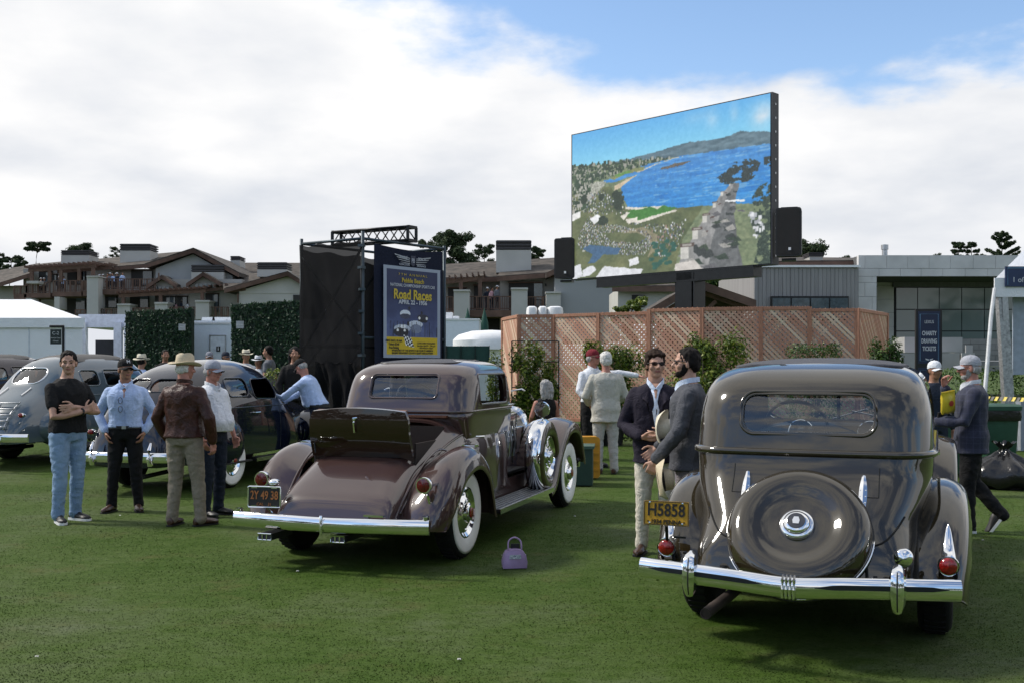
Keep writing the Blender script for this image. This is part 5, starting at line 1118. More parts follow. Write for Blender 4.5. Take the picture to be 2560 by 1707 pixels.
class Paint:
    def __init__(s, W, H, seed=1, warp=1.):
        s.warp = warp; s.W, s.H = W, H; s.img = np.zeros((H, W, 3)); s.u, s.v = np.meshgrid((np.arange(W)+.5)/W, (np.arange(H)+.5)/H); s.rng = np.random.RandomState(seed)
    def noise(s, fx, fy, oct=4, seed=0):
        o = np.zeros((s.H, s.W)); a = 1; t = 0; rg = np.random.RandomState(seed)
        for k in range(oct):
            gx, gy = max(2, int(fx*2**k)), max(2, int(fy*2**k)); g = rg.rand(gy+2, gx+2)
            x, y = s.u*gx, s.v*gy; xi, yi = x.astype(int), y.astype(int); fx_, fy_ = x-xi, y-yi; fx_ = fx_*fx_*(3-2*fx_); fy_ = fy_*fy_*(3-2*fy_)
            o += a*((g[yi, xi]*(1-fx_)+g[yi, xi+1]*fx_)*(1-fy_)+(g[yi+1, xi]*(1-fx_)+g[yi+1, xi+1]*fx_)*fy_); t += a; a *= .55
        return o/t
    def poly(s, pts, warp=True):
        m = np.zeros((s.H, s.W), bool); n = len(pts)
        if not hasattr(s, 'wu'): s.wu = s.u + (s.noise(34, 26, 4, 91)-.5)*.014*s.warp; s.wv = s.v + (s.noise(34, 26, 4, 92)-.5)*.014*s.warp
        for i in range(n):
            (x0, y0), (x1, y1) = pts[i], pts[(i+1) % n]
            if y0 == y1: continue
            m ^= ((s.wv >= min(y0, y1)) & (s.wv < max(y0, y1)) & (s.wu < (s.wv-y0)*(x1-x0)/(y1-y0)+x0))
        return m
    def fill(s, m, c, jit=0.):
        c = np.array(c)/255.; n = m.sum(); s.img[m] = c + (s.rng.rand(n, 1)-.5)*jit if jit else c
    def dots(s, region, n, cols, size=(1, 2), tall=False):
        ys, xs = np.nonzero(region); 
        for k in s.rng.randint(0, len(ys), n):
            a, b = s.rng.randint(size[0], size[1]+1, 2); c = np.array(cols[s.rng.randint(len(cols))])/255.; y, x = ys[k], xs[k]
            s.img[max(0, y-b*(2 if tall else 1)):y+1, x:x+a] = c
def screen_picture():
    p = Paint(330, 214, 5); u, v = p.u, p.v
    t = np.clip(v/.28, 0, 1)[..., None]; p.img[:] = (np.array([78,162,222])*(1-t) + np.array([132,206,232])*t)/255.
    for cx, cy, sx, sy, a in ((.74,.07,.03,.06,.35),(.97,.12,.05,.09,.6),(.84,.06,.02,.06,.3),(.66,.05,.05,.04,.2)):
        m = np.exp(-((u-cx)/sx)**2-((v-cy)/sy)**2)*p.noise(10, 10, 4, 9); p.img += (np.array([.85,.86,.88])-p.img)*np.clip(m*a*2, 0, 1)[..., None]
    base = .225 + .075*u
    ridge = np.interp(u, [0,.2,.27,.33,.40,.46,.52,.58,.64,.70,.76,.82,.87,.92,1], [.26,.25,.235,.24,.225,.222,.215,.205,.20,.208,.212,.205,.19,.205,.225]) + (p.noise(40, 3, 3, 2)-.5)*.012
    m = (v > ridge) & (u > .2); n = p.noise(24, 60, 4, 3)[..., None]; p.img[m] = (np.array([72,98,112]) + (n*70-30)).clip(0, 255)[m]/255.
    land = v > np.interp(u, [0,.2,.4,.62,1], [.215,.245,.262,.285,.30]); n = p.noise(60, 60, 4, 4)
    p.img[land] = np.stack([70+n*70, 88+n*60, 62+n*50], -1)[land]/255.
    wt = p.poly([(.17,.36),(.25,.335),(.33,.325),(.40,.31),(.38,.295),(.5,.285),(.62,.278),(.8,.285),(1.01,.295),(1.01,.64),(.69,.61),(.52,.60),(.40,.575),(.31,.55),(.285,.47),(.275,.40),(.33,.37),(.37,.345),(.30,.36),(.24,.375)])
    n = p.noise(12, 90, 4, 6); dpt = np.clip((v-.28)/.3, 0, 1); p.img[wt] = (np.stack([30+60*(n-.45)+26*(1-dpt), 122+60*(n-.5)+6*(1-dpt), 196+40*(n-.5)], -1))[wt].clip(0, 255)/255.
    fo = wt & (p.noise(14, 110, 4, 8) > .655) & (u > .45); p.img[fo] = p.img[fo]*.55 + np.array([150,190,215])/255.*.45
    p.fill(p.poly([(.48,.335),(.56,.318),(.64,.318),(.60,.335),(.50,.345)]), (86,78,70), .15)
    p.fill(p.poly([(.24,.40),(.37,.345),(.36,.355),(.27,.42),(.24,.43)]), (196,178,150), .1); p.fill(p.poly([(.36,.33),(.52,.285),(.64,.28),(.50,.292),(.38,.335)]), (190,182,165), .1)
    p.fill(p.poly([(.22,.345),(.30,.315),(.41,.305),(.40,.325),(.30,.335),(.24,.36)]), (120,125,78), .15); p.fill(p.poly([(.24,.33),(.32,.31),(.34,.325),(.26,.345)]), (88,132,62), .1)
    # lower land: turf, paths, bunkers, crowd
    g = p.poly([(0,.42),(.10,.38),(.22,.40),(.30,.55),(.52,.60),(.70,.61),(.60,.80),(.55,1.01),(0,1.01)]); n = p.noise(14, 18, 4, 11); p.img[g] = np.stack([52+n*66, 68+n*52, 40+n*40], -1)[g]/255.
    p.fill(p.poly([(.02,.38),(.12,.35),(.20,.36),(.12,.47),(.07,.55),(.05,.5)]), (150,152,140), .35)
    p.fill(p.poly([(.29,.60),(.35,.565),(.50,.575),(.57,.60),(.48,.635),(.36,.65)]), (52,112,40), .06)
    for q in ([(.275,.61),(.31,.585),(.33,.59),(.29,.64)], [(.30,.635),(.37,.625),(.36,.655),(.32,.665)], [(.33,.655),(.56,.61),(.57,.62),(.36,.672)], [(.43,.57),(.50,.575),(.47,.592)], [(.30,.55),(.42,.575),(.38,.582),(.30,.565)]): p.fill(p.poly(q), (214,208,198), .08)
    p.fill(p.poly([(.28,.70),(.40,.70),(.47,.76),(.46,.86),(.42,.90),(.44,.83),(.42,.77),(.36,.73),(.28,.72)]), (128,122,96), .1)
    cr = p.poly([(.05,.66),(.10,.58),(.18,.64),(.30,.68),(.42,.74),(.46,.80),(.40,.88),(.30,.87),(.20,.84),(.06,.82),(.03,.76)]) & ~p.poly([(.18,.71),(.36,.72),(.42,.77),(.36,.80),(.22,.76)])
    W4 = [(206,208,214),(170,175,186),(226,226,228),(120,130,150),(50,54,60),(150,120,112),(96,104,130),(40,44,44),(58,66,48),(70,80,54)]
    p.dots(cr, 1500, W4, (1, 1)); p.dots(p.poly([(.08,.44),(.18,.42),(.27,.52),(.30,.60),(.12,.58),(.07,.55)]), 320, W4 + [(48,70,46)]*5, (1, 2)); p.dots(p.poly([(.30,.66),(.55,.70),(.62,.68),(.58,.86),(.48,.92),(.45,.85),(.47,.76),(.40,.70)]), 420, W4 + [(58,72,50)]*6, (1, 2))
    p.dots(p.poly([(0,.22),(.30,.25),(.55,.28),(.30,.31),(.12,.36),(0,.40)]), 700, [(40,60,44),(54,76,54),(34,50,40),(150,150,140)], (1, 4)); p.dots(p.poly([(0,.38),(.10,.38),(.09,.5),(.03,.56),(0,.56)]), 160, [(30,48,34),(44,66,44),(160,158,150)], (2, 5))
    p.fill(p.poly([(.06,.80),(.10,.775),(.28,.82),(.26,.86),(.18,.85),(.13,.90),(.09,.90),(.12,.84)]), (52,86,120), .05)
    p.fill(p.poly([(.0,.55),(.05,.53),(.05,.58),(.0,.60)]), (222,222,220)); p.fill(p.poly([(.10,.60),(.15,.575),(.17,.60),(.13,.64)]), (226,228,230))
    for cx, cy, rx, ry in ((.265,.50,.03,.07),(.25,.46,.02,.035),(.18,.62,.03,.03),(.17,.46,.016,.025),(.07,.46,.02,.03)):
        m = ((u-cx)/rx)**2+((v-cy)/ry)**2+(p.noise(60, 60, 3, 12)-.5)*1.6 < 1; p.fill(m, (30,44,32), .08)
    for k in range(26):
        cx, cy = .44+.12*p.rng.rand(), .80+.17*p.rng.rand(); m = ((u-cx)/.014)**2+((v-cy)/.012)**2 < 1; p.fill(m, (28,78,66), .04)
    # lodge roofs marching to the shore
    rg = [(.845,.495,.018),(.82,.545,.028),(.80,.605,.040),(.775,.675,.055),(.755,.76,.075),(.735,.86,.10),(.72,1.02,.13)]
    n = p.noise(60, 40, 4, 14); n2 = p.noise(140, 20, 3, 31)
    for (x0, y0, w0), (x1, y1, w1) in zip(rg, rg[1:]):
        lf = p.poly([(x0, y0), (x1, y1), (x1-w1*1.35, y1+w1*.35), (x0-w0*1.35, y0+w0*.35)]); rt = p.poly([(x0, y0), (x1, y1), (x1+w1*1.25, y1+w1*.15), (x0+w0*1.25, y0+w0*.15)])
        p.img[lf] = np.stack([92+n*56+n2*24]*3, -1)[lf]/255.; p.img[rt] = np.stack([58+n*48+n2*20]*3, -1)[rt]/255.*np.array([.97,1,1.02])
    for (x0, y0, w0) in rg[1:]:
        p.fill(p.poly([(x0-w0*1.40, y0+w0*.36), (x0-w0*.5, y0+w0*.05), (x0-w0*.45, y0+w0*.14), (x0-w0*1.3, y0+w0*.52)]), (70,48,42), .08)
        p.fill(p.poly([(x0+w0*.5, y0-w0*.1), (x0+w0*1.25, y0+w0*.1), (x0+w0*1.2, y0+w0*.34), (x0+w0*.5, y0+w0*.22)]), (42,48,48), .08)
    for k in range(30):
        t_ = p.rng.rand(); x_ = .835-.115*t_ + (p.rng.rand()-.5)*.26*(.25+t_); y_ = .53+.46*t_ + p.rng.rand()*.03; s_ = .012+.03*t_; c_ = [(58,62,64),(120,120,122),(40,46,46),(84,84,88),(150,148,144),(34,48,38),(44,58,44)][p.rng.randint(7)]; a_ = p.rng.rand()*.6-.3
        p.fill(p.poly([(x_-s_, y_), (x_+s_*.4, y_-s_*(.5+a_)), (x_+s_, y_+s_*.5), (x_-s_*.3, y_+s_*(.7+a_))]), c_, .12)
    p.fill(p.poly([(.80,.592),(.89,.605),(.885,.617),(.80,.604)]), (226,228,230))
    for (x0, y0, w0) in rg[:-1]:
        x, y, w_, h_ = x0-w0*1.15, y0-w0*.05, w0*.62, w0*.75
        p.fill((abs(u-x) < w_*.5) & (v > y) & (v < y+h_), (190,188,182), .05); p.fill((abs(u-x-w_*.3) < w_*.2) & (v > y) & (v < y+h_), (130,130,128), .05); p.fill((abs(u-x) < w_*.55) & (v > y-h_*.32) & (v < y), (78,64,58), .1); p.fill((abs(u-x) < w_*.35) & (v > y-h_*.22) & (v < y-h_*.06), (150,146,140), .1)
    p.fill(p.poly([(.56,.955),(.66,.945),(.70,1.01),(.56,1.01)]), (196,190,184), .03)
    tr = (p.poly([(.75,.46),(.80,.42),(.84,.37),(.92,.36),(.96,.40),(.94,.47),(.90,.50),(.80,.50)]) & (p.noise(46, 46, 4, 15) > .47)); p.fill(tr, (30,42,42), .14)
    tr = (p.poly([(.92,.60),(.95,.54),(1.01,.50),(1.01,1.01),(.93,1.01),(.95,.85),(.91,.75),(.93,.68)]) & (p.noise(44, 44, 4, 16) > .43)); p.fill(tr, (34,50,40), .18)
    p.fill((u > .972) & (abs(v-.40) < .03) & (p.noise(30, 30, 3, 17) > .4), (30,42,42)); p.dots(p.poly([(.90,.70),(.95,.70),(.97,.80),(.93,.86)]), 30, [(210,212,216),(160,164,170)], (2, 5))
    for q in ([(.0,.915),(.05,.90),(.06,.99),(.0,1.01)], [(.06,.945),(.12,.915),(.14,.95),(.10,.99),(.06,.99)], [(.13,1.01),(.19,.93),(.40,.975),(.38,1.01)]): p.fill(p.poly(q), (214,216,222), .02)
    p.fill(p.poly([(.32,.90),(.37,.89),(.375,.93),(.325,.945)]), (220,222,226), .04)
    a_ = p.img; k_ = (a_[1:-1,1:-1]*4 + (a_[:-2,1:-1]+a_[2:,1:-1]+a_[1:-1,:-2]+a_[1:-1,2:]))/8; p.img[1:-1,1:-1] = k_
    ld = (v > .24)[..., None]*1.; p.img *= 1 + ld*(p.noise(80, 60, 3, 44)[..., None]-.5)*.22
    p.img += (p.noise(90, 60, 2, 20)[..., None]-.5)*.05; p.img = .06 + p.img*.93
    return np.clip(p.img, 0, 1)
def led_screen():
    L = Vector((1.80, 31.0, 0)); Rr = Vector((6.51, 26.2, 0)); dv = (Rr - L); w = dv.length; phi = math.atan2(dv.y, dv.x)
    z0 = P(1926, 659, 26.2).z; h = P(1926, 234, 26.2).z - z0; gz_ = .3
    g = thing('led_screen', 'huge outdoor video screen on a mast showing a coastal golf course', 'screen', (L.x, L.y, 0), phi)
    mb = MB(); mb.box((w/2, .16, z0 + h/2), (w + .10, .30, h + .06)); cab = mb.build('screen_cabinet', M('screen_blue_black', (.010,.013,.022), .5), g)
    for k in range(12):
        mb = MB(); mb.box((w + .052, .16, z0 + .2 + k*h/12.3), (.012, .04, .05)); mb.build('cabinet_latch', STEEL, cab)
    o = grid_picture('screen_face', w, h, screen_picture(), vcolM('screen_light', .80, .4), g, -.005); o.location = (0, 0, z0)
    mb = MB(); mb.box((w*.55, .05, z0 - .17), (w*.78, .40, .28)); mb.box((w*.55, -.14, z0 - .30), (w*.78, .03, .05)); mb.box((w*.55, -.14, z0 - .05), (w*.78, .03, .05)); mb.build('support_beam', BLACKM, g)
    mb = MB(); mb.box((w*.62, .10, z0/2), (.50, .50, z0 - .1)); mb.box((w*.62 - .30, .10, z0/2), (.06, .40, z0 - .1)); mb.box((w*.62 + .32, .10, z0/2), (.04,.5,z0-.1)); mb.build('mast', BLACKM, g)
    for x, zz, nm in ((-.30, z0 + .62, 0), (w + .48, z0 + .72, 1)):
        sp = thing('loudspeaker', 'black loudspeaker hung at the near edge of the video screen' if nm else 'black loudspeaker hung at the far edge of the video screen', 'loudspeaker', (0,0,0), 0, 'speakers beside the video screen')
        sp.location = (L.x + math.cos(phi)*x - math.sin(phi)*(.08), L.y + math.sin(phi)*x + math.cos(phi)*.08, zz); sp.rotation_euler = (0, 0, phi + R(28))
        mb = MB(); mb.prism([(a, 0, b) for a, b in rrect(.31, .60, .07)], (0, -.30, 0), (0, .02, 0)); mb.prism([(a*.8, 0, b*.96) for a, b in rrect(.31, .60, .05)], (0, .02, 0), (0, .28, 0)); mb.build('cabinet', BLACK, sp, 40)
        mb = MB(); mb.prism([(a, 0, b) for a, b in rrect(.27, .56, .05)], (0, -.312, 0), (0, -.30, 0)); mb.build('speaker_grille', M('speaker_grille', (.010,.010,.011), .8, bump=.5, bs=300), sp)
        mb = MB(); mb.box((.03, -.32, -.42), (.06, .012, .07)); mb.build('maker_badge', WHITE, sp)
        mb = MB(); mb.box((0, .05, -.66), (.35,.3,.06)); mb.box((0, .2, .64), (.4,.2,.06)); mb.build('mounting_bracket', BLACKM, sp)
led_screen()

# ------------------------------------------------------------ scaffold tower with mesh and banner
def poster_picture():
    p = Paint(150, 168, 3, .15); u, v = p.u, p.v; p.img[:] = np.array([150,160,178])/255.
    ins = (u > .05) & (u < .95) & (v > .035) & (v < .965)
    n = p.noise(8, 10, 4, 2); t = np.clip((v-.30)/.5, 0, 1); base = np.stack([30+t*78*(.3+n), 42+t*80*(.3+n), 82+t*88*(.3+n)], -1)/255.; p.img[ins] = base[ins]
    for cx, cy, sx, sy, c in ((.37,.52,.09,.045,(215,222,235)),(.37,.545,.09,.03,(60,66,88)),(.68,.55,.10,.035,(38,42,58)),(.68,.59,.09,.02,(24,26,36)),(.55,.63,.13,.04,(200,208,224)),(.56,.68,.10,.05,(120,130,156)),(.32,.68,.14,.045,(190,198,214)),(.30,.72,.13,.05,(34,36,50)),(.33,.66,.05,.02,(235,238,244)),(.44,.455,.02,.02,(30,32,44)),(.66,.50,.018,.02,(28,30,40)),(.42,.625,.022,.025,(30,30,40))):
        m = ((u-cx)/sx)**2+((v-cy)/sy)**2 < 1; p.fill(m, c, .12)
    for cx, cy in ((.62,.56),(.75,.56),(.24,.70),(.36,.70)): p.fill(((u-cx)/.018)**2+((v-cy)/.016)**2 < 1, (240,240,240))
    st = ins & (v > .60) & (v < .77) & (p.noise(60, 4, 2, 7) > .63); p.img[st] = p.img[st]*.6
    yb = (u > .05) & (u < .95) & (v > .775) & (v < .965); p.fill(yb, (206,176,26), .03)
    q = p.poly([(.33,.745),(.47,.78),(.53,.885),(.38,.865)]); ck = ((np.floor((u+v*.25)*34)+np.floor((v-u*.25)*40)) % 2) > 0; p.fill(q & ck, (18,18,24)); p.fill(q & ~ck, (236,238,240))
    return np.clip(p.img, 0, 1)
def scaffold():
    c0, cl, cr = Vector((-2.87,20,0)), Vector((-4.23,20.9,0)), Vector((-1.42,21.8,0)); cb = cl + cr - c0; zt = 4.10; z0 = gz(0, 20)
    g = thing('scaffold_tower', 'steel scaffold tower wrapped in dark mesh beside the race banner', 'scaffold', (0,0,0))
    PIPE = M('painted_pipe', (.045,.065,.080), .45, .5)
    for q, ex in ((c0,.14),(cl,.10),(cr,.06),(cb,.06)):
        mb = MB(); mb.tube([q + Vector((0,0,z0)), q + Vector((0,0,zt+ex))], .034, 10); mb.build('scaffold_post', PIPE, g, 180)
        if q == c0:
            for k in range(9): mb = MB(); mb.box(q + Vector((-.02,-.02,.6+.42*k)), (.11,.11,.05), Matrix.Rotation(R(20*k), 3, 'Z')); mb.build('pipe_clamp', PIPE, g)
    for a, b in ((c0,cl),(cl,cb),(cb,cr),(cr,c0)):
        for z in (zt, 2.05 if a in (c0, cl) else 2.2, .55):
            mb = MB(); mb.tube([a + Vector((0,0,z)), b + Vector((0,0,z))], .028, 8); mb.build('scaffold_rail', PIPE, g, 180)
    for a, b, za, zb in ((c0,cl,3.95,1.9),(cl,c0,3.85,2.2),(c0,cl,2.0,.5),(cr,cb,3.9,1.5),(cb,cl,3.9,1.5)):
        mb = MB(); mb.tube([a + Vector((0,0,za)), b + Vector((0,0,zb))], .026, 8); mb.build('scaffold_brace', PIPE, g, 180)
    mesh_m = bpy.data.materials.new('black_scrim'); mesh_m.use_nodes = True; nt = mesh_m.node_tree; b_ = nt.nodes['Principled BSDF']; b_.inputs['Base Color'].default_value = (.008,.008,.009,1); b_.inputs['Roughness'].default_value = .9; b_.inputs['Alpha'].default_value = .94; b_.inputs['Specular IOR Level'].default_value = .1
    def sheet(name, a, b, ztop, zbot, amp, mat, nrm, off, nx=26, nz=40, seed=0):
        mb = MB(); rg = []
        for j in range(nz+1):
            z = ztop + (zbot-ztop)*j/nz; row = []
            for i in range(nx+1):
                t = i/nx; q = a.lerp(b, t); k = amp*(mnoise.noise(Vector((t*4+seed, z*1.3, seed)))*1.2 + .5*mnoise.noise(Vector((t*9, z*2.5+t*5, seed+3))))*math.sin(math.pi*min(1, max(.02, j/nz)))**.5
                row.append(q + nrm*(off + k) + Vector((0,0,z + (-.05*math.sin(math.pi*t*3)**2 if j == 0 else 0))))
            rg.append(row)
        mb.loft(rg, False); return mb.build(name, mat, g, 180)
    nl = Vector((-.9,-1.36,0)).normalized(); nr = Vector((1.8,-1.45,0)).normalized()
    sheet('mesh_sheet', cl, c0, zt-.03, .25, .045, mesh_m, nl, .055); sheet('mesh_sheet', cb, cl, zt-.1, .25, .06, mesh_m, Vector((-1.45,.9,0)).normalized()*1, .03, seed=5)
    sheet('mesh_sheet', c0, cr, zt-.45, .25, .03, mesh_m, nr, .0, seed=9); sheet('mesh_sheet', cr, cb, zt-.1, .25, .05, mesh_m, Vector((1.36,1,0)).normalized(), .02, seed=12)
    sheet('mesh_flap', cl.lerp(c0,.35) + nl*.15, c0 + nl*.12, 1.75, .3, .16, mesh_m, nl, .05, seed=22)
    # banner on the right face
    dv = cr - c0; phi = math.atan2(dv.y, dv.x)
    bn = thing('race_banner', 'navy hanging banner with a vintage road race poster on the scaffold', 'banner', (c0.x, c0.y, 0), phi)
    NAVY = cloth('banner_navy', (.010,.014,.034), bump=.1); mb = MB(); rg = []
    for j in range(25):
        z = 4.02 - 3.3*j/24; rg.append([(.20 + 1.95*t, -.10 + .025*math.sin(t*9+j*.3)*(j/24) - .02*math.sin(math.pi*t), z - .06*math.sin(math.pi*t)*(1 if j == 0 else 0)) for t in np.linspace(0, 1, 21)])
    mb.loft(rg, False); mb.build('banner_cloth', bake_thin(mb, NAVY) if False else NAVY, bn, 180)
    o = grid_picture('poster', 1.62, 1.80, poster_picture(), vcolM('poster_print', 0, .55), bn, 0); o.location = (.40, -.155, 1.82)
    YEL = M('poster_yellow', (.62,.46,.03), .5); GRY = M('poster_pale', (.55,.58,.66), .5); INK = M('poster_ink', (.02,.02,.03), .5)
    cx = 1.21; y = -.165
    def T(b, z, sz, m, sx=1, x=cx, sp=1.0, bo=0.): text(b, sz, m, bn, (x, y, z), sx=sx, space=sp, bold=bo, ext=.0015)
    T('7TH ANNUAL', 3.46, .065, YEL, 1.5, sp=1.5); T('Pebble Beach', 3.345, .125, YEL, .95, bo=.002); T('NATIONAL CHAMPIONSHIP SPORTS CAR', 3.245, .088, GRY, .78, bo=.001)
    T('Road Races', 3.06, .27, YEL, .86, bo=.008); T('APRIL 22 - 1956', 2.915, .115, GRY, 1.05, bo=.004)
    T('FIRST RACE 10 A.M.', 2.125-.24, .062, INK, .62, .62) if False else None
    for b, z in (('FIRST RACE 10 A.M.', 2.150), ('Tickets $2.00', 2.085), ('Free Parking', 2.020)): T(b, z, .066, INK, .80, .68, bo=.001)
    for b, z in (("CONCOURS D'ELEGANCE", 2.115), ('Saturday, April 21 - 2:00 p.m.', 2.065), ('No admission charge', 2.02)): T(b, z, .048, INK, .95, 1.60)
    T('SPONSORED BY THE SPORTS CAR CLUB OF AMERICA', 1.965, .050, INK, .98, bo=.0006); T('BENEFIT MONTEREY COUNTY HEART ASSOCIATION', 1.915, .050, INK, .98, bo=.0006)
    SIL = M('emblem_silver', (.42,.44,.48), .5)
    em = thing('t', 'x', 'x'); bpy.data.objects.remove(em)
    for s in (-1, 1):
        for k in range(4): 
            mb = MB(); mb.prism([(cx + s*a, y, b) for a, b in ((.09, 3.80-.035*k), (.52-.05*k, 3.86-.05*k), (.50-.06*k, 3.835-.045*k), (.09, 3.785-.035*k))], (0,0,0), (0,-.003,0)); mb.build('emblem_feather', SIL, bn)
    mb = MB(); mb.prism([(cx+a, y+.001, 3.745+b) for a, b in ((-.065,.105),(.065,.105),(.055,-.07),(0,-.11),(-.055,-.07))], (0,0,0), (0,-.004,0)); mb.build('emblem_shield', M('emblem_navy', (.02,.03,.07), .5), bn)
    T('PEBBLE', 3.80, .075, GRY, .95, cx-.27); T('BEACH', 3.80, .075, GRY, .95, cx+.26); T('CONCOURS', 3.66, .055, GRY, .95, cx-.24); T("d'ELEGANCE", 3.66, .055, GRY, .85, cx+.24); text('PB', .12, GRY, bn, (cx, y-.006, 3.75), sx=.7)
    # box truss lying on top
    tr = thing('lighting_truss', 'black box truss lying on top of the scaffold tower', 'truss', (0,0,0)); A = P(842, 600, 22.0); B = P(1030, 591, 20.9); A.z = 4.33; B.z = 4.30
    d = (B-A).normalized(); x = d.cross(Vector((0,0,1))).normalized(); cs = [(i*.135, j*.135) for i, j in ((-1,-1),(1,-1),(1,1),(-1,1))]; ln = (B-A).length
    for i, j in cs:
        mb = MB(); o_ = x*i + Vector((0,0,j)); mb.tube([A+o_, B+o_], .026, 8); mb.build('truss_chord', BLACKM, tr, 180)
    nb = 9
    for k in range(nb):
        a, b = A + d*ln*k/nb, A + d*ln*(k+1)/nb
        for (i, j), (i2, j2) in zip(cs, cs[1:]+cs[:1]): mb = MB(); mb.tube([a + x*i + Vector((0,0,j)), b + x*i2 + Vector((0,0,j2))], .013, 6); mb.build('truss_diagonal', BLACKM, tr, 180)
    for e in (A, B):
        for (i, j), (i2, j2) in zip(cs, cs[1:]+cs[:1]): mb = MB(); mb.bar(e + x*i + Vector((0,0,j)), e + x*i2 + Vector((0,0,j2)), .06, .06); mb.build('truss_end_frame', BLACKM, tr)
    return g
scaffold()

# ------------------------------------------------------------ cedar lattice fence
def rnd_wood(name, isl):
    m = bpy.data.materials.new(name); m.use_nodes = True; nt = m.node_tree; N = nt.nodes; L = nt.links; b = N['Principled BSDF']; b.inputs['Roughness'].default_value = .75
    s = N.new('ShaderNodeNewGeometry') if isl else N.new('ShaderNodeObjectInfo'); r = N.new('ShaderNodeValToRGB'); L.new(s.outputs['Random Per Island' if isl else 'Random'], r.inputs[0])
    e = r.color_ramp.elements; e[0].color = (.56,.285,.19,1); e[1].color = (.82,.65,.47,1); e.new(.5).color = (.61,.345,.235,1); e.new(.75).color = (.70,.47,.33,1)
    n = N.new('ShaderNodeTexNoise'); n.inputs['Scale'].default_value = 30; mx = N.new('ShaderNodeMix'); mx.data_type = 'RGBA'; mx.blend_type = 'MULTIPLY'; mx.inputs[0].default_value = .35
    L.new(r.outputs[0], mx.inputs[6]); L.new(n.outputs['Color'], mx.inputs[7]); L.new(mx.outputs[2], b.inputs['Base Color']); return m
def lattice():
    F = rnd_wood('cedar_slat', False); Bk = rnd_wood('cedar_back_slats', True); POST = M('cedar_post', (.46,.22,.135), .75, var=.2, vs=6, aniso=(8,8,1))
    pts = [(1257, 28.0, 2.93), (1297, 26.1, 2.93), (1384, 26.0, 2.93), (1496, 25.2, 2.93), (1621, 24.6, 2.93), (1623, 24.4, 2.98), (1755, 23.8, 2.98), (1902, 23.5, 2.98), (2024, 23.4, 2.93), (2144, 23.2, 2.93), (2217, 25.4, 2.93)]
    g = thing('lattice_fence', 'tall reddish cedar lattice fence behind the shrubs', 'fence')
    zb = .30
    for k in range(len(pts) - 1):
        (xa, da, za), (xb, db, zb2) = pts[k], pts[k+1]
        if xa == 1621: continue
        a = Vector(((xa-1280)/FPX*da, da, zb)); b = Vector(((xb-1280)/FPX*db, db, zb)); w = (b-a).length; h = za - zb; t = (b-a).normalized(); n = Vector((t.y, -t.x, 0)); up = Vector((0,0,1))
        mb = MB()
        for z in (0.03, h-.03): mb.bar(a + up*z, b + up*z, .07, .07)
        for q in (a, b): mb.bar(q, q + up*h, .085, .085, up=n)
        pn = mb.build('lattice_panel', POST, g)
        pitch = .118; mbk = MB()
        for sgn in (1, -1):
            c = -h if sgn > 0 else 0.0
            c = -h; 
            while c < w:
                # line x = c + z (sgn 1) or x = w - (c + z)
                z0, z1 = max(0, -c), min(h, w - c)
                if z1 - z0 > .06:
                    p0, p1 = c + z0, c + z1
                    if sgn < 0: p0, p1 = w - p0, w - p1
                    A, B = a + t*p0 + up*z0, a + t*p1 + up*z1; off = n*(.010 if sgn < 0 else -.002)
                    if sgn < 0:
                        mb = MB(); mb.bar(A + off, B + off, .052, .010, up=n); mb.build('slat', F, pn)
                    else: mbk.bar(A + off, B + off, .052, .010, up=n)
                c += pitch
        mbk.build('back_slats', Bk, pn, kind='stuff')
    return g
lattice()
# ------------------------------------------------------------ leaves, shrubs, trees
def leafM(name, c1, c2, c3, rough=.45):
    m = bpy.data.materials.new(name); m.use_nodes = True; nt = m.node_tree; N = nt.nodes; L = nt.links; b = N['Principled BSDF']; b.inputs['Roughness'].default_value = rough; b.inputs['Specular IOR Level'].default_value = .35
    g = N.new('ShaderNodeNewGeometry'); r = N.new('ShaderNodeValToRGB'); L.new(g.outputs['Random Per Island'], r.inputs[0]); e = r.color_ramp.elements
    e[0].color = (*c1, 1); e[1].color = (*c3, 1); e.new(.6).color = (*c2, 1); L.new(r.outputs[0], b.inputs['Base Color'])
    t = N.new('ShaderNodeBsdfTranslucent'); L.new(r.outputs[0], t.inputs[0]); mx = N.new('ShaderNodeMixShader'); mx.inputs[0].default_value = .25
    o = N['Material Output']; L.new(b.outputs[0], mx.inputs[1]); L.new(t.outputs[0], mx.inputs[2]); L.new(mx.outputs[0], o.inputs[0]); return m
LEAF_A = leafM('glossy_shrub_leaf', (.045,.080,.010), (.095,.150,.018), (.28,.32,.045)); LEAF_B = leafM('hedge_leaf', (.022,.055,.010), (.042,.090,.016), (.10,.16,.03)); LEAF_C = leafM('cypress_foliage', (.018,.034,.016), (.032,.056,.022), (.060,.085,.032), .8); LEAF_D = leafM('artificial_hedge_leaf', (.012,.035,.018), (.020,.055,.026), (.035,.080,.035), .6)
BARK = M('bark', (.09,.07,.055), .9, var=.3, vs=12, bump=.4, bs=30)
def leaves(pos, nrm, size, aspect=.5, rng=np.random):
    n = len(pos); nrm = nrm/np.maximum(np.linalg.norm(nrm, axis=1), 1e-6)[:, None]; r = rng.randn(n, 3); t = np.cross(nrm, r); t /= np.maximum(np.linalg.norm(t, axis=1), 1e-6)[:, None]; b = np.cross(nrm, t); s = size[:, None] if hasattr(size, '__len__') else size
    v = np.stack([pos - t*s*.5, pos + b*s*aspect*.5 + nrm*s*.06, pos + t*s*.5 - nrm*s*.1, pos - b*s*aspect*.5 + nrm*s*.06], 1).reshape(-1, 3); return v
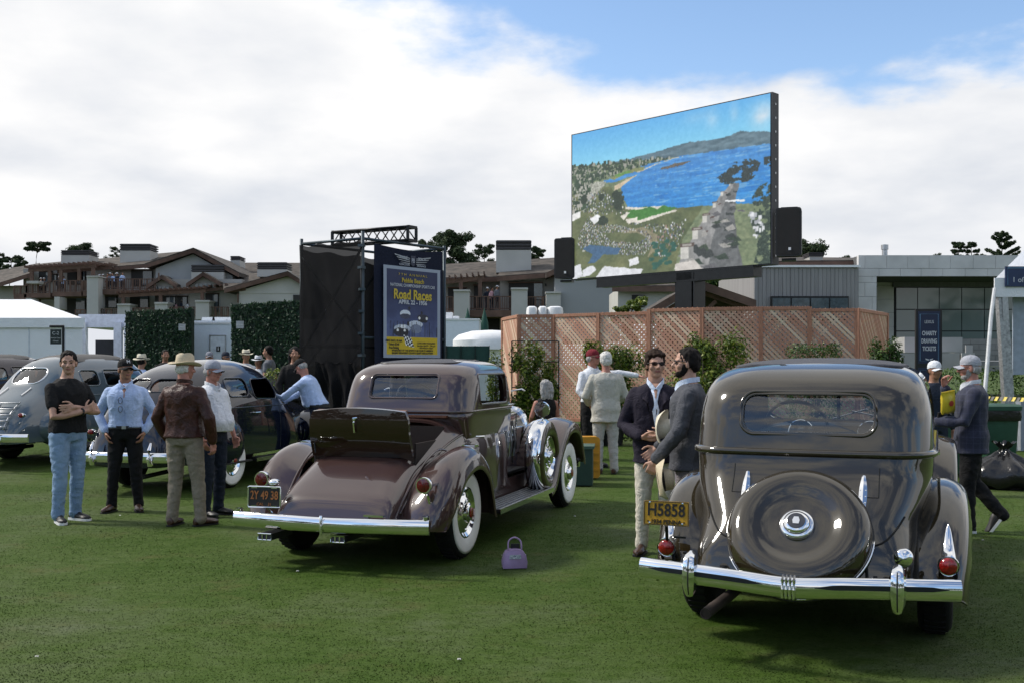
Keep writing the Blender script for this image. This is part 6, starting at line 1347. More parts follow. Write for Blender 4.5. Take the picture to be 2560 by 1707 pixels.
def leaf_obj(name, v, mat, parent=None, **kw):
    n = len(v)//4; me = bpy.data.meshes.new(name); me.vertices.add(4*n); me.vertices.foreach_set('co', v.ravel()); me.loops.add(4*n); me.loops.foreach_set('vertex_index', np.arange(4*n)); me.polygons.add(n); me.polygons.foreach_set('loop_start', np.arange(0, 4*n, 4)); me.update(calc_edges=True)
    return link(name, me, mat, parent, 0, **kw)
def shrub(name, label, c, size, mat=LEAF_A, n=2600, leaf=.075, boxy=.0, seed=1, pot=None, cat='shrub'):
    rng = np.random.RandomState(seed); g = thing(name, label, cat, c); w, d, h = size
    if boxy == .5: cl = (rng.rand(46, 3)-.5)*1.75; i = rng.randint(0, 46, n); q = rng.randn(n, 3); q /= np.linalg.norm(q, axis=1)[:, None]; p = cl[i] + q*(.30*rng.rand(n, 1)**.4)*(.6+.8*rng.rand(46))[i][:, None]; nr = q + [0, 0, .4] + rng.randn(n, 3)*.4
    elif boxy: p = (rng.rand(n, 3)-.5)*2; k = np.abs(p).max(1, keepdims=True); p = p/k*(.72+.28*rng.rand(n, 1)**.5); nr = p + rng.randn(n, 3)*.5
    else:
        cl = rng.randn(22, 3); cl /= np.linalg.norm(cl, axis=1)[:, None]; cl *= (.35+.45*rng.rand(22, 1)); i = rng.randint(0, 22, n); q = rng.randn(n, 3); q /= np.linalg.norm(q, axis=1)[:, None]; p = cl[i] + q*(.38*rng.rand(n, 1)**.4); nr = q + [0, 0, .4] + rng.randn(n, 3)*.4
    p = p + np.stack([np.sin(p[:,2]*7+seed), np.cos(p[:,0]*6), np.sin(p[:,0]*5+p[:,1]*4)], 1)*.05
    pos = p*np.array([w/2, d/2, h/2]) + [0, 0, h/2 + (.12 if not boxy else 0)]; leaf_obj('foliage', leaves(pos, nr, leaf*(.6+.7*rng.rand(n)), .5, rng), mat, g)
    for k in range(5):
        mb = MB(); a = rng.rand()*6.28; mb.tube([(0,0,0), (w*.12*math.cos(a), d*.12*math.sin(a), h*.4), (w*.3*math.cos(a), d*.3*math.sin(a), h*.85)], lambda t: .016*(1-t)+.004, 6); mb.build('stem', BARK, g, 180)
    if pot:
        mb = MB(); mb.lathe([(.20,0),(.24,.30),(.255,.31),(.25,.34),(.22,.34),(.21,.30),(.001,.29)], (0, -.02, 0), 'z', 20); mb.build('plant_pot', BLACK, g, 40)
    return g
def tree(name, label, base, h, spread, mat=LEAF_C, n=5000, leaf=.5, seed=1, kind='cypress', trunk_r=.35, bare=.45, group=None):
    rng = np.random.RandomState(seed); g = thing(name, label, 'tree', base, 0, group); pads = []
    mb = MB(); top = Vector((rng.uniform(-.4,.4), 0, h*.93)); path = spline([(0,0,0), (rng.uniform(-.3,.3), 0, h*.35), (rng.uniform(-.4,.4), 0, h*.65), top], 10); mb.tube(path, lambda t: trunk_r*(1-.8*t), 8); trunk = mb.build('trunk', BARK, g, 180)
    nb = 26 if kind != 'spiky' else 40
    for k in range(nb):
        t = bare + (1-bare)*(k+.5)/nb; p0 = path[min(9, int(t*9.99))]; a = rng.rand()*6.283
        if kind == 'spiky': ln = spread*(1.05-t)*1.2+.3; tip = p0 + Vector((math.cos(a)*ln, math.sin(a)*ln, ln*.55))
        else: ln = spread*(.45+.55*rng.rand())*(1 if kind == 'flat' else math.sin(math.pi*(.15+.75*(t-bare)/(1-bare)))); tip = p0 + Vector((math.cos(a)*ln, math.sin(a)*ln, ln*rng.uniform(.05,.45)))
        mb = MB(); mb.tube([p0, p0.lerp(tip, .5) + Vector((0,0,-.05*ln)), tip], lambda q: trunk_r*.28*(1-q)+.02, 6); mb.build('limb', BARK, g, 180)
        if kind == 'spiky':
            for q in np.linspace(.25, 1, 9): pads.append((p0.lerp(tip, q), .22*spread/3, .22*spread/3))
        else:
            r_ = rng.uniform(.6,1.25); pads.append((tip, spread*.22*r_, spread*.15*r_)); pads.append((p0.lerp(tip, .62) + Vector((0,0,spread*.05)), spread*.18*r_, spread*.14)); pads.append((p0.lerp(tip, .85) + Vector((rng.uniform(-.1,.1)*spread, rng.uniform(-.1,.1)*spread, -.03*spread)), spread*.15, spread*.10))
    if kind != 'spiky': pads.append((top, spread*.32, spread*.16))
    i = rng.randint(0, len(pads), n); q = rng.randn(n, 3); q /= np.linalg.norm(q, axis=1)[:, None]; q *= rng.rand(n, 1)**.45
    C_ = np.array([tuple(p[0]) for p in pads]); rx = np.array([p[1] for p in pads]); rz = np.array([p[2] for p in pads])
    pos = C_[i] + q*np.stack([rx[i], rx[i], rz[i]], 1); leaf_obj('crown', leaves(pos, q + [0,0,.5] + rng.randn(n, 3)*.5, leaf*(.5+.8*rng.rand(n)), .55, rng), mat, g)
    return g
def shrubs():
    def at_(px, d): return ((px-1280)/FPX*d)
    shrub('leafy_shrub', 'shrub growing past the far corner of the lattice fence', (at_(1238, 24.5), 24.5, .3), (.55,.5,1.75), n=1400, seed=1)
    tr = shrub('trellis_shrub', 'yellow-green shrub on a black trellis behind the seated woman', (at_(1338, 20.5), 20.5, .14), (1.0,.6,1.9), n=9500, leaf=.072, boxy=.5, seed=2)
    for x in (-.46, .46): mb = MB(); mb.tube([(x, -.1, 0), (x, -.1, 2.0)], .014, 6); mb.build('trellis_bar', BLACKM, tr)
    for z in (.6, 1.1, 1.6, 2.0): mb = MB(); mb.tube([(-.46, -.1, z), (.46, -.1, z)], .012, 6); mb.build('trellis_bar', BLACKM, tr)
    shrub('leafy_shrub', 'green shrub in a black pot behind the linen suit', (at_(1530, 20.0), 20.0, .14), (1.2,.7,1.95), n=10500, leaf=.072, boxy=.5, seed=3, pot=True)
    shrub('leafy_shrub', 'broad bright shrub behind the two men in jackets', (at_(1762, 18.8), 18.8, .14), (1.40,.7,2.05), n=11500, leaf=.072, boxy=.5, seed=4)
    shrub('clipped_hedge', 'clipped dark green box hedge behind the taupe sedan roof', (at_(2036, 20.5), 20.5, .14), (1.02,.5,1.92), LEAF_B, 3800, .06, 1, 5)
    shrub('leafy_shrub', 'round dark green shrub at the end of the lattice', (at_(2208, 20.0), 20.0, .14), (.85,.7,2.15), LEAF_B, 6000, .08, 0, 6)
    shrub('low_hedge', 'low hedge behind the man in plaid jacket', (at_(2450, 21.0), 21.0, .14), (1.9,.6,1.45), LEAF_B, 4200, .06, 1, 7)
    shrub('low_hedge', 'small bright hedge between the fastback and the scaffold', (at_(705, 22.5), 22.5, .14), (.75,.5,1.45), LEAF_A, 1500, .06, 1, 8)
shrubs()
# ------------------------------------------------------------ tents, hedge screens, trailers
TENT = M('tent_vinyl', (.80,.81,.83), .45, var=.04, vs=2, bump=.25, bs=3, wrinkle=.3); STONEG = M('grey_stone', (.36,.355,.35), .8, var=.10, vs=5, bump=.2, bs=40)
def tents():
    d = 30.0; g = thing('white_marquee', 'white marquee tent at the edge behind the old sedans', 'tent', (0,0,0)); A = P(-90, 797, d); B = P(206, 797, d); zt = A.z; zr = 3.72; D = 6.0
    D = 5.0; sk = 1.04*(d+D)/d; A2x, B2x = A.x*sk, B.x*sk; e = .05
    mb = MB(); mb.prism([(A.x, d, 0), (B.x, d, 0), (B2x, d+D, 0), (A2x, d+D, 0)], (0,0,.05), (0,0,zt)); mb.build('wall', TENT, g)
    c = [(A.x-e, d-e, zt+.004), (B.x+e, d-e, zt+.004), (B2x+e, d+D+e, zt+.004), (A2x-e, d+D+e, zt+.004)]; r0, r1 = ((A.x+A2x)/2, d+D/2, zr), ((B.x+B2x)/2-1.3, d+D/2, zr)
    mb = MB(); mb.poly([c[0], c[1], r1, r0]); mb.poly([c[1], c[2], r1]); mb.poly([c[2], c[3], r0, r1]); mb.poly([c[3], c[0], r0]); rf = mb.build('roof', TENT, g, 20)
    mb = MB(); mb.box(((A.x+B.x)/2, d-.065, zt-.12), (B.x-A.x+.2, .012, .28)); mb.bar((B.x+.06, d, zt-.12), (B2x+.06, d+D, zt-.12), .012, .28); mb.build('valance', TENT, g)
    for k in range(3): mb = MB(); mb.box((A.x + (B.x-A.x)*(.25+.3*k), d-.006, zt/2-.1), (.03, .012, zt-.3)); mb.build('wall_seam', M('tent_seam', (.62,.65,.72), .5), g)
    mb = MB(); mb.tube([(B.x+.05, d-.05, zt), (B.x+.6, d-.4, .14)], .012, 6); mb.build('guy_rope', WHITE, g)
    # open canopy
    d = 36.; g = thing('open_canopy', 'pale open canopy frame between the marquee and the hedge screen', 'canopy', (0,0,0)); A = P(196, 806, d); B = P(322, 806, d)
    mb = MB(); mb.box(((A.x+B.x)/2, d+1.5, A.z+.05), (B.x-A.x, 3.0, .45)); mb.build('roof', M('pale_lilac_vinyl', (.72,.75,.84), .5), g)
    for px in (212, 296, 318): q = P(px, 900, d); mb = MB(); mb.box((q.x, d, A.z/2), (.26 if px == 296 else .14, .2, A.z)); mb.build('canopy_post', M('pale_lilac_vinyl', (.60,.64,.80), .5), g)
    q = P(272, 850, d+2); mb = MB(); mb.box((q.x, d+2, 1.4), (.95, .08, 2.4)); mb.build('dark_panel', M('navy_panel', (.014,.016,.03), .5), g)
    # standing class sign
    d = 24.; a = P(158, 816, d); g = thing('class_sign', 'black hanging class sign on a post before the marquee', 'sign', (a.x, d, 0)); mb = MB(); mb.tube([(0,0,.14), (0,0,a.z)], .03, 8); mb.tube([(.02,0,a.z), (-.31,0,a.z)], .028, 8); mb.build('post', BLACKM, g)
    mb = MB(); mb.box((-.17, 0, a.z-.24), (.25, .02, .34)); mb.build('sign_board', M('sign_black_green', (.010,.022,.018), .5), g)
    PALE = M('sign_pale', (.62,.66,.64), .5); text('C-2', .105, PALE, g, (-.17,-.014,a.z-.16)); text('American Classic', .042, PALE, g, (-.17,-.014,a.z-.265), sx=.78); text('Closed', .045, PALE, g, (-.17,-.014,a.z-.335))
    # hedge screens
    for lab, x0, x1, y0, y1, d0, d1, sgn in (('left artificial hedge screen panel beside the white trailer', 317, 483, 781, 772, 31, 30, 1), ('right artificial hedge screen panel beside the scaffold', 582, 756, 763, 753, 28, 27, 2)):
        a = P(x0, y0, d0); b = P(x1, y1, d1); g = thing('hedge_screen', lab, 'hedge', (0,0,0)); t = Vector((b.x-a.x, b.y-a.y, 0)); w = t.length; t.normalize(); nn = Vector((t.y, -t.x, 0)); npan = 4 if sgn == 1 else 4; rng = np.random.RandomState(sgn)
        for k in range(npan):
            p0 = Vector((a.x, a.y, 0)) + t*(w*k/npan + .01); p1 = Vector((a.x, a.y, 0)) + t*(w*(k+1)/npan - .01); z1 = a.z + (b.z-a.z)*(k+.5)/npan
            mb = MB(); mb.bar(p0 + Vector((0,0,(z1+.3)/2)), p1 + Vector((0,0,(z1+.3)/2)), .12, z1-.3); bk = mb.build('hedge_panel', M('hedge_backing', (.008,.02,.012), .9), g)
            n = 1500; u = rng.rand(n); z = .35 + (z1-.33)*rng.rand(n); pos = np.array(p0) + np.outer(u, np.array(p1-p0)) + np.outer(.06+.05*rng.rand(n)**2, np.array(nn)); pos[:,2] = z; leaf_obj('hedge_leaves', leaves(pos, np.array(nn)+rng.randn(n,3)*.6, .085*(.6+.8*rng.rand(n)), .5, rng), LEAF_D, bk, kind='stuff')
        q = P(455 if sgn == 1 else 600, 818 if sgn == 1 else 812, d1-.25); mb = MB(); mb.box((q.x, q.y, q.z), (.19,.03,.19)); s_ = mb.build('notice_plate', M('notice_pale', (.42,.43,.44), .5), None, label='small pale notice plate on the hedge screen %s' % ('left of the trailer' if sgn == 1 else 'right of the trailer'), cat='sign')
        text('MEN' if sgn == 1 else 'WOMEN', .05, WHITE, s_, (q.x, q.y-.02, q.z))
    # restroom trailer
    d = 31.5; a = P(484, 806, d); b = P(581, 806, d); g = thing('restroom_trailer', 'white restroom trailer between the two hedge screens', 'trailer', (0,0,0)); TW = M('trailer_white', (.68,.74,.80), .35, var=.04)
    mb = MB(); mb.box(((a.x+b.x)/2, d+1.2, (a.z+.5)/2+.05), (b.x-a.x, 2.4, a.z-.5)); mb.build('trailer_body', TW, g)
    mb = MB(); mb.box(((a.x+b.x)/2, d+1.2, a.z-.02), (b.x-a.x+.05, 2.46, .06)); mb.build('roof_trim', WHITE, g)
    dx = P(545, 880, d).x; mb = MB(); mb.box((dx, d-.02, 1.62), (.44, .03, 1.9)); dr = mb.build('door', M('trailer_door', (.74,.79,.84), .35), g); mb = MB(); mb.box((dx+.15, d-.05, 1.55), (.03,.04,.2)); mb.build('handle', STEEL, dr)
    mb = MB()
    for zz, w_, h_, xx in ((2.57,.50,.03,0),(1.62,.03,1.9,-.235),(1.62,.03,1.9,.235)): mb.box((dx+xx, d-.03, zz), (w_,.03,h_))
    mb.build('door_frame', STEEL, g)
    mb = MB(); mb.box((dx+.02, d-.04, 2.17), (.12,.012,.16)); sg = mb.build('pictogram_plate', BLACK, dr); mb = MB(); mb.ell((dx+.02, d-.05, 2.225), (.013,.004,.013)); mb.box((dx+.02, d-.05, 2.165), (.028,.006,.07)); mb.build('pictogram', WHITE, sg, kind='stuff')
    for px, w_ in ((506, .45), (535, .5), (564, .3)): q = P(px, 797, d); mb = MB(); mb.prism([(q.x+u_*w_, d+.6, a.z+v_) for u_, v_ in ((-.5,0),(.5,0),(.42,.18),(-.42,.18))], (0,0,0), (0,.7,0)); mb.build('roof_vent', WHITE, g)
    # low retaining wall behind the lawn
    d = 33.; g = MB(); a, b = P(300, 880, d), P(780, 880, d); nb = 14
    w_ = thing('retaining_wall', 'low brownish stone wall below the hedge screens', 'wall', (0,0,0))
    for r_ in range(3):
        for k in range(nb):
            x0 = a.x + (b.x-a.x)*(k + (.5 if r_ % 2 else 0))/nb; mb = MB(); mb.box((x0, d - .3 + random.uniform(-.015,.015), .45+.30*r_), ((b.x-a.x)/nb-.02, .4, .285)); mb.build('stone', M('brown_stone', (.20,.13,.105), .9, var=.2, vs=3, bump=.3, bs=20), w_)
    # tent on the right
    d = 18.6; g = thing('ticket_tent', 'white ticket tent with navy fascia at the picture edge', 'tent', (0,0,0)); ALU = M('scuffed_aluminium', (.50,.51,.52), .45, .6, var=.25, vs=25)
    a = P(2488, 714, d); z1 = a.z; zr = P(2560, 622, d).z + .55; x1 = a.x + 4.0
    k = .50; q0, q1, q2, q3 = (a.x, d, z1+.12), (x1, d, z1+.12), (x1 + 4*k, d+4, z1+.12), (a.x + 4*k, d+4, z1+.12); rg = (a.x + 1.6, d+1.2, z1+1.25)
    mb = MB()
    for u_, v_ in ((q0,q1),(q1,q2),(q2,q3),(q3,q0)): mb.poly([u_, v_, rg])
    mb.build('roof', TENT, g, 20)
    mb = MB(); mb.box(((a.x+x1)/2, d-.03, z1-.04), (x1-a.x+.06, .03, .34)); mb.bar((a.x, d, z1-.04), (a.x+4*k, d+4, z1-.04), .03, .34); mb.build('valance', TENT, g)
    fx0 = P(2508, 690, d).x; mb = MB(); mb.box((fx0+1.6, d-.07, z1+.15), (3.2, .03, .36)); fa = mb.build('fascia_sign', M('fascia_navy', (.018,.035,.10), .5), g)
    mb = MB(); mb.tube([(fx0+.04, d-.09, z1), (fx0+.04, d-.09, z1+.30), (fx0+3.1, d-.09, z1+.30)], .004, 4); mb.build('fascia_line', M('line_blue', (.18,.40,.62), .5), fa)
    text('1 of 4', .13, M('fascia_lettering', (.70,.72,.75), .5), fa, (fx0+.27, d-.09, z1+.09), ext=.001)
    mb = MB(); pts = [(P(2505, 720, d).x, d+.05, z1-.02), (P(2531, 1117, d).x, d+.05, .14)]; mb.bar(pts[0], pts[1], .17, .14, up=(0,1,0)); po = mb.build('tent_post', ALU, g); mb = MB(); mb.bar((pts[0][0]+.03, d-.03, z1-.12), (pts[0][0]+.06, d-.03, z1-.62), .10, .012, up=(0,1,0)); mb.build('post_plate', STEEL, po)
    mb = MB(); q = P(2545, 800, d+.2); mb.box((q.x+1.6, d+.3, z1/2+.9), (3.3, .03, z1-1.2)); mb.build('wall_panel', M('tent_wall_grey', (.36,.42,.50), .5), g); mb = MB(); mb.box((q.x+1.6, d+.2, .55), (3.2, .2, .95)); mb.build('counter', M('counter_grey', (.30,.33,.38), .6), g)
    mb = MB(); mb.tube([P(2487, 722, d-.3), P(2478, 790, d-.5), P(2462, 985, d-.9), P(2460, 1060, d-1)], .035, 8); mb.build('tie_down_strap', M('strap_white', (.62,.63,.64), .6), g)
tents()
# ------------------------------------------------------------ things on and near the lawn
def odds():
    LIL = M('lilac_leather', (.36,.25,.43), .45, var=.06, vs=30, bump=.1, bs=200)
    g = thing('handbag', 'small lilac handbag with a top handle standing on the grass', 'handbag', ((1286-1280)/FPX*8.55, 8.55, 0), R(8)); mb = MB(); rg = []
    for y, k in ((-.05,.93),(-.045,1),(.045,1),(.05,.93)): rg.append([(x*k, y, .006 + z) for x, z in [(-.098,0),(.098,0),(.102,.05),(.092,.10),(.07,.137),(.04,.150),(0,.153),(-.04,.150),(-.07,.137),(-.092,.10),(-.102,.05)]])
    mb.loft(rg, True, True, True); mb.build('bag_body', LIL, g, 50); mb = MB(); mb.tube(spline([(-.055,-.03,.10),(-.055,-.03,.17),(-.048,-.01,.225),(0,0,.252),(.048,-.01,.225),(.055,-.03,.17),(.055,-.03,.10)], 24), .007, 8); mb.build('handle', LIL, g, 180)
    mb = MB(); mb.prism([(x, -.054, z) for x, z in ((-.050,.085),(.050,.085),(.045,.118),(-.045,.118))], (0,0,0), (0,-.004,0)); mb.build('printed_scarf', M('scarf_print', (.75,.78,.82), .5, col2=(.05,.09,.16), vs=70), g); mb = MB(); mb.box((.01,.03,.165), (.075,.01,.06)); mb.build('phone', BLACK, g)
    for x in (-.1, .1): mb = MB(); mb.lathe([(.008,-.01),(.008,.01)], (x, 0, .105), 'y', 10); mb.build('ring', CHROME, g)
    # scraps on the grass
    for k, (px, py, c) in enumerate(((744, 1430, 'white paper scrap in front of the coupe bumper'), (92, 1645, 'white feather scrap on the near grass'), (2457, 1352, 'pale stone on the grass by the taupe sedan'), (300, 1290, 'tiny white scrap by the brown shoes'), (1148, 1652, 'tiny yellow leaf on the near grass'), (1437, 1292, 'white scrap beside the coupe front wheel'))):
        d = CAM_H*FPX/(py-HORIZON); mb = MB(); r = .008; mb.loft([[((px-1280)/FPX*d + r*q*math.cos(a)*1.4, d + r*q*math.sin(a), .012 + z + .003*math.sin(3*a)) for a in np.linspace(0, 6.283, 10)[:-1]] for q, z in ((1,0),(.95,.002),(.5,.004),(.05,.003))], True, True); mb.build('paper_scrap', M('scrap_white', (.70,.68,.62), .7), None, label=c, cat='litter')
    # trash bag
    me = None; mb = MB(); rg = []; rng = random.Random(4)
    for z, r in ((0,.30),(.05,.40),(.16,.43),(.28,.38),(.38,.26),(.45,.13),(.49,.07),(.54,.05),(.58,.10),(.62,.13)):
        rg.append([(r*(1.0+.10*math.sin(5*a+z*9)+.06*math.sin(11*a+z*25))*math.cos(a)*1.12, r*(1+.1*math.sin(4*a+z*7))*math.sin(a), z + .02*math.sin(7*a)) for a in np.linspace(0, 6.283, 49)[:-1]])
    mb.loft(rg, True, True, False); me = crumple(mb.mesh('bag'), .03, 9, 3); g = link('trash_bag', me, M('black_plastic', (.012,.012,.013), .22, bump=.35, bs=14), None, 180, label='full black plastic trash bag tied at the top', cat='trash bag'); g.location = (6.72, 14.2, .0)
    # bins
    BG = M('bin_green', (.025,.085,.055), .45)
    for lab, px, d, z in (('green wheeled bin hidden behind the plaid jacket', 2372, 15.6, .02), ('green wheeled bin with black liner beside the tent post', 2488, 16.2, .04)):
        g = thing('wheeled_bin', lab, 'bin', ((px-1280)/FPX*d, d, z)); mb = MB(); mb.loft([[(x*k, y*k, zz) for x, y in rrect(.27,.27,.06,3)] for k, zz in ((.80,.05),(.82,.06),(1,.95))], True, True, True); mb.build('bin_body', BG, g, 40); mb = MB(); mb.loft([[(x*k, y*k, zz) for x, y in rrect(.30,.30,.07,3)] for k, zz in ((1,.94),(1.02,1.0),(.9,1.03))], True, True, True); mb.build('bin_rim', BG, g, 40); mb = MB(); mb.loft([[(x*k, y*k, zz) for x, y in rrect(.285,.285,.07,3)] for k, zz in ((1.02,.78),(1.05,.84),(1.03,.935))], True); mb.build('bin_liner', M('black_plastic', (.012,.012,.013), .22), g, 40)
        for s in (-1, 1): mb = MB(); mb.lathe([(.08,-.02),(.08,.02)], (s*.2, .2, .08), 'x', 16, cap=True); mb.build('wheel', RUBBER, g)
    mb = MB(); mb.box((0,0,.14), (.7,.5,.28)); o = mb.build('concrete_block', STONEG, None, label='grey concrete ballast block at the foot of the tent post', cat='block'); o.location = (6.95*17.4/15.0*.98, 17.4, .10)
    # caution tape
    g = thing('caution_tape', 'yellow and black caution tape strung behind plaid jacket', 'tape'); a, b = P(2330, 990, 19.0), P(2560, 998, 18.0); n = 22
    for k in range(n): mb = MB(); q0, q1 = a.lerp(b, k/n), a.lerp(b, (k+1)/n); mb.prism([q0 + Vector((0,0,-.035)), q1 + Vector((-.02,0,-.035)), q1 + Vector((.02,0,.035)), q0 + Vector((.04,0,.035))], (0,0,0), (0,.003,0)); mb.build('tape_band', M('tape_yellow', (.70,.52,.02), .5) if k % 2 else BLACK, g)
    # charity sign
    d = 20.0; a = P(2321, 773, d); g = thing('charity_sign', 'tall navy charity drawing sign behind the taupe sedan', 'sign', (a.x, d, 0), R(-4)); zt = a.z; mb = MB(); mb.box((0,0,zt/2), (.49,.07,zt)); mb.build('sign_frame', BLACK, g)
    NV = M('sign_navy', (.012,.022,.065), .5); LB = M('line_blue', (.18,.40,.62), .5); LT = M('sign_lettering', (.66,.68,.72), .5)
    for z0, z1 in ((zt-1.04, zt-.05), (.45, zt-1.12)):
        mb = MB(); mb.box((0,-.038,(z0+z1)/2), (.41,.012,z1-z0)); pn = mb.build('sign_panel', NV, g); mb = MB(); mb.tube([(-.17,-.047,z0+.05),(.17,-.047,z0+.05),(.17,-.047,z1-.05),(-.17,-.047,z1-.05)], .004, 4, True); mb.build('sign_border', LB, pn)
    for b, z, sz, sx in (('LEXUS', .20, .085, .72), ('CHARITY', .42, .115, .56), ('DRAWING', .565, .115, .53), ('TICKETS', .71, .115, .58)): text(b, sz, LT, g, (0,-.048,zt-.05-z), sx=sx, bold=.003 if sz > .1 else 0)
    for s in (-1, 1): mb = MB(); mb.prism([(s*.008,-.047,zt-.955),(s*.075,-.047,zt-.940),(s*.06,-.047,zt-.968),(s*.008,-.047,zt-.985)], (0,0,0), (0,-.003,0)); mb.build('sign_emblem', LT, g)
    # yellow case and green box by the coupe's front wheel
    g = thing('hard_case', 'yellow plastic hard case by the linen suit trousers', 'case', (P(1455, 1000, 15.2).x, 15.25, .03), R(5)); YC = M('case_yellow', (.62,.28,.015), .45); mb = MB(); mb.prism([(a_, 0, b_+.30) for a_, b_ in rrect(.25,.30,.05)], (0,-.12,0), (0,.12,0)); mb.build('case_shell', YC, g, 40)
    for z in (.12,.24,.36,.48): mb = MB(); mb.box((0,-.125,z), (.46,.02,.03)); mb.build('case_rib', YC, g)
    g = thing('wooden_box', 'dark green wooden box behind the coupe front wheel', 'box', (P(1444, 1000, 14.6).x, 14.55, .01), R(-6)); GB = M('box_green', (.018,.05,.036), .6); mb = MB(); mb.box((0,0,.26), (.42,.5,.50)); mb.build('box_body', GB, g); mb = MB(); mb.box((0,0,.53), (.47,.55,.04)); mb.build('lid', M('lid_green', (.05,.10,.07), .6), g)
    # black cart in front of the lattice
    g = thing('black_cart', 'black wire cart with gear before the lattice', 'cart', (P(1475, 1000, 17.4).x, 17.4, gz(0,17.4)))
    for x in (-.14,.14):
        for y in (-.14,.14): mb = MB(); mb.tube([(x,y,0),(x,y,1.05)], .014, 6); mb.build('upright', BLACKM, g)
    for z in (.15,.45,.75,1.03): mb = MB(); mb.box((0,0,z), (.31,.31,.03)); mb.build('shelf', BLACKM, g)
    for x, z, h in ((-.06,.47,.22),(.07,.47,.26),(0,.77,.2),(.02,.17,.24)): mb = MB(); mb.lathe([(.05,0),(.055,.02),(.05,h*.8),(.03,h),(.001,h)], (x,0,z), 'z', 12); mb.build('canister', BLACK, g)
odds()
# ------------------------------------------------------------ buildings behind
STUCCO = M('grey_green_stucco', (.36,.35,.325), .9, var=.08, vs=.6, bump=.1, bs=6); STUCCO2 = M('pale_stucco', (.47,.46,.43), .9, var=.08, vs=.6); SHINGLE = M('brown_shingle', (.105,.086,.070), .9, var=.40, vs=1.6, bump=.5, bs=5, aniso=(1,1,4)); TIMBER = M('reddish_timber', (.150,.088,.064), .8, var=.2, vs=2); DARKIN = M('dark_interior', (.012,.011,.010), .6); CAPM = M('chimney_cap', (.05,.045,.048), .6, var=.2); PANE = M('window_pane', (.10,.13,.15), .06, spec=.8, var=.2)
WSC = lambda d: d/FPX
def Z4(x, y): return x/3.095, y/3.095 + 560
def Z5(x, y): return 700 + x/3.095, 540 + y/3.095
def bx(root, name, mat, r, d, depth, mapf, proud=0.):            # a block whose front face spans a picture rectangle at depth d
    x0, y0 = mapf(r[0], r[1]); x1, y1 = mapf(r[2], r[3]); a, b = P(x0, y0, d), P(x1, y1, d)
    mb = MB(); mb.box(((a.x+b.x)/2, d + depth/2 - proud, (a.z+b.z)/2), (abs(b.x-a.x), depth, abs(a.z-b.z))); return mb.build(name, mat, root)
def slab(root, name, mat, pts, d, thick, mapf, depth):            # outline extruded away from the viewer
    v = [P(*mapf(x, y), d) for x, y in pts]; mb = MB(); mb.prism(v, (0,0,0), (0,depth,0)); return mb.build(name, mat, root, 20)
def gable_roof(root, eL, ap, eR, d, depth, mapf, th=.30, over=.5, name='roof'):
    L, A, Rr = [P(*mapf(*q), d - over) for q in (eL, ap, eR)]; up = Vector((0,0,th)); mb = MB()
    for a, b in ((L, A), (A, Rr)): mb.prism([a, b, b + up, a + up], (0,0,0), (0, depth, 0))
    rf = mb.build(name, SHINGLE, root, 20); mb = MB()
    for a, b in ((L, A), (A, Rr)): mb.prism([a + Vector((0,-.06,-.10)), b + Vector((0,-.06,-.10)), b + Vector((0,-.06,.26)), a + Vector((0,-.06,.26))], (0,0,0), (0,.05,0))
    mb.build('fascia_board', TIMBER, rf, 20); return rf
def pitched(root, e0, e1, r0, r1, d, run, mapf, name='roof', th=.25):  # slope facing the viewer: eave points, ridge points
    a, b = P(*mapf(*e0), d - .6), P(*mapf(*e1), d - .6); c, e = P(*mapf(*r1), d + run), P(*mapf(*r0), d + run); up = Vector((0,0,th)); mb = MB(); vs = [a, b, c, e]
    mb.add(vs + [v + up for v in vs], [(3,2,1,0),(4,5,6,7),(0,1,5,4),(1,2,6,5),(2,3,7,6),(3,0,4,7)]); rf = mb.build(name, SHINGLE, root, 20)
    mb = MB(); mb.bar(a + Vector((0,-.04,.02)), b + Vector((0,-.04,.02)), .06, .34); mb.build('fascia_board', TIMBER, rf); return rf
def chimney(root, r, d, mapf, capf=.34, depth=2.2):
    x0, y0, x1, y1 = r; yc = y0 + (y1-y0)*capf; c = bx(root, 'chimney', STUCCO2, (x0, yc, x1, y1), d, depth, mapf)
    bx(c, 'chimney_cap', CAPM, (x0+4, y0, x1-4, yc-2), d+.1, depth-.2, mapf)
    for k in range(3): yy = y0 + (yc-y0)*(k+.15)/3; bx(c, 'cap_slat', CAPM, (x0-2, yy, x1+2, yy + (yc-y0)*.17), d-.06, depth+.12, mapf)
    return c
def railing(root, r, d, mapf, posts=4, board=True):
    x0, y0, x1, y1 = r; a, b = P(*mapf(x0, y0), d), P(*mapf(x1, y0), d); zb = P(*mapf(x0, y1), d).z; rl = MB(); rl.bar(a, b, .09, .07); rl.bar((a.x, d, zb+.12), (b.x, d, zb+.12), .06, .06); o = rl.build('railing', TIMBER, root)
    for k in range(posts+1): q = a.lerp(b, k/posts); mb = MB(); mb.box((q.x, d-.01, (q.z+zb)/2), (.11, .11, q.z-zb)); mb.build('rail_post', TIMBER, o)
    n = max(6, int((b.x-a.x)/.16)); mb = MB()
    for k in range(1, n): q = a.lerp(b, k/n); mb.box((q.x, d+.01, (q.z+zb)/2), (.045, .045, q.z-zb-.05))
    mb.build('balusters', TIMBER, o, kind='stuff'); return o
